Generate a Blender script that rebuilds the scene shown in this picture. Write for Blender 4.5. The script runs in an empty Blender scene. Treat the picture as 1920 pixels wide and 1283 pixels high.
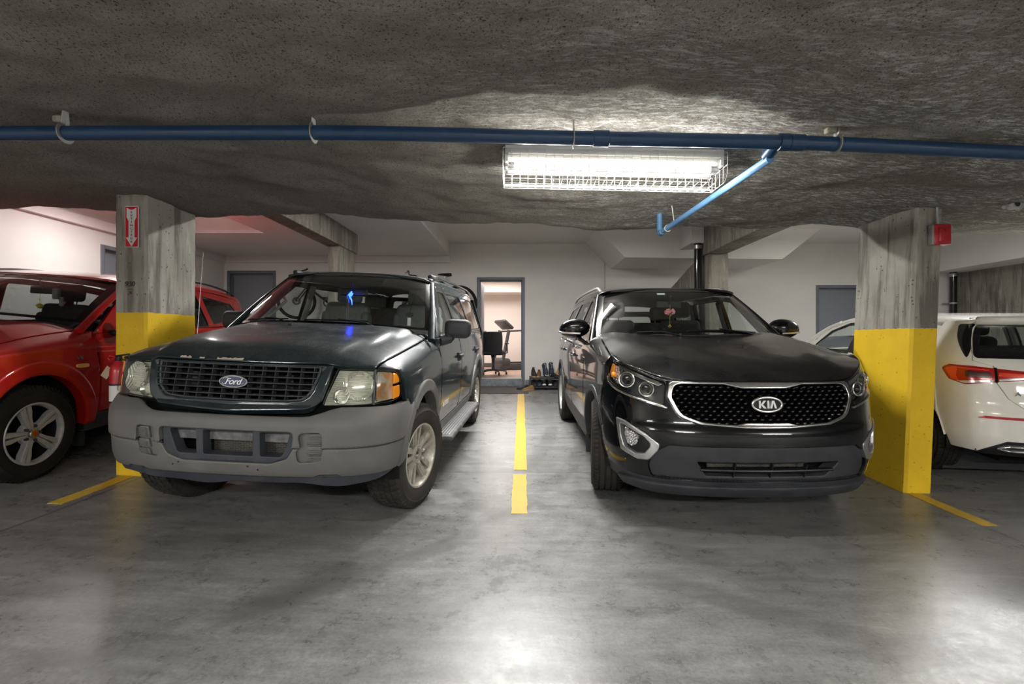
import bpy, bmesh, math, random
from mathutils import Vector, Matrix, noise
from mathutils.geometry import delaunay_2d_cdt
PI = math.pi
random.seed(7)
sc = bpy.context.scene
COL = sc.collection
FPX = 900.0; VX = 978.0; VY = 637.0; CH = 1.215

# ---------------------------------------------------------------- camera, world, exposure
cam_d = bpy.data.cameras.new('camera'); cam = bpy.data.objects.new('camera', cam_d); COL.objects.link(cam)
cam.location = (0, 0, CH); cam.rotation_euler = (PI/2, 0, 0)
cam_d.sensor_width = 36; cam_d.lens = FPX*36/1920
cam_d.shift_x = -(VX-960)/1920; cam_d.shift_y = -(641.5-VY)/1920
cam_d.clip_start = .02
sc.camera = cam
w = bpy.data.worlds.new('world'); sc.world = w; w.use_nodes = True
w.node_tree.nodes['Background'].inputs[0].default_value = (.5, .5, .52, 1)
w.node_tree.nodes['Background'].inputs[1].default_value = .05
sc.view_settings.view_transform = 'Standard'; sc.view_settings.look = 'None'
sc.view_settings.gamma = 1; sc.view_settings.use_curve_mapping = False
sc.view_settings.exposure = 0.40

def area(name, loc, size, power, col=(1, .985, .955), rot=(0, 0, 0)):
    l = bpy.data.lights.new(name, 'AREA'); l.shape = 'RECTANGLE'; l.size = size[0]; l.size_y = size[1]
    l.energy = power; l.color = col
    o = bpy.data.objects.new(name, l); COL.objects.link(o); o.location = loc; o.rotation_euler = rot
    return o
# lights of the garage; only the rear ones get tubes, built further down
FILL_AISLE = [(-3.6, -1.3, 2.36), (0.3, -1.3, 2.27), (4.2, -1.3, 2.17)]  # added fill behind the camera, down and up, with no fixtures there
LAMPS_REAR = [(-4.75, 6.2, 3.11), (-.05, 5.65, 3.11), (5.7, 5.9, 3.11)]
for p in FILL_AISLE:
    area('aisle_fill_light', (p[0], p[1], p[2]-.30), (1.25, .10), 135); area('aisle_fill_uplight', (p[0], p[1], p[2]-.27), (1.25, .10), 190, rot=(PI, 0, 0))
for p, e in zip(LAMPS_REAR, (42, 155, 110)): area('rear_tube_light', (p[0], p[1], p[2]-.12), (1.25, .10), e); area('rear_tube_uplight', (p[0], p[1], p[2]-.09), (1.25, .06), e*.18, rot=(PI, 0, 0))
area('room_light', (-.8, 12.0, 2.8), (1.6, 1.2), 80, (1, .95, .91))

# ---------------------------------------------------------------- node helpers
def mat(name, col=(.5, .5, .5), rough=.5, metal=0, coat=0, coat_r=.03, spec=.5, emit=None, es=1, alpha=1, trans=0):
    m = bpy.data.materials.new(name); m.use_nodes = True
    b = m.node_tree.nodes['Principled BSDF']
    b.inputs['Base Color'].default_value = (*col, 1); b.inputs['Roughness'].default_value = rough
    b.inputs['Metallic'].default_value = metal; b.inputs['Coat Weight'].default_value = coat
    b.inputs['Coat Roughness'].default_value = coat_r; b.inputs['Specular IOR Level'].default_value = spec
    if emit: b.inputs['Emission Color'].default_value = (*emit, 1); b.inputs['Emission Strength'].default_value = es
    return m
class NG:
    def __init__(s, m): s.m = m; s.t = m.node_tree; s.N = s.t.nodes; s.L = s.t.links; s.b = s.N.get('Principled BSDF')
    def n(s, typ, **k):
        x = s.N.new(typ)
        for a, v in k.items():
            if a[0] == '_': setattr(x, a[1:], v)
            else:
                i = a.replace('__', ' ')
                x.inputs[int(i[1:]) if i[0] == 'i' and i[1:].isdigit() else i].default_value = v
        return x
    def l(s, a, b): s.L.new(a, b)
    def co(s, scale=(1, 1, 1)):
        tc = s.n('ShaderNodeTexCoord'); mp = s.n('ShaderNodeMapping'); mp.inputs['Scale'].default_value = scale
        s.l(tc.outputs['Object'], mp.inputs[0]); return mp.outputs[0]
    def noise(s, scale, detail=4, rough=.55, co=None, dist=0):
        x = s.n('ShaderNodeTexNoise'); x.inputs['Scale'].default_value = scale; x.inputs['Detail'].default_value = detail
        x.inputs['Roughness'].default_value = rough; x.inputs['Distortion'].default_value = dist
        s.l(co if co else s.co(), x.inputs['Vector']); return x.outputs[0]
    def ramp(s, fac, stops):
        r = s.n('ShaderNodeValToRGB'); e = r.color_ramp.elements
        while len(e) < len(stops): e.new(.5)
        for q, (p, c) in zip(e, stops): q.position = p; q.color = (*c, 1) if len(c) == 3 else c
        s.l(fac, r.inputs[0]); return r.outputs[0]
    def mix(s, fac, a, b, mode='MIX'):
        x = s.n('ShaderNodeMix', _data_type='RGBA', _blend_type=mode)
        for sock, v in ((x.inputs[0], fac), (x.inputs[6], a), (x.inputs[7], b)):
            if isinstance(v, (int, float)): sock.default_value = v
            elif isinstance(v, tuple): sock.default_value = (*v, 1)
            else: s.l(v, sock)
        return x.outputs[2]
    def math(s, op, a, b=0, c=None):
        x = s.n('ShaderNodeMath', _operation=op)
        for i, v in enumerate((a, b, c)):
            if v is None: continue
            if isinstance(v, (int, float)): x.inputs[i].default_value = v
            else: s.l(v, x.inputs[i])
        return x.outputs[0]
    def rng(s, v, a, b, c, d):
        x = s.n('ShaderNodeMapRange'); s.l(v, x.inputs[0])
        for i, q in enumerate((a, b, c, d)): x.inputs[i+1].default_value = q
        return x.outputs[0]
    def sep(s, v):
        x = s.n('ShaderNodeSeparateXYZ'); s.l(v, x.inputs[0]); return x.outputs
    def bump(s, h, strength, dist=.01, prev=None):
        x = s.n('ShaderNodeBump'); x.inputs['Strength'].default_value = strength; x.inputs['Distance'].default_value = dist
        s.l(h, x.inputs['Height'])
        if prev: s.l(prev, x.inputs['Normal'])
        return x.outputs[0]
BW = lambda v: (v, v, v)

def noisy(name, c1, c2, scale=8, rough=.6, r2=None, bump=0, bscale=60, metal=0, coat=0, coat_r=.05, lo=.35, hi=.65, spec=.5):
    m = mat(name, c1, rough, metal, coat, coat_r, spec); g = NG(m)
    f = g.noise(scale, 6)
    g.l(g.ramp(f, [(lo, c1), (hi, c2)]), g.b.inputs['Base Color'])
    if r2 is not None: g.l(g.rng(f, lo, hi, rough, r2), g.b.inputs['Roughness'])
    if bump: g.l(g.bump(g.noise(bscale, 3), bump, .004), g.b.inputs['Normal'])
    return m

def paint(name, col, dust=(.3, .3, .29), dust_amt=.0, dusty_top=.0, flake=.0, rough=.35, coat=1.0, base_metal=.3):
    m = mat(name, col, rough, base_metal, coat, .03, spec=.12); g = NG(m)
    f = g.noise(5, 8, .65)
    fine = g.noise(160, 3, .6)
    tc = g.n('ShaderNodeTexCoord'); nz = g.sep(tc.outputs['Normal'])[2]
    up = g.rng(nz, .35, .95, 0, 1)
    d = g.math('MULTIPLY', g.rng(f, .35, .7, .35, 1), g.math('MULTIPLY_ADD', up, dusty_top, dust_amt))
    d = g.math('MULTIPLY', d, g.rng(fine, .35, .62, .5, 1.2))
    d = g.math('MINIMUM', d, 1)
    g.l(g.mix(d, col, dust), g.b.inputs['Base Color'])
    g.l(g.rng(d, 0, .6, rough, .75), g.b.inputs['Roughness'])
    g.l(g.rng(d, 0, .4, coat, coat*.35), g.b.inputs['Coat Weight'])
    g.l(g.rng(d, 0, .4, .03, .28), g.b.inputs['Coat Roughness'])
    return m

def glass(name, tint=(.75, .82, .8), refl=1.0, rough=.0, tr=.0):
    m = bpy.data.materials.new(name); m.use_nodes = True; g = NG(m)
    out = g.N['Material Output']; g.N.remove(g.b)
    t = g.n('ShaderNodeBsdfTransparent'); t.inputs[0].default_value = (*tint, 1)
    gl = g.n('ShaderNodeBsdfGlossy'); gl.inputs['Roughness'].default_value = rough; gl.inputs[0].default_value = (1, 1, 1, 1)
    fr = g.n('ShaderNodeFresnel'); geo = g.n('ShaderNodeNewGeometry'); g.l(g.rng(geo.outputs['Backfacing'], 0, 1, 1.5, 1/1.5), fr.inputs[0])
    mx = g.n('ShaderNodeMixShader')
    g.l(g.math('MULTIPLY', fr.outputs[0], refl), mx.inputs[0]); g.l(t.outputs[0], mx.inputs[1]); g.l(gl.outputs[0], mx.inputs[2])
    g.l(mx.outputs[0], out.inputs[0])
    return m

# ---------------------------------------------------------------- materials
M = {}
M['ford'] = paint('dark_green_paint', (.006, .015, .019), dust=(.16, .168, .178), dust_amt=.08, dusty_top=.42, rough=.3)
M['kia'] = paint('black_paint', (.0022, .0026, .004), dust=(.17, .17, .16), dust_amt=.01, dusty_top=.10, rough=.25)
M['red'] = paint('red_paint', (.36, .008, .006), dust=(.3, .1, .08), dust_amt=.02, dusty_top=.0, rough=.3, base_metal=.1)
M['white'] = paint('white_paint', (.78, .76, .70), dust=(.5, .48, .42), dust_amt=.05, rough=.4, base_metal=0)
M['greyplast'] = noisy('grey_bumper_plastic', (.100, .099, .095), (.128, .126, .120), 4, .5, .62, .12, 300)
M['darkplast'] = noisy('dark_plastic', (.022, .024, .029), (.034, .036, .042), 9, .55, .65, .1, 300)
M['valance'] = noisy('rubber_valance', (.028, .031, .042), (.05, .053, .065), 7, .6, .75)
M['blackplast'] = mat('black_plastic', (.009, .009, .011), .42)
M['gloss'] = mat('gloss_black', (.004, .004, .005), .12, coat=.6)
M['matte'] = mat('matte_black', (.006, .006, .006), .9, spec=.1)
M['well'] = noisy('wheel_well_liner', (.012, .011, .011), (.022, .02, .018), 14, .95, spec=.1)
M['grillgrey'] = noisy('grille_grey', (.036, .038, .043), (.055, .058, .064), 18, .5, .65)
M['chrome'] = mat('chrome', (.82, .82, .83), .09, 1)
M['chromed'] = noisy('dusty_chrome', (.66, .66, .65), (.56, .56, .55), 60, .15, .26, metal=1)
M['satin'] = mat('satin_silver', (.55, .55, .56), .32, .9)
M['alloy'] = noisy('worn_alloy', (.52, .50, .44), (.36, .33, .28), 22, .38, .55, metal=.45)
M['alloyg'] = noisy('silver_alloy', (.52, .52, .52), (.42, .42, .41), 16, .3, .42, metal=.25)
M['rust'] = noisy('rusty_hub', (.12, .06, .03), (.25, .2, .16), 40, .7, metal=.5)
M['tyre'] = noisy('tyre_rubber', (.024, .022, .020), (.042, .038, .034), 12, .82, .92, .2, 120, spec=.3)
M['tyred'] = noisy('dark_tyre_rubber', (.012, .011, .010), (.022, .020, .017), 9, .85, .95, spec=.25)
M['glass'] = glass('windscreen_glass', (.90, .95, .93), 1.0)
M['glassd'] = glass('tinted_glass', (.30, .32, .32), 1.0)
M['glassm'] = glass('side_glass', (.82, .88, .86), 1.0)
M['lens'] = glass('lamp_lens', (.97, .98, .96), .9)
M['lensy'] = glass('aged_lamp_lens', (.96, .97, .91), .8, .10)
M['reflector'] = None
M['amber'] = mat('amber_plastic', (.95, .33, .015), .2, .15, coat=1)
M['redlens'] = mat('red_lamp_lens', (.42, .006, .005), .12, .1, coat=1)
M['redlens2'] = mat('bright_red_lens', (.8, .05, .015), .15, .1, coat=1)
M['clearlens'] = mat('frosted_clear_lens', (.62, .56, .55), .15, .4, coat=1)
M['seatgrey'] = noisy('seat_fabric', (.17, .17, .15), (.22, .22, .2), 30, .9)
M['beige'] = noisy('beige_trim', (.30, .30, .25), (.36, .355, .30), 6, .8)
M['seatdark'] = noisy('dark_seat_fabric', (.018, .018, .02), (.03, .03, .033), 30, .9)
M['dash'] = mat('dashboard', (.018, .019, .021), .7)
M['headliner'] = mat('headliner', (.22, .22, .2), .9)
M['headlinerd'] = mat('dark_headliner', (.09, .09, .09), .9)

# dirty reflector with ribs
m = mat('ribbed_reflector', (.8, .8, .74), .25, .35); g = NG(m)
wv = g.n('ShaderNodeTexWave', _bands_direction='Z'); wv.inputs['Scale'].default_value = 28; wv.inputs['Distortion'].default_value = .6
g.l(g.co(), wv.inputs['Vector']); g.l(g.bump(wv.outputs['Fac'], .7, .01), g.b.inputs['Normal'])
g.l(g.ramp(g.noise(18, 5), [(.35, (.88, .88, .82)), (.7, (.6, .61, .54))]), g.b.inputs['Base Color']); M['reflector'] = m
m = mat('fluted_reflector', (.88, .88, .84), .16, .75); g = NG(m)
wv = g.n('ShaderNodeTexWave', _bands_direction='X'); wv.inputs['Scale'].default_value = 22; wv.inputs['Distortion'].default_value = 1.2
g.l(g.co(), wv.inputs['Vector']); g.l(g.bump(wv.outputs['Fac'], .8, .012), g.b.inputs['Normal']); M['fluted'] = m
m = mat('faceted_reflector', (.7, .7, .7), .12, .95); g = NG(m)
vo = g.n('ShaderNodeTexVoronoi'); vo.inputs['Scale'].default_value = 70; g.l(g.co(), vo.inputs['Vector'])
g.l(g.bump(vo.outputs['Distance'], .8, .02), g.b.inputs['Normal']); M['facet'] = m

# ---------------------------------------------------------------- mesh building
def crv(tab):
    """smooth 1-D interpolation through (x, y) pairs (monotone cubic)"""
    xs = [a for a, _ in tab]; ys = [b for _, b in tab]; n = len(xs)
    d = [(ys[i+1]-ys[i])/(xs[i+1]-xs[i]) for i in range(n-1)]
    t = [d[0]] + [0 if d[i-1]*d[i] <= 0 else 2*d[i-1]*d[i]/(d[i-1]+d[i]) for i in range(1, n-1)] + [d[-1]]
    def f(x):
        if x <= xs[0]: return ys[0]
        if x >= xs[-1]: return ys[-1]
        lo, hi = 0, n-1
        while hi-lo > 1:
            k = (lo+hi)//2
            if xs[k] <= x: lo = k
            else: hi = k
        h = xs[hi]-xs[lo]; u = (x-xs[lo])/h; u2 = u*u; u3 = u2*u
        return (2*u3-3*u2+1)*ys[lo]+(u3-2*u2+u)*h*t[lo]+(-2*u3+3*u2)*ys[hi]+(u3-u2)*h*t[hi]
    return f

def rnd(pts):
    """polygon corners (x, y[, fillet radius]) -> outline with rounded corners"""
    out = []; n = len(pts)
    for i, p in enumerate(pts):
        P = Vector(p[:2]); r = p[2] if len(p) > 2 else 0
        if r <= 0: out.append(P); continue
        A = Vector(pts[i-1][:2])-P; B = Vector(pts[(i+1) % n][:2])-P
        la, lb = A.length, B.length; A.normalize(); B.normalize()
        ang = math.acos(max(-1, min(1, A.dot(B))))
        t = min(r/max(math.tan(ang/2), 1e-3), la*.48, lb*.48)
        k = 6
        for j in range(k+1):
            u = j/k
            out.append((P+A*t)*(1-u)**2+P*2*u*(1-u)+(P+B*t)*u*u)
    return out

def smooth_loop(pts, k=6, closed=True):
    """Catmull-Rom through the points"""
    P = [Vector(p) for p in pts]; n = len(P); out = []
    for i in range(n if closed else n-1):
        if closed: a, b, c, d = P[i-1], P[i], P[(i+1) % n], P[(i+2) % n]
        else: a, b, c, d = P[max(i-1, 0)], P[i], P[i+1], P[min(i+2, n-1)]
        for j in range(k):
            t = j/k
            out.append(.5*((2*b)+(c-a)*t+(2*a-5*b+4*c-d)*t*t+(3*b-a-3*c+d)*t**3))
    if not closed: out.append(P[-1].copy())
    return out

def pip(x, y, poly):
    c = False; n = len(poly); j = n-1
    for i in range(n):
        xi, yi = poly[i]; xj, yj = poly[j]
        if (yi > y) != (yj > y) and x < (xj-xi)*(y-yi)/(yj-yi)+xi: c = not c
        j = i
    return c
def resamp(poly, d):
    out = []; n = len(poly)
    for i in range(n):
        a, b = poly[i], poly[(i+1) % n]; L = math.hypot(b[0]-a[0], b[1]-a[1])
        if L < 1e-6: continue
        k = max(1, int(math.ceil(L/d)))
        for j in range(k): out.append((a[0]+(b[0]-a[0])*j/k, a[1]+(b[1]-a[1])*j/k))
    return out
def area2(p): return sum(p[i-1][0]*p[i][1]-p[i][0]*p[i-1][1] for i in range(len(p)))
def segdist(px, py, segs):
    best = 9
    for ax, ay, bx, by in segs:
        dx, dy = bx-ax, by-ay; L = dx*dx+dy*dy
        t = 0 if L == 0 else max(0, min(1, ((px-ax)*dx+(py-ay)*dy)/L))
        e = (px-ax-t*dx)**2+(py-ay-t*dy)**2
        if e < best: best = e
    return math.sqrt(best) if best < 9 else 9

class MB:
    """collects shapes into ONE mesh"""
    def __init__(s): s.v = []; s.f = []; s.cn = {}; s.mi = []; s.smooth = True; s.cur = 0
    def add(s, vs, fs, nrm=None, mi=None):
        o = len(s.v); s.v += [tuple(v) for v in vs]
        for f in fs:
            if nrm: s.cn[len(s.f)] = [nrm[i] for i in f]
            s.f.append([i+o for i in f]); s.mi.append(s.cur if mi is None else mi)
        return s
    def xf(s, mtx, start=0):
        for i in range(start, len(s.v)): s.v[i] = tuple(mtx @ Vector(s.v[i]))
        return s
    def box(s, c, sz, rot=None, bev=0):
        bm = bmesh.new(); bmesh.ops.create_cube(bm, size=1)
        bmesh.ops.scale(bm, vec=sz, verts=bm.verts)
        if bev: bmesh.ops.bevel(bm, geom=bm.edges[:], offset=min(bev, min(sz)*.49), segments=6 if bev > .03 else 3, affect='EDGES', profile=.5)
        R = rot if isinstance(rot, Matrix) else (Matrix.Rotation(0, 3, 'X') if rot is None else
            (Matrix.Rotation(rot[2], 3, 'Z') @ Matrix.Rotation(rot[1], 3, 'Y') @ Matrix.Rotation(rot[0], 3, 'X')))
        vs = [R @ v.co + Vector(c) for v in bm.verts]; bm.verts.index_update()
        s.add(vs, [[v.index for v in f.verts] for f in bm.faces]); bm.free(); return s
    def bb(s, x0, x1, y0, y1, z0, z1, bev=0):
        return s.box(((x0+x1)/2, (y0+y1)/2, (z0+z1)/2), (abs(x1-x0), abs(y1-y0), abs(z1-z0)), None, bev)
    def tube(s, pts, r, n=10, closed=False, caps=True, flat=None, up=None):
        """r: number, list, or (a, b) with flat=True for an oval section (a along 'up' cross, b along up)"""
        P = [Vector(p) for p in pts]; k = len(P); T = []
        for i in range(k):
            a = P[i-1] if (i > 0 or closed) else P[i]; b = P[(i+1) % k] if (i < k-1 or closed) else P[i]
            t = (b-a); T.append(t.normalized() if t.length > 1e-9 else Vector((0, 0, 1)))
        U = Vector(up) if up else (Vector((0, 0, 1)) if abs(T[0].z) < .9 else Vector((1, 0, 0)))
        vs = []
        for i in range(k):
            if not up: U = (U-T[i]*U.dot(T[i])).normalized(); V = T[i].cross(U).normalized(); W = U
            else: V = T[i].cross(U).normalized(); W = V.cross(T[i]).normalized()
            ra, rb = (r if flat else ((r[i], r[i]) if isinstance(r, (list, tuple)) else (r, r)))
            for j in range(n):
                a = 2*PI*j/n; ca, sa = math.cos(a), math.sin(a)
                if flat == 'box':
                    mx = max(abs(ca), abs(sa)); ca /= mx; sa /= mx
                    q = (abs(ca)**6+abs(sa)**6)**(1/6); ca /= q; sa /= q
                vs.append(P[i]+V*(ra*ca)+W*(rb*sa))
        fs = [[i*n+j, i*n+(j+1) % n, ((i+1) % k)*n+(j+1) % n, ((i+1) % k)*n+j] for i in range(k if closed else k-1) for j in range(n)]
        if caps and not closed: fs += [list(range(n))[::-1], [(k-1)*n+j for j in range(n)]]
        return s.add(vs, fs)
    def lathe(s, prof, org=(0, 0, 0), axis='X', n=40, a0=0, a1=2*PI):
        """prof: (radius, height along axis)"""
        full = abs(a1-a0-2*PI) < 1e-6; m_ = n if full else n+1; vs = []
        for r, h in prof:
            for j in range(m_):
                a = a0+(a1-a0)*j/n; c, d = r*math.cos(a), r*math.sin(a)
                vs.append(Vector(org)+Vector({'X': (h, c, d), 'Y': (d, h, c), 'Z': (c, d, h)}[axis]))
        fs = [[i*m_+j, i*m_+(j+1) % m_, (i+1)*m_+(j+1) % m_, (i+1)*m_+j] for i in range(len(prof)-1) for j in range(m_ if full else n)]
        return s.add(vs, fs)
    def ball(s, c, r, n=12, sc=(1, 1, 1), rot=None):
        prof = [(max(1e-4, math.sin(PI*i/n)), -math.cos(PI*i/n)) for i in range(n+1)]
        st = len(s.v); s.lathe(prof, axis='Z', n=n+4)
        R = (rot or Matrix.Identity(3)).to_4x4()
        return s.xf(Matrix.Translation(c) @ R @ Matrix.Diagonal((r*sc[0], r*sc[1], r*sc[2], 1)), st)
    def prism(s, poly, f0, f1):
        """closed 2-D outline, f0/f1 map (u, v) to the two faces"""
        n = len(poly); vs = [f0(*p) for p in poly]+[f1(*p) for p in poly]
        return s.add(vs, [list(range(n)), list(range(2*n-1, n-1, -1))]+[[i, i+n, (i+1) % n+n, (i+1) % n] for i in range(n)])
    def grid(s, f, us, vs_, nrm=False):
        P = [f(u, v) for v in vs_ for u in us]; k = len(us)
        fs = [[j*k+i, j*k+i+1, (j+1)*k+i+1, (j+1)*k+i] for j in range(len(vs_)-1) for i in range(k-1)]
        return s.add(P, fs)
    def patch(s, outline, f, d=.04, holes=(), off=0, r=.005, th=.02, mirror=False, hth=None, mi=None):
        """fill a 2-D outline, map it with f(u, v) -> 3-D; rounded rim r, turned-in edge th"""
        out = [tuple(p[:2]) for p in outline]
        if area2(out) < 0: out = out[::-1]
        out = resamp(out, d); loops = [out]
        for h in holes:
            h = [tuple(p[:2]) for p in h]
            if area2(h) > 0: h = h[::-1]
            loops.append(resamp(h, d))
        segs = [(a[0], a[1], b[0], b[1]) for L in loops for a, b in zip(L, L[1:]+L[:1])]
        inside = lambda x, y: pip(x, y, loops[0]) and not any(pip(x, y, h) for h in loops[1:])
        pts = []; edges = []; bn = {}
        for L in loops:
            o = len(pts); n = len(L)
            for i, p in enumerate(L):
                a, b = L[i-1], L[(i+1) % n]; tx, ty = b[0]-a[0], b[1]-a[1]; q = math.hypot(tx, ty) or 1
                bn[len(pts)] = (ty/q, -tx/q); pts.append(p); edges.append((o+i, o+(i+1) % n))
        nb = len(pts)
        if r > 0:
            for i in range(nb):
                q = (pts[i][0]-bn[i][0]*r, pts[i][1]-bn[i][1]*r)
                if inside(*q) and segdist(q[0], q[1], segs) > .85*r: pts.append(q)
        x0 = min(p[0] for p in out); x1 = max(p[0] for p in out); y0 = min(p[1] for p in out); y1 = max(p[1] for p in out)
        nx = max(1, int((x1-x0)/d)); ny = max(1, int((y1-y0)/d))
        for i in range(1, nx+1):
            for j in range(1, ny+1):
                x = x0+(x1-x0)*(i-.5)/nx; y = y0+(y1-y0)*(j-.5)/ny
                if inside(x, y) and segdist(x, y, segs) > max(.4*d, 1.4*r): pts.append((x, y))
        V, E, F, ov, oe, of = delaunay_2d_cdt([Vector(p) for p in pts], edges, [], 0, 1e-7)
        V = [tuple(v) for v in V]
        tris = [t for t in F if inside(sum(V[i][0] for i in t)/3, sum(V[i][1] for i in t)/3)]
        if tris and sum(area2([V[i] for i in t]) for t in tris[:20]) < 0: tris = [t[::-1] for t in tris]
        bmap = {}
        for k, orig in enumerate(ov):
            for q in orig:
                if q < nb: bmap[k] = q
        e = .003; vs = []; ns = []
        for k, (x, y) in enumerate(V):
            P = f(x, y); du = f(x+e, y)-f(x-e, y); dv = f(x, y+e)-f(x, y-e)
            N = du.cross(dv)
            N = N.normalized() if N.length > 1e-12 else Vector((0, 0, 1))
            nn = N; o = off
            if k in bmap and r > 0:
                o -= r*.55; b = bn[bmap[k]]; t3 = (du*b[0]+dv*b[1])
                if t3.length > 1e-9: nn = (N*.75+t3.normalized()*.65).normalized()
            vs.append(P+N*o); ns.append(nn)
        base = len(vs); rim = {}; fs = [list(t) for t in tris]
        inv = {}
        for k, q in bmap.items(): inv[q] = k
        rv = []; 
        for k, q in bmap.items():
            x, y = V[k]; P = f(x, y); du = f(x+e, y)-f(x-e, y); dv = f(x, y+e)-f(x, y-e); N = du.cross(dv)
            N = N.normalized() if N.length > 1e-12 else Vector((0, 0, 1))
            rim[q] = (base+len(rv), base+len(rv)+1); rv += [vs[k].copy(), P+N*(off-th)]
        sgn = -1 if mirror else 1
        if mirror:
            fl = lambda v: Vector((-v.x, v.y, v.z))
            vs = [fl(v) for v in vs]; ns = [fl(v) for v in ns]; rv = [fl(v) for v in rv]
            fs = [t[::-1] for t in fs]
        o = len(s.v); s.add(vs, fs, ns, mi)
        o2 = len(s.v); s.v += [tuple(v) for v in rv]; sh = o2-base
        if th > 0:
            for a, b in edges:
                if a in rim and b in rim:
                    pa, pb = pts[a], pts[b]; mx_, my_ = (pa[0]+pb[0])/2, (pa[1]+pb[1])/2
                    ii = a >= len(loops[0])
                    if (ii and not pip(mx_, my_, loops[0])) or (not ii and any(pip(mx_, my_, h) for h in loops[1:])): continue
                    q = [rim[a][0]+sh, rim[a][1]+sh, rim[b][1]+sh, rim[b][0]+sh]
                    s.f.append(q if not mirror else q[::-1]); s.mi.append(s.cur if mi is None else mi)
        return s
    def text(s, body, size, mtx, ext=.003, shear=0, bold=0, sx=1, space=1):
        c = bpy.data.curves.new('t', 'FONT'); c.body = body; c.size = size; c.extrude = ext; c.shear = shear
        c.align_x = 'CENTER'; c.align_y = 'CENTER'; c.offset = bold; c.space_character = space
        o = bpy.data.objects.new('t', c); me = bpy.data.meshes.new_from_object(o)
        st = len(s.v); s.add([v.co for v in me.vertices], [list(p.vertices) for p in me.polygons])
        s.xf(mtx @ Matrix.Diagonal((sx, 1, 1, 1)), st)
        bpy.data.objects.remove(o); bpy.data.curves.remove(c); bpy.data.meshes.remove(me); return s
    def build(s, name, m, parent=None, angle=35, loc=None, rot=None):
        me = bpy.data.meshes.new(name); me.from_pydata(s.v, [], s.f)
        mats = m if isinstance(m, (list, tuple)) else [m]
        for x in mats: me.materials.append(M[x] if isinstance(x, str) else x)
        for p, mi in zip(me.polygons, s.mi): p.material_index = mi; p.use_smooth = True
        me.update()
        if not s.cn:
            me.set_sharp_from_angle(angle=math.radians(angle))
        else:
            me.set_sharp_from_angle(angle=math.radians(angle))
            nl = []
            for p in me.polygons:
                c = s.cn.get(p.index)
                nl += [tuple(v) for v in c] if c else [(0, 0, 0)]*len(p.vertices)
            me.normals_split_custom_set(nl)
        o = bpy.data.objects.new(name, me); COL.objects.link(o)
        if parent: o.parent = parent
        if loc: o.location = loc
        if rot: o.rotation_euler = rot
        return o

def tag(o, label=None, cat=None, group=None, kind=None):
    if label: o['label'] = label
    if cat: o['category'] = cat
    if group: o['group'] = group
    if kind: o['kind'] = kind
    return o
def thing(name, label, cat, loc=(0, 0, 0), rot=(0, 0, 0), group=None):
    o = bpy.data.objects.new(name, None); COL.objects.link(o); o.location = loc; o.rotation_euler = rot
    o.empty_display_size = .1
    return tag(o, label, cat, group)
def struct(o): o['kind'] = 'structure'; return o
def at(px, py, Y): return Vector(((px-VX)/FPX*Y, Y, CH+(VY-py)/FPX*Y))
def sstep(a, b, x):
    t = max(0, min(1, (x-a)/(b-a))); return t*t*(3-2*t)
def ground(x, y):
    a = (y-3.3)
    a = 0 if a < -.5 else ((a+.5)**2/2 if a < .5 else a)
    b = -(x+.8); b = 0 if b < -.3 else ((b+.3)**2/1.2 if b < .3 else b)
    b = min(b, 6)
    return a*.036+b*.05
# ---------------------------------------------------------------- surfaces of the garage
m = mat('polished_concrete_floor', (.3, .3, .3), .3, 0, .0); g = NG(m)
n0 = g.noise(.5, 4, .55, dist=.3); n1 = g.noise(2.2, 10, .72, dist=.4); n2 = g.noise(9, 10, .8); mid = n1
st_ = g.n('ShaderNodeMapping'); st_.inputs['Rotation'].default_value = (0, 0, .6); st_.inputs['Scale'].default_value = (1.2, 7, 1); tc0 = g.n('ShaderNodeTexCoord'); g.l(tc0.outputs['Object'], st_.inputs[0])
n3 = g.noise(1.6, 8, .7, co=st_.outputs[0], dist=.3); fine = g.noise(60, 6, .75)
def lin(v, amp): return g.math('MULTIPLY', g.math('SUBTRACT', v, .5), amp)
f_ = g.math('ADD', g.math('ADD', lin(n0, .8), lin(n1, .75)), g.math('ADD', g.math('ADD', lin(n2, .85), lin(n3, 1.3)), lin(fine, 1.3)))
f_ = g.math('ADD', f_, .5)
c = g.ramp(f_, [(0, (.095, .096, .094)), (.35, (.150, .152, .148)), (.6, (.205, .206, .201)), (1, (.31, .308, .302))])
xs = g.sep(g.co())
def joint(v, at_, wd=.006):
    return g.math('LESS_THAN', g.math('ABSOLUTE', g.math('SUBTRACT', v, at_)), wd)
jt = g.math('MAXIMUM', joint(xs[1], 4.27), g.math('MAXIMUM', joint(xs[0], -3.0), joint(xs[0], 3.0)))
c = g.mix(g.math('MULTIPLY', jt, .75), c, (.03, .03, .03))
# curved tyre marks left on the slab
def arc(cx, cy, r, wd, amt):
    global c
    dx = g.math('SUBTRACT', xs[0], cx); dy = g.math('SUBTRACT', xs[1], cy)
    rr = g.math('SQRT', g.math('ADD', g.math('MULTIPLY', dx, dx), g.math('MULTIPLY', dy, dy)))
    k = g.rng(g.math('ABSOLUTE', g.math('SUBTRACT', rr, r)), wd*.6, wd, amt, 0)
    k = g.math('MULTIPLY', k, g.rng(g.noise(1.4, 4), .42, .62, 0, 1))
    c = g.mix(k, c, (.10, .098, .095))
arc(-4.2, 6.0, 4.9, .09, .75); arc(3.9, 6.4, 5.1, .1, .5); arc(3.9, 6.4, 4.75, .05, .35); arc(-6.5, 6.6, 6.9, .10, .5)
g.l(c, g.b.inputs['Base Color'])
g.l(g.math('ADD', g.rng(n1, .3, .7, .22, .36), g.rng(n2, .3, .7, -.05, .10)), g.b.inputs['Roughness'])
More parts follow.
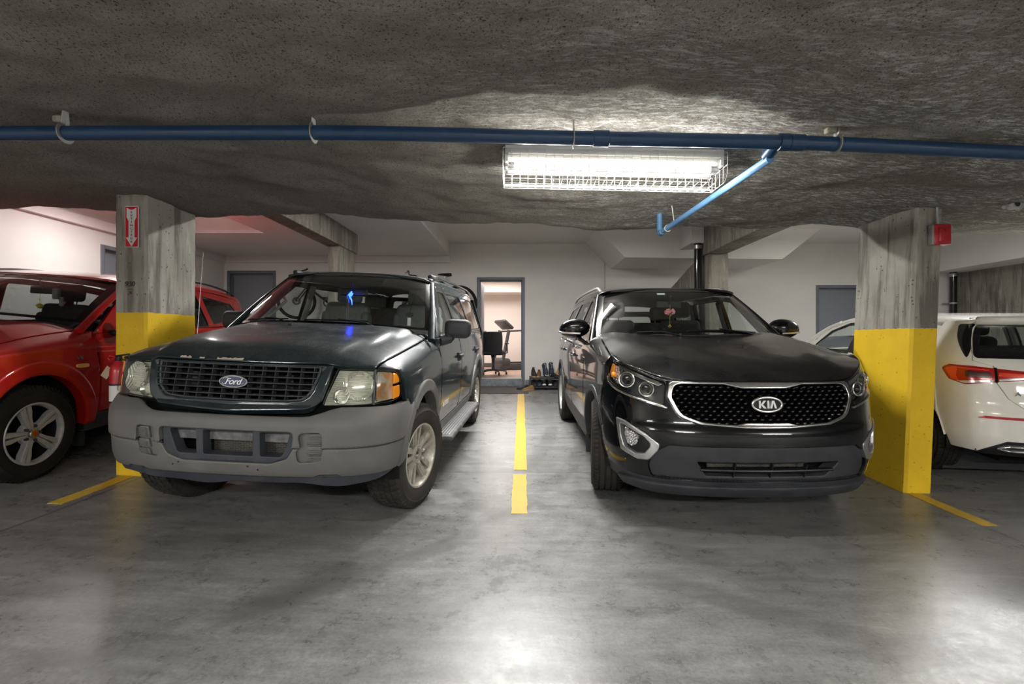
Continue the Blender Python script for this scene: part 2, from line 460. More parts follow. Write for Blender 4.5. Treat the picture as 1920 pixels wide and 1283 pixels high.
g.l(g.bump(g.noise(45, 8, .75), .14, .004, g.bump(g.noise(4, 5, .6), .10, .02)), g.b.inputs['Normal'])
g.b.inputs['Specular IOR Level'].default_value = .5
M['floor'] = m

m = mat('sprayed_insulation', (.2, .19, .17), .95, spec=.1); g = NG(m)
c = g.ramp(g.noise(1.0, 5, .6), [(.3, (.29, .265, .225)), (.7, (.40, .38, .335))])
vo = g.n('ShaderNodeTexVoronoi'); vo.inputs['Scale'].default_value = 92
wn = g.n('ShaderNodeTexNoise'); wn.inputs['Scale'].default_value = 70; g.l(g.co(), wn.inputs['Vector']); vm = g.n('ShaderNodeVectorMath', _operation='MULTIPLY_ADD'); g.l(wn.outputs[1], vm.inputs[0]); vm.inputs[1].default_value = (.018, .018, .018); g.l(g.co(), vm.inputs[2]); g.l(vm.outputs[0], vo.inputs['Vector'])
spk = g.math('MULTIPLY', g.rng(vo.outputs['Distance'], .22, .42, 1, 0), g.rng(g.noise(48, 3), .44, .52, 0, 1))
c = g.mix(g.math('MULTIPLY', spk, .85), c, (.035, .034, .03))
c = g.mix(g.rng(g.noise(95, 5, .8), .48, .66, 0, .6), c, (.55, .53, .49))
# lamp's grazing highlight on the fibres, painted as white streaks round the caged light
lamp_glint = g.math('MULTIPLY', g.rng(g.noise(1.1, 5, .6, dist=1.2, co=g.co((.6, 1.6, 1))), .38, .52, 0, 1), g.rng(g.noise(26, 8, .85, co=g.co((.5, 1.8, 1))), .50, .57, 0, 1))
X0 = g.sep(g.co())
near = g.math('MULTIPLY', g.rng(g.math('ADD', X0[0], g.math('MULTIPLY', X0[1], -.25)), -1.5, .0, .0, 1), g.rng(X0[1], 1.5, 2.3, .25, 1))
c = g.mix(g.math('MULTIPLY', lamp_glint, g.math('MULTIPLY', near, 1.0)), c, (.92, .92, .92))
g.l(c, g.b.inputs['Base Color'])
b1 = g.bump(g.noise(16, 6, .7), 1.0, .05); b2 = g.bump(g.noise(75, 5, .75), 1.0, .022, b1)
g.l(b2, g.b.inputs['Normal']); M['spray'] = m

def concrete(name, a, b_, yellow=None, streak=.7):
    m = mat(name, a, .85, spec=.25); g = NG(m)
    c = g.ramp(g.noise(2.2, 7, .65), [(.3, a), (.7, b_)])
    c = g.mix(g.rng(g.noise(3.2, 6, .6, co=g.co((4, 4, .35))), .48, .62, 0, streak), c, tuple(x*.36 for x in a))
    c = g.mix(g.rng(g.noise(4.5, 4, .6, co=g.co((3, 3, .5))), .58, .7, 0, .5), c, (.50, .48, .43))
    vo = g.n('ShaderNodeTexVoronoi'); vo.inputs['Scale'].default_value = 26; g.l(g.co(), vo.inputs['Vector'])
    pit = g.math('MULTIPLY', g.math('LESS_THAN', vo.outputs['Distance'], .17), g.rng(g.noise(9, 2), .52, .56, 0, 1))
    c = g.mix(g.math('MULTIPLY', pit, .75), c, (.06, .055, .05))
    h = g.math('SUBTRACT', g.noise(24, 6, .7), g.math('MULTIPLY', pit, .8))
    nrm = g.bump(h, .35, .012)
    if yellow is not None:
        z = g.math('ADD', g.sep(g.co())[2], g.math('MULTIPLY', g.math('SUBTRACT', g.noise(22, 3), .5), .02))
        yl = g.mix(g.rng(g.noise(5, 5), .4, .62, 0, .30), (.80, .53, .025), (.62, .38, .015))
        yl = g.mix(g.math('MULTIPLY', pit, .6), yl, (.25, .18, .03))
        k = g.math('LESS_THAN', z, yellow); c = g.mix(k, c, yl)
        g.l(g.rng(k, 0, 1, .85, .42), g.b.inputs['Roughness'])
    g.l(c, g.b.inputs['Base Color']); g.l(nrm, g.b.inputs['Normal']); return m
M['pillar'] = concrete('painted_concrete', (.27, .255, .22), (.42, .40, .355), 1.303)
M['concrete'] = concrete('beam_concrete', (.20, .18, .15), (.33, .30, .255), streak=.5)
M['concwall'] = concrete('wall_concrete', (.20, .185, .16), (.32, .30, .26), streak=.6)
M['wall'] = noisy('painted_wall', (.72, .70, .67), (.76, .74, .71), 1.5, .75, bump=.05, bscale=180)
M['soffit'] = noisy('painted_soffit', (.70, .675, .65), (.74, .715, .69), 1.2, .8)
M['sill'] = noisy('painted_step', (.13, .145, .165), (.22, .24, .26), 12, .7); M['peach'] = noisy('peach_wall', (.80, .73, .68), (.82, .75, .70), 2, .8)
M['frame'] = noisy('door_frame_paint', (.125, .140, .165), (.16, .175, .20), 9, .45, .6)
M['leaf'] = mat('grey_door_paint', (.22, .235, .265), .5)
M['base'] = mat('baseboard_rubber', (.16, .17, .18), .6)
M['pipe'] = noisy('blue_pipe', (.007, .035, .090), (.010, .045, .11), 9, .34, .5)
M['pipe_lit'] = noisy('lit_blue_pipe', (.10, .24, .46), (.14, .29, .52), 9, .4, .55)  # branch pipe's brighter lighting put into a lighter copy of the pipe blue
M['strap'] = mat('galvanised_strap', (.42, .42, .40), .5, .6)
M['enamel'] = mat('white_enamel', (.55, .55, .53), .45)
M['tube'] = mat('fluorescent_tube', (.03, .03, .03), .5, emit=(1, .93, .76), es=1.15)
M['redbox'] = mat('red_enamel', (.50, .02, .03), .35, coat=.4)
M['line'] = None
m = mat('yellow_line_paint', (.8, .5, .02), .5); g = NG(m)
c = g.mix(g.rng(g.noise(14, 6, .7), .35, .65, 0, .5), (.62, .40, .035), (.44, .28, .03))
c = g.mix(g.rng(g.noise(45, 4, .7), .62, .70, 0, .8), c, (.25, .23, .2))
g.l(c, g.b.inputs['Base Color']); M['line'] = m

# floor
mb = MB(); nx, ny = 76, 64
mb.grid(lambda u, v: Vector((u, v, ground(u, v))), [-9+19.5*i/nx for i in range(nx+1)], [-5+15.3*i/ny for i in range(ny+1)])
struct(mb.build('floor', 'floor'))

# sprayed ceiling slab in front, its ragged rear edge turning up
def slab(x, y):
    z = 2.335-.024*x
    z += .07*(noise.noise(Vector((x*.55, y*.7, 3)))) + .030*noise.noise(Vector((x*1.7, y*2.1, 9))) + .016*noise.noise(Vector((x*5, y*6, 1)))
    z += .008*noise.noise(Vector((x*13, y*13, 1)))
    for cx, cy, s, dz in ((3.15, 4.1, .55, -.05), (-3.1, 4.1, .5, -.03)):
        z += dz*math.exp(-((x-cx)**2+(y-cy)**2)/s**2)
    z -= .05*sstep(3.4, 4.4, y)*(.5+noise.noise(Vector((x*.8, 0, 5))))
    z += .035*math.exp(-((x-.53)**2/.5+(y-2.85)**2/.03))
    return z
mb = MB(); xs_ = [-9+19.5*i/360 for i in range(361)]; NY = 150
def sl(u, v):
    if v <= 4.45: return Vector((u, v, slab(u, v)))
    t = (v-4.45)/.55
    r = .10; e = slab(u, 4.45); wob = .04*noise.noise(Vector((u*2.2, v*4, 2)))
    if t < .5: a = t*PI; return Vector((u, 4.45+r*math.sin(a)+wob*t, e+r-r*math.cos(a)))
    return Vector((u, 4.55+wob*.5, e+r+(t-.5)*2*(3.3-e-r)))
ys_ = [-5+5.6*i/28 for i in range(28)]+[.6+3.85*i/110 for i in range(111)]+[4.45+.55*i/12 for i in range(1, 13)]
mb.grid(lambda u, v: sl(u, v), xs_, ys_)
for f in mb.f: f.reverse()
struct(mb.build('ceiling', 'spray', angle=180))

# painted ceiling over the stalls with its dropped soffits
mb = MB()
mb.bb(-9, 10.4, 4.4, 10.1, 3.19, 3.35)
struct(mb.build('ceiling', 'soffit'))
mb = MB(); mb.bb(-4.14, -1.463, 4.56, 9.9, 2.93, 3.19); mb.bb(-6.13, -4.14, 7.72, 9.9, 2.93, 3.19)
struct(mb.build('ceiling', 'soffit'))
mb = MB(); mb.bb(-6.13, -1.463, 9.82, 9.9, 2.80, 2.93); mb.bb(-6.13, -6.05, 4.6, 9.82, 2.80, 2.93)
struct(mb.build('trim_1', 'soffit'))
mb = MB(); mb.bb(8.3, 8.95, 4.56, 9.9, 2.575, 3.19)
struct(mb.build('trim_2', 'soffit'))
# stair underside over the right-hand stalls: trapezoid box carried back to the wall
mb = MB(); tz = [(1.33, 3.19), (1.832, 2.672), (4.62, 2.64), (5.31, 3.19)]
mb.prism(tz, lambda x, z: Vector((x, 8.5, z)), lambda x, z: Vector((x, 9.9, z)))
struct(mb.build('trim_3', 'soffit'))
mb = MB(); mb.bb(2.80, 3.0, 7.9, 8.5, 2.81, 3.19); struct(mb.build('trim_4', 'soffit'))

# walls
def wallpatch(name, o, holes, f, mt='wall', th=.14):
    mb = MB(); mb.patch(o, f, d=.6, holes=holes, r=0, th=th); return struct(mb.build(name, mt))
R = lambda a, b, c_, d: [(a, c_), (b, c_), (b, d), (a, d)]
DL = (-6.02, -5.11, .38, 2.59); DC = (-.875, .02, .405, 2.455); DR = (6.09, 6.97, .30, 2.285)
wallpatch('wall_back', R(-6.13, 1.716, .1, 3.19), [R(*DL), R(*DC)], lambda x, z: Vector((x, 9.9, z)))
wallpatch('wall_back', R(1.716, 8.95, .1, 3.19), [R(*DR)], lambda x, z: Vector((x, 9.86, z)))
mb = MB(); mb.bb(1.716, 1.80, 9.862, 9.99, .1, 3.19); struct(mb.build('wall_back', 'wall'))
DS = (7.03, 7.93, .40, 2.56)
wallpatch('wall_left', R(-5, 9.9, 0, 3.3), [R(*DS)], lambda y, z: Vector((-6.13, y, z)))
mb = MB(); mb.bb(8.93, 9.1, -5, 9.9, -.1, 2.575); struct(mb.build('wall_right', 'concwall'))
mb = MB(); mb.bb(-9, 10.4, -5.1, -5, -.1, 3); struct(mb.build('wall_front', 'wall'))
mb = MB(); mb.prism([(8.03, 0.15), (9.86, .2), (9.86, 2.22), (8.03, 2.66)], lambda y, z: Vector((3.02, y, z)), lambda y, z: Vector((3.22, y, z)))
struct(mb.build('wall_middle', 'concwall'))
# baseboards
for k, (a, b_, yy) in enumerate(((-5.05, -.93, 9.9), (.07, 1.72, 9.9), (1.72, 6.04, 9.86), (7.02, 8.93, 9.86))):
    mb = MB(); mb.bb(a, b_, yy-.015, yy, .15, .385, .003); struct(mb.build('baseboard_back', 'base'))

# doors: frames and leaves
def doorway(n, x0, x1, z0, z1, wall_y, leaf=True, side=None):
    def P(mb): 
        if side is not None: mb.xf(Matrix.Translation((side, 0, 0)) @ Matrix.Rotation(PI/2, 4, 'Z') @ Matrix.Scale(-1, 4, (0, 1, 0)) @ Matrix.Translation((0, 0, 0)))
        return mb
    y = wall_y
    mb = MB()
    for a, b_, c_, d in ((x0-.045, x0+.012, z0-.16, z1+.045), (x1-.012, x1+.045, z0-.16, z1+.045), (x0, x1, z1-.012, z1+.045)):
        mb.bb(a, b_, y-.022, y+.15, c_, d, .004)
    mb.bb(x0+.01, x0+.03, y+.05, y+.15, z0, z1); mb.bb(x1-.03, x1-.01, y+.05, y+.15, z0, z1); mb.bb(x0, x1, y+.05, y+.15, z1-.035, z1-.01)
    fr = struct(P(mb).build('door_%d' % n, 'frame'))
    mb = MB(); mb.bb(x0, x1, y-.03, y+.15, z0-.17, z0, .004)
    o = P(mb).build('door_sill', 'sill', fr)
    mb = MB(); mb.bb(x0, x1, y+.0, y+.12, z0, z0+.012); P(mb).build('threshold', 'strap', fr)
    if leaf:
        mb = MB(); mb.bb(x0+.012, x1-.012, y+.085, y+.128, z0+.005, z1-.012, .003)
        lf = P(mb).build('door_leaf', 'leaf', fr)
        mb = MB(); mb.tube([(x1-.09, y+.085, z0+1.0), (x1-.09, y+.03, z0+1.0), (x1-.20, y+.03, z0+1.0)], .011); mb.lathe([(.001, y+.075), (.03, y+.077), (.03, y+.085)], (x1-.09, 0, z0+1.0), 'Y', 16)
        P(mb).build('door_handle', 'satin', lf)
    else:
        mb = MB()
        for z in (.95, 1.6, 2.2):
            mb.bb(x0+.014, x0+.034, y+.06, y+.10, z-.06, z+.06)
        P(mb).build('door_hinge', 'strap', fr)
        mb = MB(); mb.bb(x0-.02, x0+.025, y+.13, y+1.0, z0+.01, z1-.03, .003); lf = mb.build('door_leaf', 'leaf', fr)
        mb = MB(); mb.bb(x0+.025, x0+.035, y+.80, y+.92, z0+.92, z0+1.06, .003); mb.tube([(x0+.03, y+.86, z0+1.0), (x0+.08, y+.86, z0+1.0), (x0+.08, y+.75, z0+1.0)], .011); mb.build('door_handle', 'satin', lf)
    return fr
doorway(1, *DL, 9.9); doorway(2, *DC, 9.9, leaf=False); doorway(3, *DR, 9.86)
# side door: swap axes so that it lies in the left wall
def doorside():
    y0, y1, z0, z1 = DS; x = -6.13; mb = MB()
    for a, b_, c_, d in ((y0-.045, y0+.012, z0-.16, z1+.045), (y1-.012, y1+.045, z0-.16, z1+.045), (y0, y1, z1-.012, z1+.045)): mb.bb(x-.15, x+.022, a, b_, c_, d, .004)
    fr = struct(mb.build('door_4', 'frame'))
    mb = MB(); mb.bb(x-.128, x-.085, y0+.01, y1-.01, z0, z1-.01); mb.build('door_leaf', 'leaf', fr)
doorside()

# concrete beams and columns standing behind the stalls
mb = MB(); mb.bb(-2.93, -2.686, 4.60, 7.875, 2.615, 3.0, .012); struct(mb.build('trim_5', 'concrete'))
mb = MB(); mb.bb(3.007, 3.345, 4.60, 8.03, 2.615, 3.19, .012); struct(mb.build('trim_6', 'concrete'))
def column(x0, x1, y0, y1, z1, lab):
    z0 = ground((x0+x1)/2, (y0+y1)/2)-.03
    mb = MB(); mb.bb(x0, x1, y0, y1, 0, z1-z0, .015)
    return tag(mb.build('concrete_column', 'concrete', loc=(0, 0, z0)), lab, 'column')
column(-2.89, -2.70, 7.15, 7.77, 2.615, 'slim bare concrete column carrying the beam behind the green car with grey bumper')
column(3.05, 3.36, 7.80, 8.02, 2.615, 'bare concrete column beside the black vertical pipe behind the black car')

def pillar(corners, z0, top, lab, dx=0):
    """corners: base rectangle; dx leans the top sideways; edges slightly worn"""
    x0, x1, y0, y1 = corners; bm = MB(); L = 40; ring = []
    c_ = .018; oc = [(x0+c_, y0), (x1-c_, y0), (x1, y0+c_), (x1, y1-c_), (x1-c_, y1), (x0+c_, y1), (x0, y1-c_), (x0, y0+c_)]
    vs = []
    for i in range(L+1):
        t = i/L; z = t*(top-z0)
        for k, (x, y) in enumerate(oc):
            e = .0035*noise.noise(Vector((x*9, y*9, z*11)))
            vs.append(Vector((x+dx*t+e, y+e*.8, z)))
    n = len(oc)
    bm.add(vs, [[i*n+j, i*n+(j+1) % n, (i+1)*n+(j+1) % n, (i+1)*n+j] for i in range(L) for j in range(n)]+[[L*n+j for j in range(n)]])
    return tag(bm.build('concrete_pillar', 'pillar', loc=(0, 0, z0), angle=30), lab, 'pillar')
pillar((-3.235, -2.98, 3.81, 4.40), ground(-3.1, 3.8)-.005, 2.42, 'concrete pillar with yellow painted base and the red arrow sign, between red and green cars')
pillar((2.985, 3.20, 3.74, 4.40), 0.0, 2.30, 'concrete pillar with yellow painted base and red alarm box, between black and white cars', .095)

# ---------------------------------------------------------------- painted lines
def stripe(name, x0, x1, y0, y1, lab, n=20, rag=.004):
    rnd_ = random.Random(name+lab); mb = MB(); P = []
    for i in range(n+1):
        y = y0+(y1-y0)*i/n
        for x in (x0+rnd_.uniform(-rag, rag), x1+rnd_.uniform(-rag, rag)): P.append((x, y))
    vs = [Vector((x, y, ground(x, y)+.003)) for x, y in P]+[Vector((x, y, ground(x, y)-.001)) for x, y in P]; k = len(P)
    fs = [[2*i, 2*i+1, 2*i+3, 2*i+2] for i in range(n)]+[[2*i, 2*i+2, k+2*i+2, k+2*i] for i in range(n)]+[[2*i+1, k+2*i+1, k+2*i+3, 2*i+3] for i in range(n)]
    fs += [[0, k, k+1, 1], [2*n, 2*n+1, k+2*n+1, k+2*n]]
    mb.add(vs, fs); return tag(mb.build(name, 'line'), lab, 'line')
stripe('painted_line', -.073, .040, 3.33, 4.20, 'short near end of the yellow bay line on the floor between the two middle cars')
stripe('painted_line', -.070, .046, 4.33, 8.94, 'long yellow bay line running from the floor joint back to the dark door mat')
stripe('painted_line', -3.165, -3.065, 3.20, 3.80, 'yellow floor line at the foot of the pillar with the red arrow sign')
stripe('painted_line', 3.0, 3.10, 3.13, 3.735, 'yellow floor line at the foot of the pillar beside the white car')

# ---------------------------------------------------------------- blue pipes under the slab
pz = crv([(-5.5, 2.262), (-2.66, 2.268), (-1.03, 2.271), (.256, 2.244), (1.42, 2.220), (2.56, 2.166), (5.5, 2.05)])
t = thing('blue_pipe', 'thick dark blue pipe strapped across the sprayed ceiling', 'pipe', (0, 2.45, 2.25))
px_ = lambda p: (p-VX)/FPX*2.45
mb = MB(); mb.tube([(x, 0, pz(x)-2.25) for x in [-5.5+11*i/60 for i in range(61)]], .0355, 20); mb.build('pipe_run', 'pipe', t)
def collar(a, b_, r, nm):
    mb = MB(); xa, xb = px_(a), px_(b_)
    mb.tube([(xa, 0, pz(xa)-2.25), (xa+.002, 0, pz(xa)-2.25), (xb-.002, 0, pz(xb)-2.25), (xb, 0, pz(xb)-2.25)], [r-.003, r, r, r-.003], 20); mb.build(nm, 'pipe', t)
collar(1112, 1142, .041, 'coupling'); collar(1459, 1478, .043, 'coupling'); collar(1478, 1506, .041, 'coupling')
mb = MB(); x = px_(1459); mb.tube([(x, 0, pz(x)-2.25), (x-.008, .10, pz(x)-2.285)], .031, 16); mb.build('tee_branch', 'pipe', t)
for a in (123, 588, 1075, 1568):
    x = px_(a); z = pz(x)-2.25; mb = MB()
    P = [(x, .0415*math.cos(q), z+.0415*math.sin(q)) for q in [math.radians(v) for v in range(100, 361+80, 12)]]
    top = slab(x, 2.45)-2.25
    P = [(x, -.004, top+.02)]+P[:0]+[(x, -.015, z+.06)]+P[1:]+[(x, .01, z+.06), (x, .004, top+.02)]
    mb.tube(P, (.011, .0022), 8, flat='box', up=(1, 0, 0)); mb.build('pipe_strap', 'strap', t)
    if a in (123, 1568):
        mb = MB(); mb.box((x-.03, 0, z+.07), (.05, .04, .035), None, .01); mb.build('strap_bracket', 'concrete', t)
t = thing('blue_branch_pipe', 'thin blue branch pipe, coloured as brightly lit, running back and down from the thick pipe', 'pipe', (1.3, 2.5, 2.15))
mb = MB(); A = Vector((px_(1457), 2.52, 2.165)); B = Vector((1.175, 4.03, 2.118)); O = Vector((1.3, 2.5, 2.15))
mb.tube([A-O, B-O], .0215, 16); mb.build('pipe_run', 'pipe_lit', t)
mb = MB(); mb.tube([B-O+Vector((.002, -.03, 0)), B-O+Vector((0, .02, -.004)), B-O+Vector((0, .05, .015)), B-O+Vector((0, .055, .05)), B-O+Vector((0, .055, .25))], [.026, .026, .026, .024, .0215], 14); mb.build('elbow', 'pipe_lit', t)
mb = MB(); q = B-O+Vector((.01, -.14, 0)); mb.tube([q+Vector((.026*math.cos(a), 0, .026*math.sin(a))) for a in [i*PI/6 for i in range(12)]], .004, 6, closed=True)
mb.tube([q+Vector((.02, 0, .02)), q+Vector((.05, 0, .06)), q+Vector((.03, 0, .2))], .005, 6); mb.build('pipe_hanger', 'enamel', t)

# ---------------------------------------------------------------- caged light
FX0, FX1 = -.096, 1.155; FZ = lambda x: 2.275-.022*(x-.5)
t = thing('caged_light', 'long fluorescent ceiling light in a white wire guard, switched on', 'light', (.53, 2.85, 2.27), (0, .022, 0))
hw = (FX1-FX0)/2
mb = MB(); mb.bb(-hw, hw, -.115, .115, -.005, .045, .006); mb.bb(-hw, -hw+.02, -.115, .115, -.05, 0, .003); mb.bb(hw-.02, hw, -.115, .115, -.05, 0, .003); mb.build('housing', 'enamel', t)
for yy in (-.045, .055):
    mb = MB(); mb.tube([(-hw+.05, yy, -.05), (hw-.05, yy, -.05)], .018, 16); mb.build('lamp_tube', 'tube', t)
    for e in (-1, 1):
        mb = MB(); mb.tube([(e*(hw-.015), yy, -.05), (e*(hw-.052), yy, -.05)], .021, 12); mb.build('lamp_holder', 'satin', t)
mb = MB(); k = 26
def cage(x, s=1): return [(x, -.135, .02), (x, -.135, -.105), (x, -.10, -.140), (x, .09, -.140), (x, .13, -.105), (x, .13, .02)]
for i in range(k+1):
    x = -hw-.01+(2*hw+.02)*i/k; mb.tube(cage(x), .0016, 5)
C_ = cage(0)
for j, (a, b_) in enumerate(((C_[0], C_[1]), (C_[1], C_[2]), (C_[2], C_[3]), (C_[3], C_[4]), (C_[4], C_[5]))):
    for q in ((0, .33, .66) if j in (0, 4) else (0, .5) if j in (1, 3) else (0, .25, .5, .75)):
        y = a[1]+(b_[1]-a[1])*q; z = a[2]+(b_[2]-a[2])*q; mb.tube([(-hw-.01, y, z), (hw+.01, y, z)], .0016, 5)
for e in (-1, 1):
    for y in (-.08, -.03, .03, .08): mb.tube([(e*(hw+.01), y, .02), (e*(hw+.01), y, -.14)], .0016, 5)
    mb.tube([(e*(hw+.01), -.135, -.05), (e*(hw+.01), .13, -.05)], .0016, 5)
mb.build('wire_guard', 'enamel', t)
for k in range(7):
    l = bpy.data.lights.new('caged_tube_light', 'POINT'); l.energy = 7.5; l.color = (1, .96, .88); l.shadow_soft_size = .012
    o = bpy.data.objects.new('caged_tube_light', l); COL.objects.link(o); o.location = (FX0+.12+(FX1-FX0-.24)*k/6, 2.855, 2.163-.022*(k/6-.5)*1.2)
# plain fixtures over the stalls
def fixture(p, lab):
    t = thing('ceiling_light', lab, 'light', p)
    mb = MB(); mb.bb(-.64, .64, -.09, .09, 0, .07, .005); mb.build('housing', 'enamel', t)
    for y in (-.04, .04):
        mb = MB(); mb.tube([(-.6, y, -.022), (.6, y, -.022)], .016, 12); mb.build('lamp_tube', 'tube', t)
for p, l in zip(LAMPS_REAR, ('bare tube ceiling light above the red car', 'bare tube ceiling light above the yellow bay line', 'bare tube ceiling light above the white car')): fixture(p, l)

# ---------------------------------------------------------------- things on the pillars
O = Vector((-3.083, 3.795, 2.108))
t = thing('arrow_sign', 'red and white vertical arrow sign with black letters on the concrete pillar', 'sign', O)
M['signred'] = mat('sign_red', (.62, .012, .02), .4); M['signwhite'] = mat('sign_white', (.78, .76, .74), .4); M['ink'] = mat('black_ink', (.03, .02, .02), .6)
mb = MB(); mb.bb(-.0535, .0535, 0, .006, -.163, .163); mb.build('sign_plate', 'signwhite', t)
mb = MB(); mb.bb(-.049, .049, -.001, .0, -.158, .158); mb.build('sign_field', 'signred', t)
mb = MB(); ar = [(-.039, .151), (-.02, .140), (0, .132), (.02, .140), (.039, .151), (.039, .075), (.0235, .045), (.0235, -.085), (.045, -.085), (0, -.156), (-.045, -.085), (-.0235, -.085), (-.0235, .045), (-.039, .075)]
mb.prism(ar[::-1], lambda x, z: Vector((x, -.002, z)), lambda x, z: Vector((x, -.001, z))); mb.build('arrow', 'signwhite', t)
mb = MB(); RX = Matrix.Rotation(PI/2, 4, 'X')
for i, ch in enumerate('EXTINCTEUR'):
    mb.text(ch, .0235, Matrix.Translation((0, -.0025, .113-i*.0258)) @ RX, .0004, bold=.0006, sx=1.1)
mb.build('sign_letters', 'ink', t)
t = thing('handwritten_number', 'small handwritten 930 on the concrete pillar below the arrow sign', 'writing', (-3.105, 3.803, 1.655))
mb = MB(); mb.text('930', .055, RX, .0006, shear=.1); mb.build('digits', 'ink', t)
mb = MB(); mb.text('x', .05, Matrix.Translation((-3.10, 3.803, 1.59)) @ RX, .0006)
mb.tube([(-3.12, 3.803, 1.614), (-3.08, 3.803, 1.615)], .0015, 5)
mb.xf(Matrix.Translation((3.105, -3.803, -1.655))); mb.build('mark', 'ink', t)

t = thing('fire_alarm_box', 'small red alarm box on grey conduit near the top of the right pillar', 'alarm', (3.225, 3.735, 2.02))
mb = MB(); mb.bb(-.055, .075, -.055, 0, -.075, .085, .012); mb.build('housing', 'redbox', t)
mb = MB(); mb.bb(-.03, .06, -.068, -.053, -.055, .055, .01); mb.lathe([(.001, -.078), (.012, -.077), (.012, -.066)], (.02, 0, .03), 'Y', 12); mb.build('cover', 'redbox', t)
mb = MB(); mb.bb(-.065, -.045, -.045, .0, -.075, .08, .003); mb.build('back_box', 'strap', t)
mb = MB(); mb.tube([(-.01, -.025, .07), (-.01, -.025, .24), (-.012, -.02, .30)], .012, 10); mb.build('conduit', 'strap', t)

t = thing('fire_extinguisher', 'small red fire extinguisher on the left pillar, half hidden by the green car', 'extinguisher', (-3.135, 3.735, .70))
mb = MB(); mb.lathe([(.001, -.02), (.05, -.018), (.058, 0), (.058, .27), (.05, .31), (.028, .335), (.02, .35)], axis='Z', n=24); mb.build('cylinder', 'redbox', t)
mb = MB(); mb.lathe([(.0588, .03), (.0588, .17)], axis='Z', n=24); mb.build('label_band', 'signwhite', t)
for z in (.025, .16):
    mb = MB(); mb.lathe([(.0592, z), (.0592, z+.015)], axis='Z', n=24); mb.build('label_border', 'ink', t)
mb = MB(); mb.box((0, 0, .365), (.035, .035, .045), None, .006); mb.box((.035, -.005, .395), (.11, .02, .012), (0, -.15, 0), .004); mb.box((.03, -.005, .36), (.09, .02, .01), (0, .2, 0), .004); mb.build('valve_handle', 'blackplast', t)
mb = MB(); mb.tube([(-.015, -.01, .38), (-.05, -.03, .39), (-.06, -.03, .37), (-.04, -.035, .355), (-.015, -.03, .37)], .003, 6, closed=True); mb.build('pull_ring', 'signred', t)
mb = MB(); mb.box((-.075, -.02, .26), (.055, .003, .09), (0, .6, 0)); mb.build('paper_tag', mat('tan_paper', (.45, .36, .25), .8), t)
mb = MB(); mb.bb(-.03, .03, .055, .11, .1, .2); mb.build('wall_bracket', 'strap', t)

# odd white fitting hanging at the right end of the slab
O = at(1900, 384, 3.55)
t = thing('ceiling_fitting', 'small white plastic fitting with round end on the ceiling at far right', 'fitting', O)
mb = MB(); mb.lathe([(.001, -.03), (.033, -.03), (.036, -.02), (.036, .02)], axis='Y', n=20); mb.build('round_cap', 'enamel', t)
mb = MB(); mb.lathe([(.022, -.031), (.014, -.033), (.001, -.032)], axis='Y', n=12); mb.build('screw_head', 'darkplast', t)
mb = MB(); mb.tube([(-.07, 0, -.02), (0, .02, .02), (.09, .03, .055)], .014, 8); mb.tube([(.03, 0, -.03), (.09, .0, .02)], .02, 8); mb.box((.05, .01, .04), (.05, .04, .05), (0, .4, 0), .01); mb.build('bracket', 'enamel', t)

# black drain pipes and conduits at the back
def vpipe(x, y, r, z0, z1, lab, mt='gloss', brk=()):
    t = thing('vertical_pipe', lab, 'pipe', (x, y, z0)); mb = MB(); mb.tube([(0, 0, 0), (0, 0, z1-z0)], r, 16); mb.build('pipe_run', mt, t)
    if r > .03:
        mb = MB(); mb.tube([(0, 0, z1-z0-.09), (0, 0, z1-z0-.03)], r*1.18, 16); mb.build('coupling', 'satin', t)
    for z in brk:
        mb = MB(); mb.tube([(-r*1.15, 0, z-z0), (r*1.15, 0, z-z0)], .012, 8); mb.lathe([(r*1.1, z-z0-.015), (r*1.1, z-z0+.015)], axis='Z', n=16); mb.bb(-r*2.6, r*2.6, r, r+.01, z-z0-.012, z-z0+.012); mb.build('bracket', 'strap', t)
vpipe(2.93, 7.98, .062, ground(2.9, 8), 2.81, 'black vertical pipe under the white box beside the rear concrete column')
vpipe(3.40, 7.95, .016, ground(3.4, 8), 2.62, 'thin grey conduit on the right side of the rear concrete column', 'frame')
vpipe(8.74, 9.72, .062, ground(8.8, 9.7), 2.58, 'black vertical pipe beside the rough concrete wall behind the white car', brk=(1.95,))
